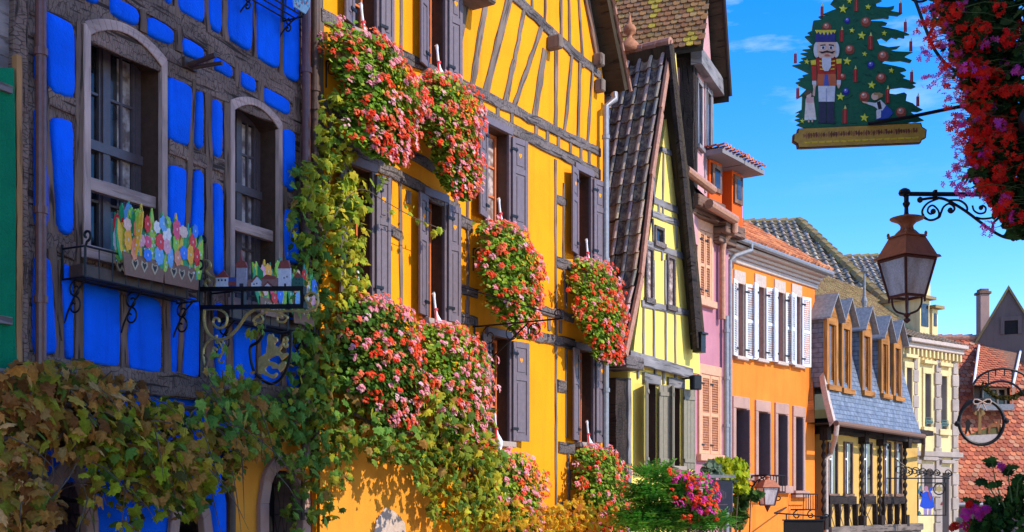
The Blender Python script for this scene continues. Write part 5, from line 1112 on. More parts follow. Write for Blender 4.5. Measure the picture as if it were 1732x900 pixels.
m_ = MB(); m_.lathe(V((AX.x-.005,AX.y,zz(366))),[(.03,0),(.02,.03),(.018,.08),(.03,.10),(.034,.115),(.022,.13),(.022,.2)],10); m_.tube([V((AX.x-.005,AX.y,zz(366)+.18)),lan(1530,330)],.02,8); obj('hanging_stem', m_, M['iron'], ln)
m_ = MB(); T, B4 = ringp(Hs*.96,zz(440)), ringp(Hs*.60,zz(502))
for k in range(4): m_.tube([T[k],B4[k]],.013,6); m_.tube([T[k],T[(k+1)%4]],.016,6); m_.tube([B4[k],B4[(k+1)%4]],.014,6)
for p in B4: m_.tube([p,p-V((0,0,.05))],.010,6)
obj('frame', m_, M['lcopperdark'], ln)
for k in range(4):
    m_ = MB(); a, b, c, d = T[k],T[(k+1)%4],B4[(k+1)%4],B4[k]; q = lambda s,t: a.lerp(b,s).lerp(d.lerp(c,s),t)
    n = 6; vs = [q(.04+.92*i/n,.03+.94*j/n) for j in range(n+1) for i in range(n+1)]; m_.add(vs,[(j*(n+1)+i,j*(n+1)+i+1,(j+1)*(n+1)+i+1,(j+1)*(n+1)+i) for j in range(n) for i in range(n)]); obj('pane', m_, M['lglass'], ln, smooth=True)
m_ = MB(); m_.lathe(V((AX.x,AX.y,zz(500))),[(.02,0),(.02,.12),(.035,.14),(.05,.2),(.045,.27),(.02,.3)],10); m_.tube([V((AX.x,AX.y,zz(498))),V((AX.x,AX.y,zz(440)))],.008,6); obj('lamp', m_, M['dark'], ln)
m_ = MB(); bz = zz(531)
for p in ringp(Hs*.5,zz(503)):
    o = V((AX.x,AX.y,0)); dd = V((p.x-AX.x,p.y-AX.y,0)); m_.tube(smooth([(p.x,p.y,p.z),(AX.x+dd.x*.95,AX.y+dd.y*.95,p.z-.07),(AX.x+dd.x*.7,AX.y+dd.y*.7,bz+.025),(AX.x+dd.x*.2,AX.y+dd.y*.2,bz)],4),.010,6)
m_.lathe(V((AX.x,AX.y,zz(547))),[(.004,0),(.03,.02),(.03,.035),(.012,.05),(.03,.07),(.03,.085),(.01,.095)],10); obj('cage', m_, M['lcopperdark'], ln)
# ================================================================== CHRISTMAS TREE SIGN
YS = 9.0; SF = frontal(YS); cS = C(1330,0,3.46)
def sp(q): return [SF.uv(*cS(x,y)) for x,y in q]
tsn = thing('shop_sign', 'painted tree shaped shop sign with toy soldier, candles and stars', 'sign', SF.P(*sp([(430,860)])[0]))
def flat(name, layers, parent, w0, dw=.004, m='sign'):
    mb = MB(); w = w0
    for col, pts in layers: mb.prism(SF, sp(pts), w-.004, w, tuple(min(.85,c*1.4) for c in col)); w += dw
    return obj(name, mb, M[m], parent)
rs = random.Random(4)
edge = [(420,-190),(470,-110),(440,-100),(520,-60),(480,-50),(560,5),(525,20),(528,38),(590,42),(632,34),(628,52),(605,62),(682,76),(655,92),(600,86),(600,108),(570,104),(500,112),(495,122),(560,124),(592,134),(585,146),(540,152),(600,176),(580,168),(640,172),(700,190),(722,202),(690,206),(692,222),(660,216),(650,226),(620,216),(590,240),(560,220),(530,230),(545,262),(600,276),(668,268),(650,284),(600,292),(640,300),(742,304),(710,320),(690,334),(735,352),(728,366),(670,354),(620,358),(580,352),(560,370),(640,386),(690,398),(704,412),(660,424),(700,446),(680,456),(745,478),(762,486),(735,492),(758,508),(735,518),(680,510),(610,518),(596,546),(640,552),(690,540),(706,552),(700,590),(740,604),(760,622),(800,642),(770,654),(720,650),(745,668),(806,704),(760,714),(735,712),(640,738),(520,726),(430,742),(300,752),(200,744),(130,756),(60,730),(84,716),(50,700),(90,690),(55,680),(84,656),(55,660),(92,640),(95,560),(60,580),(100,540),(120,520),(80,500),(56,482),(90,472),(70,460),(110,452),(96,440),(140,430),(60,392),(36,382),(100,372),(76,362),(110,350),(88,340),(130,330),(84,312),(140,305),(96,290),(150,285),(130,268),(160,262),(110,212),(150,205),(126,190),(150,180),(160,120),(215,114),(190,96),(250,90),(215,82),(268,60),(300,50),(260,20),(290,-20),(340,-60),(320,-70),(370,-110),(350,-120),(400,-170)]
G1 = (.014,.12,.065)
mb = MB(); mb.prism(SF, sp(edge), -.02, 0, G1)
for _ in range(420):       # painted needles
    x, y = rs.uniform(60,760), rs.uniform(-150,735)
    if not inside(edge, x, y): continue
    L_ = rs.uniform(14,42); a = rs.uniform(.15,.9)*(1 if x > 430 else -1); k = rs.choice([(.02,.13,.07),(.006,.05,.03),(.03,.16,.06),(.015,.10,.08)])
    q = [(x,y),(x+L_*math.cos(a)*(1 if x > 430 else -1),y+L_*abs(math.sin(a))),(x+4,y+5)]
    if all(inside(edge,*t) for t in q): mb.prism(SF, sp(q), .0005, .002+rs.random()*.001, k, False)
obj('tree_board', mb, M['sign'], tsn)
def star(x, y, r, c=(.80,.58,.03)): return (c, [(x+r*(1 if k % 2 == 0 else .42)*math.sin(k*PI/5+.1), y-r*(1 if k % 2 == 0 else .42)*math.cos(k*PI/5+.1)) for k in range(10)])
for x,y,r in ((331,54,27),(368,8,16),(477,42,18),(383,180,17),(440,210,25),(571,196,16),(119,363,17),(457,318,16),(354,360,25),(613,414,17),(498,499,25),(316,567,25),(455,690,26),(92,710,14)): flat('star', [star(x,y,r),star(x-2,y-2,r*.45,(.9,.75,.15))], tsn, .008)
def ball(x, y, r, c): return [(c,[(x+r*math.cos(k*PI/8),y+r*math.sin(k*PI/8)) for k in range(16)]),(tuple(min(1,v*1.8+.06) for v in c),[(x-r*.1+r*.62*math.cos(k*PI/6),y-r*.18+r*.6*math.sin(k*PI/6)) for k in range(12)]),((.8,.6,.5),[(x-r*.25+r*.2*math.cos(k*PI/4),y-r*.35+r*.2*math.sin(k*PI/4)) for k in range(8)])]
for x,y,r in ((235,160,26),(464,130,29),(370,292,28),(565,330,32),(554,457,29),(327,450,20),(455,567,30),(670,658,31)): flat('bauble', ball(x,y,r,(.24,.05,.03)), tsn, .006)
for x,y,r in ((356,122,17),(494,382,22),(348,537,20)): flat('bauble', ball(x,y,r,(.02,.02,.22)), tsn, .006)
for x,y,h in ((208,98,58),(409,68,66),(666,78,58),(695,188,58),(727,302,58),(323,246,66),(491,292,78),(52,372,56),(66,578,60),(402,482,74),(732,482,60),(768,624,58),(591,604,80),(341,724,84)):
    r = h*.16; flat('candle', [((.30,.02,.02),[(x-r,y),(x-r*.9,y-h),(x+r*.9,y-h),(x+r,y)]),((.42,.06,.05),[(x-r*.3,y),(x-r*.3,y-h+2),(x+r*.3,y-h+2),(x+r*.3,y)]),((.80,.55,.15),[(x-r*.6,y-h),(x-r*.3,y-h-8),(x,y-h-22),(x+r*.4,y-h-8),(x+r*.6,y-h)])], tsn, .007)
# toy soldier
RDc, BL, WH, SK, YE, BK = (.40,.03,.02),(.03,.03,.16),(.52,.50,.56),(.62,.38,.30),(.75,.48,.04),(.02,.015,.02)
E_ = lambda x,y,a,b,n=16: [(x+a*math.cos(k*2*PI/n),y+b*math.sin(k*2*PI/n)) for k in range(n)]
flat('toy_soldier', [((.03,.03,.06),[(188,598),(226,598),(232,722),(186,722)]),((.03,.03,.06),[(234,598),(276,598),(280,722),(234,722)]),(WH,[(184,505),(284,505),(280,598),(188,598)]),((.3,.3,.42),[(229,520),(236,520),(236,598),(229,598)]),
  (RDc,[(170,345),(296,345),(284,440),(292,505),(175,505),(182,440)]),(RDc,[(142,378),(172,350),(174,480),(150,480)]),(RDc,[(292,350),(318,378),(314,480),(294,480)]),((.45,.1,.04),[(180,438),(286,438),(290,502),(176,502)]),((.06,.09,.32),[(215,505),(222,440),(240,440),(246,505)]),(WH,[(148,478),(172,478),(172,500),(148,500)]),(WH,[(292,474),(316,474),(314,500),(292,500)]),(SK,[(152,500),(172,500),(164,530),(154,525)]),(SK,[(292,500),(314,500),(304,524),(298,520)]),
  (YE,[(138,360),(168,356),(170,384),(142,386)]),(YE,[(288,352),(318,350),(318,378),(290,380)]),(YE,[(190,360),(214,364),(214,370),(190,368)]),(YE,[(190,385),(214,388),(214,394),(190,392)]),(YE,[(192,408),(214,410),(214,416),(192,414)]),(YE,[(254,364),(280,360),(280,368),(254,370)]),(YE,[(254,388),(278,385),(278,392),(254,394)]),(YE,[(254,410),(276,408),(276,414),(254,416)]),
  ((.5,.48,.5),E_(172,300,18,46)),((.5,.48,.5),E_(286,300,18,46)),(SK,[(176,256),(284,256),(284,330),(268,348),(190,348),(176,330)]),(WH,[(202,346),(256,346),(254,400),(240,424),(216,424),(204,400)]),(BL,[(160,255),(164,200),(280,200),(276,255)]),(YE,[(162,186),(284,186),(276,206),(266,194),(256,214),(246,194),(236,216),(226,194),(214,216),(204,196),(192,214),(182,194),(172,208)]),
  (WH,E_(208,288,14,12)),(WH,E_(254,288,14,12)),(BK,E_(208,290,6,8)),(BK,E_(254,290,6,8)),(BK,[(192,274),(220,270),(222,276),(192,280)]),(BK,[(242,270),(270,274),(270,280),(242,276)]),(BK,[(184,312),(206,314),(230,306),(254,314),(280,308),(262,324),(240,318),(222,318),(200,324)]),((.5,.12,.1),E_(230,334,16,5))], tsn, .010, .0009)
flat('girl_figure', [((.60,.50,.46),[(112,580),(156,574),(160,600),(172,698),(104,700)]),((.7,.62,.6),[(108,690),(172,690),(172,704),(104,706)]),(SK,[(150,560),(158,510),(168,512),(164,566)]),((.55,.3,.3),[(112,575),(158,570),(158,604),(116,604)]),(SK,E_(128,558,16,20)),((.10,.06,.04),[(104,578),(104,548),(122,530),(144,536),(138,552),(118,562)]),(SK,[(124,700),(132,700),(132,720),(124,720)]),(SK,[(144,700),(152,700),(152,720),(144,720)])], tsn, .012, .001)
flat('girl_figure', [((.03,.06,.30),[(550,628),(582,618),(606,640),(622,664),(596,694),(520,704),(536,670)]),((.55,.5,.55),[(524,650),(552,632),(550,690),(526,700)]),(WH,[(470,600),(520,606),(548,588),(580,620),(560,650),(540,650),(516,628),(470,612)]),(BK,[(526,602),(546,594),(556,640),(536,646)]),(SK,[(440,598),(472,600),(472,612),(448,606)]),(SK,E_(516,568,22,22)),((.35,.19,.08),[(506,548),(540,546),(562,556),(558,572),(536,580),(530,562),(508,560)])], tsn, .012, .001)
plk = [(72,758),(780,726),(786,748),(812,764),(808,808),(786,816),(778,836),(100,864),(72,864),(68,842),(44,828),(46,790),(68,782)]
mb = MB(); mb.prism(SF, sp([((x-430)*1.018+430,(y-797)*1.07+797) for x,y in plk]), -.03, .012, (.06,.02,.012)); mb.prism(SF, sp(plk), .0125, .017, (.50,.27,.05))
for i in range(46):
    x = 92+i*14.6; y0 = 790-(x-90)*.045; k = rs.choice([(.22,.06,.03),(.34,.14,.05),(.16,.05,.03)])
    mb.prism(SF, sp([(x,y0+rs.uniform(-6,10)),(x+10,y0-8+rs.uniform(-6,6)),(x+15,y0+12),(x+6,y0+24+rs.uniform(-4,6))]), .0175, .019+rs.random()*.002, k, False)
for i in range(16): x = 100+i*42; y0 = 836-(x-90)*.045; mb.prism(SF, sp([(x,y0),(x+40,y0-3),(x+36,y0+8),(x+8,y0+10)]), .0175, .020, (.70,.45,.03), False)
obj('name_plank', mb, M['sign'], tsn)
# its rods
sb = thing('sign_bracket', 'twisted black rods that hold the tree shaped sign', 'bracket', at(1700,180,YS))
m_ = MB(); m_.tube([SF.P(*SF.uv(1465,213),.05),SF.P(*SF.uv(1530,203),.06),SF.P(*SF.uv(1612,186),.06),SF.P(*SF.uv(1905,140),.05)],.014,7); obj('rod', m_, M['iron'], sb)
m_ = MB(); m_.tube([SF.P(x,y,.02) for x,y in smooth([SF.uv(*p) for p in ((1480,-60),(1520,-45),(1545,0),(1562,45),(1582,90),(1615,122),(1680,150),(1860,160))])],.012,7); obj('rod', m_, M['iron'], sb)
m_ = MB(); rod(m_,SF,[SF.uv(1555+16*math.cos(t*.4),-8+11*math.sin(t*.4)) for t in range(17)],.010); obj('scroll', m_, M['iron'], sb)
# ================================================================== BIG SHADED GERANIUMS TOP RIGHT
rnd = random.Random(77)
hang = thing('hanging_geraniums', 'huge dark leaved hanging geranium with scarlet and magenta heads at top right', 'hanging plant', at(1720,180,8.6))
fol, fl, st = MB(), MB(), MB()
edgeR = [(1592,-60),(1580,10),(1610,60),(1622,120),(1640,170),(1650,215),(1640,250),(1645,290),(1660,325),(1690,355),(1712,385)]
def left_edge(y):
    for (xa,ya),(xb,yb) in zip(edgeR,edgeR[1:]):
        if ya <= y <= yb: return xa+(xb-xa)*(y-ya)/(yb-ya)
    return 1740
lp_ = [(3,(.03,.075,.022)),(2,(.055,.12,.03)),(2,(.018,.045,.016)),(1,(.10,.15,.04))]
def cupleaf(p, nrm, r, col):
    nrm = nrm.normalized(); a = nrm.cross(V((.2,.3,.9))).normalized(); b = nrm.cross(a); o = rnd.uniform(0,6); n = 14
    vs = [p-nrm*r*.1]+[p+(a*math.cos(o+2*PI*i/n)+b*math.sin(o+2*PI*i/n))*r*(1 if i % 2 else .84)*(1-.45*(i == 0))+nrm*r*rnd.uniform(.05,.28) for i in range(n)]
    fol.add(vs,[(0,1+i,1+(i+1)%n) for i in range(n)],col)
for _ in range(5200):
    y = rnd.uniform(-70,400); xl = left_edge(max(-60,min(y,384))); x = xl+(1-rnd.random()**1.2)*(1850-xl)*rnd.random()+rnd.gauss(8,10); Y = rnd.uniform(8.0,9.3)
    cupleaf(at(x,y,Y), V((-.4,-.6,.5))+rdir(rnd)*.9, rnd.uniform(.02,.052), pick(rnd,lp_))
heads = []
for _ in range(130):
    y = rnd.uniform(-50,380); xl = left_edge(max(-60,min(y,384))); heads.append((xl+abs(rnd.gauss(0,60))-4, y, rnd.uniform(7.8,8.3), rnd.choice([RED,RED,RED,RED,(.9,.02,.02),MAG])))
for x,y,c in ((1613,20,RED),(1690,15,RED),(1562,48,RED),(1578,72,RED),(1600,110,RED),(1668,48,RED),(1676,72,MAG),(1637,75,RED),(1655,130,RED),(1665,125,MAG),(1705,155,RED),(1660,160,RED),(1600,300-150,RED),(1608,175,RED),(1622,205,MAG),(1630,232,RED),(1690,212,MAG),(1706,238,RED),(1715,262,RED),(1650,340-70,RED),(1722,120,MAG),(1728,150,RED),(1690,290,RED),(1664,315,RED),(1706,345,RED),(1716,370,MAG),(1540,32,MAG) if 0 else (1575,70,RED),(1605,308,MAG),(1630,320,MAG),(1671,388,MAG),(1565,95,MAG),(1598,130,MAG),(1575,140,MAG),(1610,215,RED),(1640,215,RED),(1652,240,RED)): heads.append((x,y,rnd.uniform(7.75,8.0),c))
for x,y,Y,c in heads:
    p = at(x,y,Y); k = (.98,.035,.02) if c is RED else c; bloom5(fl, p, V((-.4,-.6,.2)), rnd.uniform(.034,.07), k, rnd, rnd.randint(9,20), .020)
    q = at(x+rnd.uniform(40,110),y+rnd.uniform(-20,20),Y+.2); m = p.lerp(q,.5)+V((0,0,.03)); st.tube([p,m,q],.0022,4)
for _ in range(150):
    y = rnd.uniform(0,330); x = left_edge(y)-rnd.uniform(-10,32); p = at(x,y,8.0); bloom5(fl,p,V((-.4,-.4,.2)),.02,rnd.choice([RED,RED,MAG]),rnd,4,.016); st.tube([p,at(x+rnd.uniform(30,70),y+rnd.uniform(-8,20),8.15)],.0018,4)
obj('foliage', fol, M['leaf'], hang); obj('blossoms', fl, M['petal'], hang); obj('stems', st, M['gstem'], hang)
m_ = MB(); m_.box(FP,4.7,6.6,4.0,4.28,.02,.45); obj('planter', m_, M['terracotta'], hang)
sl_ = thing('spotlight', 'round black spotlight peeping out of the geraniums at the right edge', 'lamp', at(1735,202,7.7)); q = at(1742,201,7.6)
m_ = MB(); t = V((-.35,-1,-.05)).normalized(); m_.tube([q+t*.08,q+t*.06,q,q-t*.25],[.062,.068,.068,.05],18); obj('housing', m_, M['iron'], sl_); m_ = MB(); m_.tube([q+t*.081,q+t*.088],.045,18); obj('lens', m_, M['glass'], sl_); m_ = MB(); m_.tube([q-t*.2,q-t*.2+V((.9,.5,0))],.02,8); obj('arm', m_, M['iron'], sl_)
# ================================================================== ROUND SIGN (right), with its arched bracket
YR2 = 13.0; RF = frontal(YR2); rcx, rcy = 1660, 714
mS = 2000/YR2
rsn = thing('round_sign', 'round wrought iron hanging sign with cut-out scene, tied with a ribbon bow', 'sign', at(rcx,rcy+38,YR2))
uc, vc = RF.uv(rcx,rcy); Rr = 38/mS
m_ = MB(); rod(m_,RF,[(uc+Rr*math.cos(t*PI/24),vc+Rr*math.sin(t*PI/24)) for t in range(49)],.019,0,8); obj('ring', m_, M['iron'], rsn)
m_ = MB(); rod(m_,RF,smooth([RF.uv(*p) for p in ((1619,716),(1622,735-30),(1628,690),(1640,678),(1655,682),(1668,680),(1682,682),(1694,694),(1700,708),(1702,714))]),.012); obj('scroll', m_, M['iron'], rsn)
for x,y in ((1619,718),(1702,713)): m_ = MB(); m_.lathe(at(x,y+4,YR2),[(.004,0),(.03,.015),(.034,.035),(.02,.06),(.004,.065)],10); obj('knob', m_, M['iron'], rsn)
m_ = MB(); gb = RF.uv(1660,683); rod(m_,RF,[(gb[0]+.10*math.sin(t*PI/6)*1,gb[1]+.03*math.sin(t*PI/3)+.02) for t in range(13)],.008,.02); rod(m_,RF,[(gb[0]-.01,gb[1]),(gb[0]-.05,gb[1]-.08)],.006,.02); rod(m_,RF,[(gb[0]+.01,gb[1]),(gb[0]+.05,gb[1]-.08)],.006,.02); obj('bow', m_, M['bow'], rsn)
def rp_(*q): return [RF.uv(x,y) for x,y in q]
m_ = MB(); m_.prism(RF,rp_((1630,737),(1692,734),(1688,742),(1676,750),(1660,752),(1645,750),(1634,743)),-.008,.0,(.6,.52,.5)); m_.prism(RF,rp_((1640,735),(1665,725),(1693,718),(1695,734),(1640,736)),-.012,-.009,(.16,.14,.05)); obj('ground_cutout', m_, M['sign'], rsn)
m_ = MB(); m_.prism(RF,rp_((1654,734),(1656,690),(1660,690),(1660,734)),-.01,.0,(.30,.17,.06)); m_.prism(RF,rp_((1648,700),(1654,690),(1662,690),(1668,700),(1658,705)),-.012,-.01,(.3,.2,.08)); obj('tree_cutout', m_, M['sign'], rsn)
m_ = MB(); m_.prism(RF,rp_((1632,734),(1634,722),(1633,714),(1637,708),(1641,714),(1645,716),(1641,719),(1640,726),(1643,734),(1640,734),(1637,726),(1635,734)),-.008,.0,(.015,.012,.012)); obj('figure_cutout', m_, M['sign'], rsn)
m_ = MB(); m_.prism(RF,rp_((1671,733),(1672,720),(1678,716),(1686,716),(1690,708),(1694,712),(1691,720),(1689,732),(1687,722),(1676,723),(1674,733)),-.008,.0,(.30,.12,.05)); obj('deer_cutout', m_, M['sign'], rsn)
rb_ = thing('sign_bracket', 'arched iron bracket above the round sign, reaching in from the right', 'bracket', at(1760,640,YR2))
m_ = MB(); rod(m_,RF,smooth([RF.uv(*p) for p in ((1646,651),(1655,638),(1672,628),(1695,624),(1716,627),(1732,634),(1760,655),(1800,690))]),.013); rod(m_,RF,smooth([RF.uv(*p) for p in ((1661,684),(1661,660),(1672,650),(1690,645),(1710,648),(1728,662),(1745,690),(1760,720))]),.013); obj('arch', m_, M['iron'], rb_)
m_ = MB()
for x,y0,y1 in ((1672,628,650),(1684,625,636),(1699,624,636),(1712,627,648)): rod(m_,RF,[RF.uv(x,y0),RF.uv(x,y1)],.007)
m_.tube([RF.P(*RF.uv(1800,690)),at(1950,690,YR2)],.016,6); m_.tube([RF.P(*RF.uv(1760,720)),at(1950,725,YR2)],.016,6); obj('stay', m_, M['iron'], rb_)
gar = MB(); rnd = random.Random(3); pth = smooth([RF.uv(*p) for p in ((1666,650),(1676,664),(1695,672),(1715,672),(1732,664),(1750,650))],10)
for q in pth:
    for _ in range(9): disc(gar,RF.P(q[0],q[1],-.03)+rdir(rnd)*.025,rdir(rnd),.016,pick(rnd,[(1,(.10,.09,.03)),(1,(.16,.12,.03))]),rnd,4)
solo('garland', gar, M['leaf'], 'dry garland looped through the arched bracket at right', 'garland')
# ================================================================== SIGN WITH FIGURE IN BLUE DRESS
YG = 35.0; GF = frontal(YG)
gs_ = thing('hanging_sign', 'framed hanging sign with a girl in a blue dress and small star ring', 'sign', at(1577,874,YG))
def gq(*q): return [GF.uv(1360+x/4.5,700+y/4.5) for x,y in q]
m_ = MB(); k = .03; A,T_ = gq((862,522))[0]; B_,Bt = gq((1082,776))[0]
m_.box(GF,A,A+k,Bt,T_,-.02,.02); m_.box(GF,B_-k,B_,Bt,T_,-.02,.02); m_.box(GF,A+k,B_-k,T_-k,T_,-.02,.018); m_.box(GF,A+k,B_-k,Bt,Bt+k,-.02,.018); obj('frame', m_, M['iron'], gs_)
BLU = (.02,.09,.62)
m_ = MB(); m_.prism(GF,gq((905,604),(925,590),(960,592),(972,606),(994,704),(975,722),(915,722),(880,704)),-.01,.0,BLU); m_.prism(GF,gq((905,600),(876,610),(868,592),(880,584),(900,640),(912,636)),-.012,-.002,BLU); m_.prism(GF,gq((960,600),(984,560),(968,555),(950,590)),-.012,-.002,BLU)
m_.prism(GF,gq((915,556),(928,548),(944,556),(944,580),(930,590),(916,580)),0,.008,(.55,.22,.30)); m_.prism(GF,gq((940,590),(956,600),(970,640),(962,662),(950,630)),0,.006,(.30,.08,.14)); m_.prism(GF,gq((910,722),(938,722),(938,768),(912,768)),-.01,.0,(.42,.30,.50)); m_.prism(GF,gq((948,722),(970,722),(968,768),(946,768)),-.01,.0,(.42,.30,.50)); m_.prism(GF,gq((868,600),(880,545),(888,548),(882,600)),-.01,.0,(.05,.28,.35)); obj('girl_figure', m_, M['sign'], gs_)
m_ = MB(); cu,cv = gq((1028,572))[0]; rod(m_,GF,[(cu+.165*math.cos(t*PI/10),cv+.165*math.sin(t*PI/10)) for t in range(21)],.018); obj('ring', m_, M['iron'], gs_)
m_ = MB(); m_.prism(GF,[(cu+.12*(1 if t % 2 else .6)*math.cos(t*PI/6),cv+.12*(1 if t % 2 else .6)*math.sin(t*PI/6)) for t in range(12)],-.01,.0,(.45,.34,.12)); obj('star', m_, M['sign'], gs_)
m_ = MB(); m_.prism(GF,gq((868,745),(880,738),(895,765),(870,768)),-.01,0,(.05,.22,.2)); m_.prism(GF,gq((980,766),(990,735),(1002,745),(1000,768)),-.01,0,(.5,.4,.35)); m_.prism(GF,gq((1036,690),(1050,668),(1060,690),(1046,698)),-.01,0,(.25,.05,.06)); obj('flower_cutout', m_, M['sign'], gs_)
gb_ = thing('sign_bracket', 'delicate scrolled iron bracket above the blue dress sign', 'bracket', at(1512,812,YG))
m_ = MB(); rod(m_,GF,[GF.uv(1500,809),GF.uv(1606,809)],.022); rod(m_,GF,[GF.uv(1514,770),GF.uv(1514,835)],.02); obj('bar', m_, M['iron'], gb_)
for x,r in ((1521,10),(1535,9),(1548,9),(1560,8),(1572,7),(1584,6),(1527,6),(1603,7)):
    y = 800-(1606-x)*.05; u,v = GF.uv(x,y); m_ = MB(); q = r/57; rod(m_,GF,spiral(u,v,q,q*.2,-90,420,16),.016); rod(m_,GF,spiral(u+q*.6,v-q*.3,q*.6,q*.1,90,-330,12),.014); obj('scroll', m_, M['iron'], gb_)
m_ = MB(); rod(m_,GF,smooth([GF.uv(*p) for p in ((1514,775),(1530,788),(1550,795),(1575,802),(1604,808))]),.018); rod(m_,GF,[GF.uv(1553,809),GF.uv(1553,816)],.014); rod(m_,GF,[GF.uv(1598,809),GF.uv(1598,816)],.014); obj('stay', m_, M['iron'], gb_)
# ================================================================== WINDOW RACKS AND PAINTED BOARDS ON THE BLUE HOUSE
def rack(label, u0, u1, v0, h, out, legs=3, bare=False, ls=1.0):
    t = thing('window_rack', label, 'window rack', FB.P((u0+u1)/2,v0,.05)); P = FB.P
    m_ = MB()
    for v in (v0,v0+h):
        m_.tube([P(u0,v,.05),P(u0,v,out),P(u1,v,out),P(u1,v,.05)],.011,6)
    for w in (.12,.24): m_.tube([P(u0,v0,w),P(u1,v0,w)],.009,6)
    for u in (u0,u1): m_.tube([P(u,v0,out),P(u,v0+h,out)],.013,6); m_.tube([P(u,v0,.05),P(u,v0+h+.04,.05)],.013,6)
    n = int((u1-u0)/.16)
    for k in range(1,n): u = u0+(u1-u0)*k/n; m_.tube([P(u,v0,out),P(u,v0+h,out)],.006,5)
    obj('rail', m_, M['iron'], t)
    for i in range(legs):
        u = u0+(u1-u0)*(i+.06)/(legs-.88) if legs > 1 else (u0+u1)/2; g = FB.cross(u); m_ = MB()
        rod(m_,g,spiral(out*.50,v0-.10*ls,.09*ls,.02*ls,90,500),.010); rod(m_,g,spiral(.16,v0-.26*ls,.10*ls,.02*ls,90,-300),.010); rod(m_,g,smooth([(.03,v0-.42*ls),(.08,v0-.3*ls),(.2,v0-.12*ls),(out*.9,v0-.01)]),.010); obj('scroll', m_, M['iron'], t)
    for u in (u0,u1): m_ = MB(); g = FB.cross(u); rod(m_,g,[(out+.005,v0+h)]+spiral(out+.02,v0+h+.1,.06,.02,-90,250),.013); obj('finial', m_, M['iron'], t)
    m_ = MB(); m_.box(FB,u0+.05,u1-.05,v0+.02,v0+h*.5,.08,out-.08)
    if legs > 1 and not bare: obj('trough', m_, M['frame_brown'], t, bevel=.01)
    return t
u0,u1 = FB.u(143,.35), FB.u(334,.35)
vr = FB.v(150,470,.35); rack('black iron window rack under the big arched window', u0, u1, vr, .30, .36, 3)
FCOL = [(.80,.02,.02),(.85,.08,.16),(.85,.36,.40),(.90,.28,.14),(.95,.40,.03),(.04,.20,.75),(.18,.40,.70),(.85,.72,.66),(.30,.55,.05),(.85,.04,.05),(.85,.50,.40)]
LCOL = [(.03,.34,.12),(.12,.48,.08),(.32,.55,.04),(.04,.34,.26),(.85,.48,.04),(.02,.20,.09),(.40,.55,.06)]
def painted_board(label, fr, u0, u1, v0, hb, ht, seed, w=0.0):
    rn = random.Random(seed); t = thing('painted_flower_board', label, 'painted board', fr.P((u0+u1)/2,v0,w)); W = u1-u0
    b = MB(); b.prism(fr,[(u0+.06*W,v0),(u1-.04*W,v0+.005),(u1,v0+hb),(u0,v0+hb*1.05)],w,w+.014,(.25,.115,.065))
    for x in (.28,.5,.75):
        r = .048; cx,cy = u0+W*x, v0+hb*.66; b.prism(fr,[(cx,cy-r*1.7),(cx+r,cy-r*.2),(cx+r*.8,cy+r*.8),(cx,cy+r*.3),(cx-r*.8,cy+r*.8),(cx-r,cy-r*.2)],w+.014,w+.018,(.5,.36,.22)); b.prism(fr,[(cx,cy-r*1.1),(cx+r*.55,cy-r*.1),(cx+r*.45,cy+r*.4),(cx,cy+r*.1),(cx-r*.45,cy+r*.4),(cx-r*.55,cy-r*.1)],w+.018,w+.020,(.03,.02,.015))
    obj('planter_panel', b, M['sign'], t)
    lf = MB(); zs = 0
    for i in range(34):
        x = u0+W*(i+.5)/34+rn.uniform(-.03,.03); y0 = v0+hb*rn.uniform(.35,1.0); hh = ht*rn.uniform(.65,1.0)*(.78+.22*math.sin(PI*(i+3)/38))*(1 if i % 5 else 1.08); a = rn.uniform(-.16,.16)+.3*((i/33)-.5); wd_ = rn.uniform(.028,.055); c = rn.choice(LCOL); zs += .0004
        q = lambda s,o: (x+math.sin(a)*hh*s+math.cos(a)*o, y0+math.cos(a)*hh*s-math.sin(a)*o)
        lf.prism(fr,[q(0,-wd_*.4),q(.3,-wd_),q(.7,-wd_*.9),q(1,-.006),q(1.0,.006),q(.7,wd_*.9),q(.3,wd_),q(0,wd_*.4)],w-.012+zs,w+.002+zs,c)
        if rn.random() < .3:
            for s in (.15,.3,.45,.6): p_ = q(s,0); lf.prism(fr,[(p_[0]-.008,p_[1]-.012),(p_[0]+.008,p_[1]-.012),(p_[0]+.008,p_[1]+.012),(p_[0]-.008,p_[1]+.012)],w+.0022+zs,w+.004+zs,(.7,.7,.7),False)
    obj('leaf_cutout', lf, M['sign'], t)
    pts_ = []
    for i in range(200):
        if len(pts_) > 15: break
        x, y = u0+W*rn.uniform(.06,.95), v0+hb*.75+ht*rn.uniform(.12,.78)
        if all(math.hypot(x-a,(y-b_)*.75) > .092 for a,b_ in pts_): pts_.append((x,y))
    for i,(x,y) in enumerate(pts_):
        f = MB(); c = FCOL[(i*3+seed) % len(FCOL)]; rx, ry = rn.uniform(.038,.066), rn.uniform(.06,.115); z = w+.018+i*.0006
        f.prism(fr,[(x+rx*(1+.09*math.cos(k*PI*7/15))*math.cos(k*PI/15),y+ry*(1+.09*math.cos(k*PI*7/15))*math.sin(k*PI/15)) for k in range(30)],z,z+.006,c); f.prism(fr,[(x+.010*math.cos(k*PI/4),y+.016*math.sin(k*PI/4)) for k in range(8)],z+.006,z+.008,tuple(min(.8,v*.5+.4) for v in c))
        obj('flower_cutout', f, M['sign'], t)
    return t
wB = .375; FBo = Frame(FB.P(0,0,wB),FB.d,FB.e,FB.n)
def bo(x, y): return FBo.uv(x,y)
ua, ub_ = bo(206,480)[0], bo(277,480)[0]; painted_board('painted cut-out board of flowers on a brown box, the left one under the arched window', FBo, ua, ub_, bo(215,466)[1], .22, .58, 3)
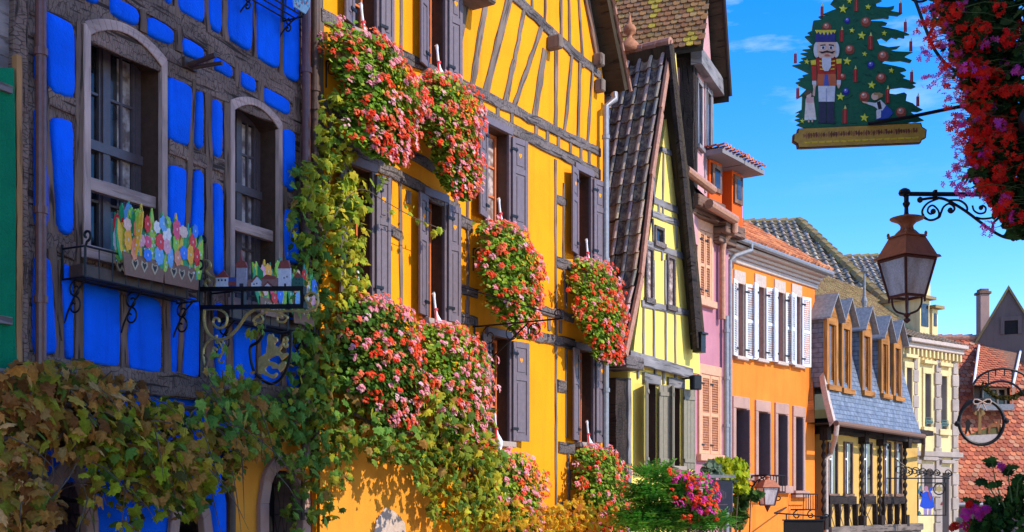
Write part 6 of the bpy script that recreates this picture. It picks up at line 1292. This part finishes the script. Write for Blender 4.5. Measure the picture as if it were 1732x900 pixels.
ua, ub_ = bo(274,480)[0], bo(336,480)[0]; painted_board('painted cut-out flower board, the right one next to the gold scroll', FBo, ua, ub_, bo(281,480)[1], .23, .60, 5)
gB = FB.cross(FB.u(206,.2)); painted_board('narrow end board of painted flowers set square to the others', Frame(FB.P(FB.u(207,.2),0,0),FB.n,FB.e,-FB.d), .12, .36, vr+.18, .1, .62, 8)
u0,u1 = FB.u(392,.35), FB.u(530,.35); vr2 = FB.v(400,540,.35); rack('iron window rack behind the village cut-outs', u0, u1, vr2, .30, .36, 2)
ua, ub_ = bo(438,480)[0], bo(480,480)[0]; painted_board('painted flower board seen behind the bracket with the village', FBo, ua, ub_, bo(440,532)[1], .2, .56, 12)
ua, ub_ = bo(494,480)[0], bo(531,480)[0]; painted_board('painted flower board partly behind the vine', FBo, ua, ub_, bo(495,546)[1], .3, .50, 15)
vr3 = FB.v(505,24,.35); rack('iron window rack at the top edge above the small arched window', FB.u(436,.35), FB.u(512,.35), vr3, .35, .36, 2, True, .5)
b = MB(); q = [bo(*p) for p in ((493,-25),(524,-25),(522,12),(515,24),(496,12))]; b.prism(FBo,q,0,.02,(.35,.5,.56))
for i in range(40):
    rn = random.Random(i); x, y = rn.uniform(495,520), rn.uniform(-20,12); p = bo(x,y); b.prism(FBo,[(p[0]-.02,p[1]),(p[0]+.01,p[1]-.015),(p[0]+.02,p[1]+.02)],.0205,.022+rn.random()*.002,rn.choice([(.1,.4,.5),(.05,.25,.4),(.5,.08,.08),(.6,.6,.6)]),False)
solo('painted_flower_board', b, M['sign'], 'pale blue painted board in the rack at the top edge', 'painted board')
# ================================================================== WROUGHT IRON ARM WITH VILLAGE AND LION SHIELD
ua = FB.u(343,.05); AF = FB.cross(ua)            # u outward, v up
arm = thing('sign_bracket', 'black and gold wrought iron arm carrying little painted village houses', 'bracket', AF.P(0,AF.v(343,655),0))
def ap(x, y): return AF.uv(x,y)
cA = C(320,380,3.0)
def aq(*q): return [ap(*cA(x,y)) for x,y in q]
v_t, v_b = ap(343,489)[1], ap(343,520)[1]; Le = ap(516,500)[0]
m_ = MB(); m_.box(AF,-.02,.03,ap(343,672)[1],ap(343,410)[1],-.02,.02); rod(m_,AF,[(.005,ap(343,411)[1])]+spiral(.055,ap(343,410)[1]+.02,.055,.03,180,-60),.016); obj('post', m_, M['iron'], arm)
m_ = MB(); vt2, vb2 = ap(516,488)[1], ap(516,518)[1]
for (a,b_),(c,d) in (((0.03,v_t),(Le,vt2)),((.03,v_b),(Le,vb2))): m_.prism(AF,[(a,b_-.022),(c,d-.022),(c,d+.022),(a,b_+.022)],-.03,.03)
m_.box(AF,Le-.045,Le-.002,vb2+.02,vt2-.02,-.028,.028); m_.box(AF,.62,.66,(v_b+vb2)/2,(v_t+vt2)/2,-.025,.025); obj('arm', m_, M['iron'], arm)
for q,r in ((aq((72,185),(95,185),(108,210),(88,235),(110,262),(140,280),(128,320),(98,325),(80,300),(95,280),(105,292)),.018),(aq((78,430),(75,480),(85,530),(110,565),(150,582),(200,570),(250,520),(290,460),(330,432)),.018),(aq((85,430),(150,430),(190,460),(185,510),(150,525),(122,500),(130,475),(150,480),(152,495)),.015),(aq((140,560),(138,600),(165,585),(178,630),(150,670),(122,650),(125,625),(142,635)),.015),(aq((135,570),(100,590),(75,630),(75,690),(95,745),(115,790),(105,820)),.013),(aq((150,590),(170,640),(150,690),(168,700),(175,690)),.011),
  (aq((330,432),(400,425),(380,450),(345,465),(325,490),(355,500),(375,480),(360,455),(345,470)),.013),(aq((380,432),(440,440),(520,438),(600,440),(650,410),(648,360),(615,345),(590,370),(605,395),(622,375)),.014),(aq((440,440),(470,455),(500,470),(480,495),(450,490),(452,465),(472,462)),.013)):
    m_ = MB(); rod(m_,AF,smooth(q),r); obj('scroll', m_, M['gold'], arm)
def house_cut(pts_wall, cw, pts_roof, cr_, wins, z):
    b = MB(); b.prism(AF,aq(*pts_wall),z,z+.014,cw)
    if pts_roof: b.prism(AF,aq(*pts_roof),z-.004,z+.019,cr_)
    for x,y,w_,h_ in wins: b.prism(AF,aq((x,y),(x+w_,y),(x+w_,y+h_),(x,y+h_)),z+.0145,z+.016,(.04,.03,.05),False)
    obj('house_cutout', b, M['sign'], arm)
WT, GY, RF_, TN = (.62,.60,.66), (.34,.30,.36), (.26,.06,.05), (.27,.14,.12)
house_cut(((138,325),(138,268),(202,268),(202,325)),WT,((134,270),(150,258),(178,232),(206,268)),RF_,((150,278,8,10),(166,278,8,10),(184,278,8,10)),.0)
house_cut(((202,325),(202,268),(246,268),(246,325)),(.06,.08,.28),((200,292),(222,290),(246,292),(246,310),(202,310)),RF_,((212,305,8,8),),-.006)
house_cut(((246,325),(246,218),(298,218),(298,325)),GY,((240,220),(250,190),(266,184),(270,130),(276,184),(292,190),(302,220)),RF_,((262,300,20,26),),.008)
house_cut(((298,325),(298,280),(322,280),(322,325)),TN,None,None,(),-.008)
house_cut(((320,325),(320,288),(345,262),(370,290),(370,325)),WT,((316,292),(345,258),(350,264),(324,296)),RF_,((332,300,6,8),(346,296,6,8)),.004)
house_cut(((370,325),(370,272),(396,258),(460,272),(460,325)),TN,((366,276),(396,254),(440,262),(440,276)),RF_,(),-.006)
house_cut(((388,325),(388,308),(405,294),(424,308),(424,325)),WT,((384,312),(405,290),(428,312),(420,312),(405,298),(392,312)),RF_,(),.010)
house_cut(((458,325),(458,222),(520,222),(520,318)),WT,((456,224),(470,184),(510,184),(518,224)),RF_,((485,268,5,8),(500,262,5,8),(488,300,10,16)),.006)
house_cut(((524,320),(524,282),(538,262),(556,248),(574,262),(584,280),(584,318)),(.04,.13,.10),((536,268),(556,246),(580,268)),RF_,((545,275,6,7),(560,275,6,7),(545,295,6,7),(562,295,6,7)),.002)
b = MB(); b.prism(AF,aq((345,262),(345,206),(374,238),(372,266)),-.01,-.004,(.02,.28,.10)); b.prism(AF,aq((340,300),(350,250),(372,252),(368,300)),-.02,-.012,(.05,.3,.05)); obj('tree_cutout', b, M['sign'], arm)
# shield
lion = thing('lion_shield', 'hanging iron shield with a golden rampant lion', 'sign', AF.P(*aq((420,800))[0]))
m_ = MB(); rod(m_,AF,smooth(aq((366,535),(372,560),(350,595),(312,620),(312,680),(330,745),(375,790),(420,808),(470,775),(505,700),(515,620),(516,560),(512,545),(470,550),(420,540),(366,535))),.017,0,8); obj('frame', m_, M['iron'], lion)
lp_l = [ap(415+x/8.576,550+y/8.576) for x,y in ((330,150),(355,130),(375,150),(400,125),(415,165),(450,178),(470,200),(465,235),(430,258),(425,285),(450,308),(490,320),(520,300),(535,318),(500,372),(540,418),(585,410),(612,402),(620,430),(600,450),(580,470),(530,510),(515,470),(490,445),(440,445),(380,468),(340,495),(345,520),(400,535),(440,550),(480,585),(540,530),(585,530),(588,555),(575,600),(540,650),(510,680),(480,630),(400,630),(380,590),(320,590),(290,630),(300,670),(350,708),(420,720),(455,690),(468,720),(420,770),(390,775),(330,740),(260,712),(200,705),(195,620),(200,520),(205,470),(260,440),(310,405),(316,330),(328,270),(325,200))]
m_ = MB(); m_.prism(AF,lp_l,-.012,.012); obj('lion', m_, M['gold'], lion)
m_ = MB(); rod(m_,AF,smooth([ap(415+x/8.576,550+y/8.576) for x,y in ((510,310),(545,260),(560,200),(590,180),(612,205),(600,235),(560,250),(560,290),(585,318),(612,295),(602,262))]),.014); obj('tail', m_, M['gold'], lion)
m_ = MB()
for x in (385,500): rod(m_,AF,aq((x,440),(x,545)),.008)
obj('hanger', m_, M['iron'], lion)
# ================================================================== VINES
rv = random.Random(21)
BROWN = [(4,(.56,.24,.05)),(3,(.44,.27,.04)),(2,(.32,.30,.03)),(3,(.66,.36,.12)),(1,(.16,.22,.03)),(3,(.30,.11,.03))]
OLIVE = [(4,(.36,.38,.02)),(2,(.48,.42,.03)),(2,(.14,.22,.03)),(3,(.54,.38,.04)),(3,(.52,.24,.05)),(1,(.12,.09,.02))]
COOL = [(4,(.15,.30,.05)),(3,(.24,.38,.06)),(2,(.38,.40,.03)),(1,(.48,.27,.07))]
GOLDL = [(4,(.52,.50,.04)),(3,(.40,.47,.04)),(2,(.60,.48,.04)),(2,(.27,.38,.04)),(1,(.14,.26,.04))]
YELL = [(4,(.72,.46,.03)),(3,(.75,.38,.03)),(2,(.52,.47,.04)),(1,(.65,.22,.04))]
MIXD = [(4,(.26,.32,.035)),(3,(.42,.40,.03)),(3,(.13,.24,.04)),(2,(.52,.42,.03)),(1,(.42,.20,.04))]
va = thing('grape_vine', 'browning grape vine sprawling over the ground floor of the blue house', 'vine', FB.P(.4,0,.2))
m_ = MB()
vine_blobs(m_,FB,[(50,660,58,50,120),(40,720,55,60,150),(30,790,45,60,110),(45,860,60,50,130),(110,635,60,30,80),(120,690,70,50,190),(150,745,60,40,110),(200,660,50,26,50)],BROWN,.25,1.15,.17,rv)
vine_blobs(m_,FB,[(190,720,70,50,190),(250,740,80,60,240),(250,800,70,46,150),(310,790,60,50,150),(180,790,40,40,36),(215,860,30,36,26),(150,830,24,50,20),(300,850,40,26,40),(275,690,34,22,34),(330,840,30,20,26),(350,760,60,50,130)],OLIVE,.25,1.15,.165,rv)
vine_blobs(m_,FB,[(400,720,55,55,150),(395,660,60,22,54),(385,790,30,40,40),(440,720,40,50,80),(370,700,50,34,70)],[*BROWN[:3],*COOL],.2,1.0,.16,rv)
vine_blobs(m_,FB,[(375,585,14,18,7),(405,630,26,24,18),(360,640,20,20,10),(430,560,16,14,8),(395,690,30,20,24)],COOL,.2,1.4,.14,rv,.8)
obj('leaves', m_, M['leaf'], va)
m_ = MB(); wp = lambda F_,w,*q: [F_.P(*F_.uv(x,y,w),w) for x,y in q]
for q,w,r in ((((60,900),(58,780),(72,690),(76,630),(95,614),(118,628)),.5,.035),(((76,640),(90,668),(130,690),(230,700),(330,690),(430,700)),.55,.028),(((30,792),(80,760),(130,705),(180,665)),.9,.012),(((235,720),(275,712),(300,715)),.8,.016),(((80,850),(115,810),(135,770)),1.0,.008),(((160,900),(158,860),(165,820)),1.0,.006),(((340,640),(350,610),(345,600)),.4,.012),(((120,660),(140,690),(160,720)),1.1,.007)): m_.tube(wp(FB,w,*smooth([tuple(map(float,p)) for p in q],4)),r,7)
obj('branches', m_, M['stem'], va)
m_ = MB()
for _ in range(75):
    px, py = rv.uniform(0,470), rv.uniform(625,850); w_ = rv.uniform(.6,1.25); p = FB.P(*FB.uv(px,py,w_),w_); a = rdir(rv); a.z -= .5; L_ = rv.uniform(.25,.6)
    m_.tube([p,p+a*L_*.4+V((0,0,.03)),p+a*L_*.75,p+a*L_+V((0,0,-.08))],[.007,.006,.004,.002],5)
obj('twigs', m_, M['stem'], va)
vb = thing('grape_vine', 'yellow green grape vine climbing between the blue and yellow houses', 'vine', FY.P(.2,0,.2))
m_ = MB()
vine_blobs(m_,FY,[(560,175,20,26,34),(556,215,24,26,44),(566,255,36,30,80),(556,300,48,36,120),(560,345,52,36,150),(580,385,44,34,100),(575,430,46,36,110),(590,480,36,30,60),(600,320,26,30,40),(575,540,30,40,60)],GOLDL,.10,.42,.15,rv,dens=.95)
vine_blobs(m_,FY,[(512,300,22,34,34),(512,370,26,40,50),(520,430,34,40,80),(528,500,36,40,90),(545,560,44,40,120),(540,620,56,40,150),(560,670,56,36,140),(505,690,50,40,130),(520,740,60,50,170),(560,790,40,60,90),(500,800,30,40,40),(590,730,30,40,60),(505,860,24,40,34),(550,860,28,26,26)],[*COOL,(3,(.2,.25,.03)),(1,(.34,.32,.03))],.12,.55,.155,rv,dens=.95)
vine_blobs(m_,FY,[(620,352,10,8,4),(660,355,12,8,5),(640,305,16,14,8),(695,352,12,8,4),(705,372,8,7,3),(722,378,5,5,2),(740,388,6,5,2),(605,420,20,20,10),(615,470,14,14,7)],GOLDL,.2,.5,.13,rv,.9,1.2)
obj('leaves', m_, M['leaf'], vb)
m_ = MB()
for q,w,r in ((((512,880),(515,700),(530,560),(540,400),(556,300),(560,170)),.14,.028),(((540,420),(575,350),(610,320),(650,340),(700,368),(752,390)),.4,.006),(((515,620),(480,560),(470,600)),.3,.006),(((530,700),(480,720),(440,705)),.4,.012),(((520,300),(516,400),(522,520)),.2,.014)): m_.tube(wp(FY,w,*smooth([tuple(map(float,p)) for p in q],4)),r,7)
obj('branches', m_, M['stem'], vb)
vc = thing('grape_vine', 'dense green and gold vine hanging below the pink geraniums of the yellow house', 'vine', FY.P(1.6,gz(16),.2))
m_ = MB()
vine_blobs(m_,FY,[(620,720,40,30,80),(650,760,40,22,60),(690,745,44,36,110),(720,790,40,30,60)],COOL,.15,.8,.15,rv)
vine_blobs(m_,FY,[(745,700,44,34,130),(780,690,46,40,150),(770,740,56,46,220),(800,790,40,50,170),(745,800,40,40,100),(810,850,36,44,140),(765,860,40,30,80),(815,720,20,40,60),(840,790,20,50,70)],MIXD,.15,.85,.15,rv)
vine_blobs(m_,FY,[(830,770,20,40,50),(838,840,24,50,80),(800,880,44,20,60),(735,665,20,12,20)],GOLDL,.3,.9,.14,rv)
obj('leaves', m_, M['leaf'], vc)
m_ = MB()
for q,w,r in ((((880,950),(840,880),(800,800),(740,740),(660,730),(600,700)),.4,.026),(((800,800),(790,720),(770,680)),.5,.014)): m_.tube(wp(FY,w,*smooth([tuple(map(float,p)) for p in q],4)),r,7)
obj('branches', m_, M['stem'], vc)
vd = thing('grape_vine', 'bright yellow autumn vine along the bottom of the yellow wall', 'vine', FY.P(4.6,gz(20),.4))
m_ = MB(); vine_blobs(m_,FY,[(870,872,44,26,120),(920,878,50,28,170),(970,872,46,26,150),(1015,878,40,28,120),(1045,880,18,24,40),(985,845,20,12,20)],YELL,.3,1.1,.135,rv); obj('leaves', m_, M['leaf'], vd)
m_ = MB()
for q in (((860,960),(880,880),(960,870),(1040,880)),): m_.tube(wp(FY,.5,*smooth([tuple(map(float,p)) for p in q],4)),.02,7)
obj('branches', m_, M['stem'], vd)
# orange ground floor of the yellow house with sandstone doorway
gr = MB(); a = (FY.u(655),FY.u(700)); wall_grid(gr,FY,FY.u(536),FY.u(735),-2,FY.v(640,690),(),.05); obj('ground_floor_wall', gr, M['ochre'], yel)
mb = MB(); mb.prism(FY,[FY.uv(x,y,.06) for x,y in ((628,930),(636,880),(652,858),(668,866),(684,884),(690,930))],.05,.075); obj('stone_patch', mb, M['pipe_pale'], yel, bevel=.01)
# ================================================================== PLANTS AND FITTINGS AT THE BOTTOM MIDDLE
def shrub(name, label, cat, Y, blobs, pal, size, m, kind, ground_px, seed, blooms=(), bl=.05, mixc_=(RED,MAG)):
    rn = random.Random(seed); t = thing(name, label, cat, V((at(ground_px,850,Y).x,Y,gz(Y)))); fo = MB()
    for bx,by,rx,ry,n in blobs:
        for _ in range(n):
            d = rdir(rn)*(rn.random()**.4); p = at(bx+rx*d.x,by+ry*d.z,Y+d.y*rx*Y/F)
            if kind == 'pinnate':
                dr = (V((d.x,d.y-.4,d.z+.3)).normalized()+rdir(rn)*.5).normalized(); L_ = size*rn.uniform(.7,1.2); sd = dr.cross(V((0,0,1)))
                if sd.length < .05: continue
                sd.normalize(); up_ = sd.cross(dr); c = pick(rn,pal)
                for k in range(7):
                    o = p+dr*(L_*k/7)+up_*(-L_*.25*(k/7)**2)
                    for s in (-1,1):
                        tip = o+(sd*s+dr*.5).normalized()*L_*.30*(1-.4*abs(k/7-.4)); w_ = dr*L_*.06
                        fo.poly([o,o.lerp(tip,.5)+w_+up_*.01,tip,o.lerp(tip,.5)-w_+up_*.01],tuple(v*rn.uniform(.85,1.15) for v in c))
            else:
                leaf(fo,p,V((d.x,d.y-.3,d.z+.3))+rdir(rn)*.6,V((0,0,-1))+rdir(rn)*.6,size*rn.uniform(.6,1.2),pick(rn,pal),rn) if kind == 'lobed' else disc(fo,p,V((d.x*.6,-.5,.6))+rdir(rn)*.7,size*rn.uniform(.6,1.2),pick(rn,pal),rn,6,.15)
    obj('foliage', fo, M['leaf'], t)
    if blooms:
        fl = MB()
        for bx,by,rx,ry,n in blooms:
            for _ in range(n):
                d = rdir(rn); p = at(bx+rx*d.x,by+ry*d.z,Y-.1-abs(d.y)*rx*Y/F); bloom(fl,p,V((0,-.5,.4)),bl*rn.uniform(.7,1.2),rn.choice(mixc_),rn,12,bl*.42)
        obj('blossoms', fl, M['petal'], t)
    st = MB(); g0 = V((at(ground_px,850,Y).x,Y,gz(Y)))
    for bx,by,rx,ry,n in blobs: st.tube([g0+rdir(rn)*.05,g0.lerp(at(bx,by,Y),.5)+rdir(rn)*.08,at(bx,by,Y)],[.03,.022,.01],6)
    obj('stems', st, M['stem'], t); return t
GRN = [(4,(.09,.34,.035)),(3,(.16,.44,.045)),(2,(.05,.20,.03)),(1,(.3,.5,.06))]
shrub('green_shrub','leafy green shrub with feathery leaves in front of the lime house','shrub',19.5,[(1110,835,46,36,260),(1090,880,44,30,300),(1140,870,40,40,280),(1150,820,26,26,110),(1190,880,44,26,220),(1108,800,24,20,70)],GRN,.30,'leaf','pinnate',1120,5)
shrub('geranium_plant','magenta and red geranium among the green leaves before the lime house','flowering plant',19.2,[(1160,840,30,28,150),(1190,850,24,30,140),(1170,812,30,16,60)],GRN,.055,'leaf','round',1170,6,[(1158,830,26,26,30),(1188,838,28,34,42),(1150,800,18,12,7),(1198,866,18,22,14),(1170,850,34,34,16)],.05)
shrub('yellow_bush','bright yellow green bush above the dark sign box','bush',24.0,[(1238,795,30,24,260),(1215,786,22,14,110),(1250,815,18,18,110)],[(4,(.50,.52,.02)),(3,(.36,.46,.02)),(1,(.2,.3,.02))],.14,'leaf','lobed',1235,7)
shrub('grey_plant','grey green plant beside the yellow bush','plant',23.6,[(1205,795,18,16,140)],[(3,(.14,.20,.12)),(2,(.24,.30,.2))],.07,'leaf','round',1205,8)
shrub('trailing_plant','trailing dark leaved plant on the iron rail by the orange wall','plant',24.3,[(1255,840,14,28,120),(1250,870,16,18,70),(1270,838,24,10,60),(1245,885,12,12,40)],[(3,(.04,.10,.02)),(2,(.09,.16,.03))],.075,'leaf','round',1250,9)
Yb = 22.5; BF = frontal(Yb); bx_ = thing('sign_box', 'dark blue grey hanging sign box with a faint emblem', 'sign', at(1217,868,Yb))
a,t = BF.uv(1196,812); b_,bt = BF.uv(1240,867); m_ = MB(); m_.box(BF,a,b_,bt,t,-.12,.0); obj('box', m_, M['slatebox'], bx_, bevel=.015); m_ = MB(); m_.box(BF,a-.04,b_+.04,t+.04,t+.1,-.14,.03); obj('rail', m_, M['zincroof'], bx_)
m_ = MB(); cx,cy = (a+b_)/2,(t+bt)/2+.03
for k in range(-3,4): m_.box(BF,cx+k*.035-.008,cx+k*.035+.008,cy-.13+abs(k)*.02,cy+.12-abs(k)*.025,.001,.004)
m_.box(BF,cx-.14,cx+.14,cy-.2,cy-.18,.001,.004); obj('emblem', m_, M['emblem'], bx_)
m_ = MB(); m_.tube([at(1240,815,Yb),at(1262,812,26.8)],.02,6); obj('arm', m_, M['iron'], bx_)
# lantern on the orange house
ul,vl = FO.uv(1240,815,.0); u2,v2 = FO.uv(1262,812); wl = thing('wall_lantern', 'small copper lantern on a scrolled arm in front of the orange wall', 'lantern', FO.P(FO.u(1262),vl,0))
la = FO.cross(FO.u(1262)); wo,vo = la.uv(1298,806); LP = la.P(wo,vo)
m_ = MB(); rod(m_,la,[(0,vo+.02),(wo,vo+.02)],.022); 
for q in (spiral(wo*.3,vo-.14,.13,.03,90,480,14),spiral(wo*.68,vo-.12,.11,.02,90,-300,14)): rod(m_,la,q,.018)
rod(m_,la,[(0,vo-.45),(wo*.5,vo-.1),(wo*.9,vo)],.016); obj('arm', m_, M['iron'], wl)
def sq(mb, hw, z0, hw1, z1):
    c = LP; rr = math.radians(60); f = lambda h,z: [V((c.x+h*1.4*math.cos(rr+k*PI/2),c.y+h*1.4*math.sin(rr+k*PI/2),z)) for k in range(4)]
    mb.add(f(hw,z0)+f(hw1,z1),[(i,(i+1)%4,4+(i+1)%4,4+i) for i in range(4)]+[(3,2,1,0),(4,5,6,7)]); return f(hw,z0),f(hw1,z1)
z = LP.z; m_ = MB(); sq(m_,.24,z-.26,.11,z-.08); m_.lathe(V((LP.x,LP.y,z-.1)),[(.08,0),(.05,.06),(.07,.08),(.03,.12)],10); obj('roof', m_, M['lcopper'], wl)
m_ = MB(); A_,B4_ = sq(MB(),.13,z-.68,.205,z-.26)
for k in range(4): m_.tube([A_[k],B4_[k]],.016,5); m_.tube([A_[k],A_[(k+1)%4]],.016,5); m_.tube([B4_[k],B4_[(k+1)%4]],.016,5)
m_.tube([LP-V((0,0,.68)),LP-V((0,0,.84))],[.08,.01],8); obj('frame', m_, M['lcopperdark'], wl)
m_ = MB(); sq(m_,.12,z-.67,.195,z-.27); obj('pane', m_, M['lglass'], wl)
for (a,b_,c,d),lab in ((HWl,lab) for HWl,lab in (((FO.u(1281)-.2,FO.u(1298)+.2,FO.v(1281,832),.4),'iron window rack on the orange wall beside the small lantern'),((FO.u(1342)-.2,FO.u(1357)+.1,FO.v(1342,862),.4),'iron window rack at the right corner of the orange wall'))):
    t_ = thing('window_rack', lab, 'window rack', FO.P(a,c,0)); m_ = MB(); P = FO.P
    for v in (c,c+d): m_.tube([P(a,v,.03),P(a,v,.38),P(b_,v,.38),P(b_,v,.03)],.018,5)
    for k in range(7): u = a+(b_-a)*k/6; m_.tube([P(u,c,.38),P(u,c+d,.38)],.012,5)
    obj('rail', m_, M['iron'], t_)
    for u in (a,b_): m_ = MB(); g = FO.cross(u); rod(m_,g,spiral(.2,c-.14,.12,.02,90,460,14),.016); obj('scroll', m_, M['iron'], t_)
YD = 25.0; DF = frontal(YD); ds = thing('dark_board', 'flat black board end cut by the bottom edge', 'sign', at(1360,900,YD)); a,t = DF.uv(1326,881); b_,bt = DF.uv(1393,930); m_ = MB(); m_.box(DF,a,b_,bt,t,-.06,0); obj('panel', m_, M['dark'], ds, bevel=.01)
m_ = MB(); m_.box(DF,a-.02,b_+.02,t,t+.03,-.08,.02); obj('edge', m_, M['iron'], ds); m_ = MB(); m_.tube([at(1310,868,YD),at(1400,874,YD)],.018,6); rod(m_,DF,spiral(*DF.uv(1397,874),.06,.015,0,400,12),.015); m_.tube([at(1393,874,YD),at(1393,881,YD)],.015,6); m_.tube([at(1330,869,YD),at(1330,881,YD)],.015,6); m_.tube([at(1310,868,YD),FO.P(FO.u(1330),at(1310,868,YD).z+.1,0)],.018,6); obj('arm', m_, M['iron'], ds)
# flowering shrub bottom right
DG = [(4,(.03,.10,.02)),(3,(.06,.16,.03)),(2,(.015,.05,.015))]
rnd = random.Random(41); Ys = 9.5
sh_ = shrub('flowering_shrub','dark leaved flowering shrub with magenta and red heads at the bottom right corner','shrub',Ys,[(1700,870,34,34,300),(1725,835,24,24,130),(1665,888,30,20,150),(1680,850,16,16,50),(1745,880,40,50,160)],DG,.055,'leaf','lobed',1715,12,[(1625,885,12,10,9),(1652,868,16,10,8)],.032,((.72,.04,.42),(.75,.03,.03),(.62,.05,.40)))
m_ = MB(); lf = MB(); fl = MB()
for q,hd in ((((1700,860),(1685,820),(1678,785),(1674,778)),True),(((1712,850),(1704,800),(1712,790)),False),(((1690,850),(1672,822),(1662,815)),False),(((1720,840),(1722,815),(1728,808)),False),(((1665,870),(1648,852),(1640,846)),False)):
    pts_ = [at(x,y,Ys-.15) for x,y in q]; m_.tube(pts_,[.006,.005,.004,.003][:len(pts_)],5)
    for i,p in enumerate(pts_[1:]):
        for s in (-1,1): leaf(lf,p,V((0,-1,.4))+rdir(rnd)*.4,V((s,0,.3))+rdir(rnd)*.3,.075,pick(rnd,DG),rnd)
    if hd: bloom5(fl,at(1692,790,Ys-.15),V((0,-1,.3)),.035,(.72,.05,.42),rnd,16,.02)
for x,y,r,c in ((1633,870,.05,(.78,.05,.45)),(1650,862,.045,(.78,.05,.45)),(1615,890,.03,(.8,.03,.02)),(1640,853,.03,(.8,.03,.02)),(1655,872,.035,(.75,.05,.4)),(1668,862,.03,(.7,.05,.4)),(1622,880,.02,(.75,.7,.5)),(1610,893,.02,(.8,.1,.05))): bloom5(fl,at(x,y,Ys-.3),V((0,-1,.3)),r,c,rnd,26,.02)
obj('shoots', m_, M['gstem'], sh_); obj('shoot_leaves', lf, M['leaf'], sh_); obj('heads', fl, M['petal'], sh_)
# thin wire across the street

# repeats carry the same group
for o in COL.objects:
    if o.parent is None:
        for pre, gname in (('window_rack','iron window racks'),('painted_flower_board','painted flower boards in the racks'),('grape_vine','grape vines along the house fronts'),('sign_bracket','wrought iron sign brackets')):
            if o.name.startswith(pre): o['group'] = gname
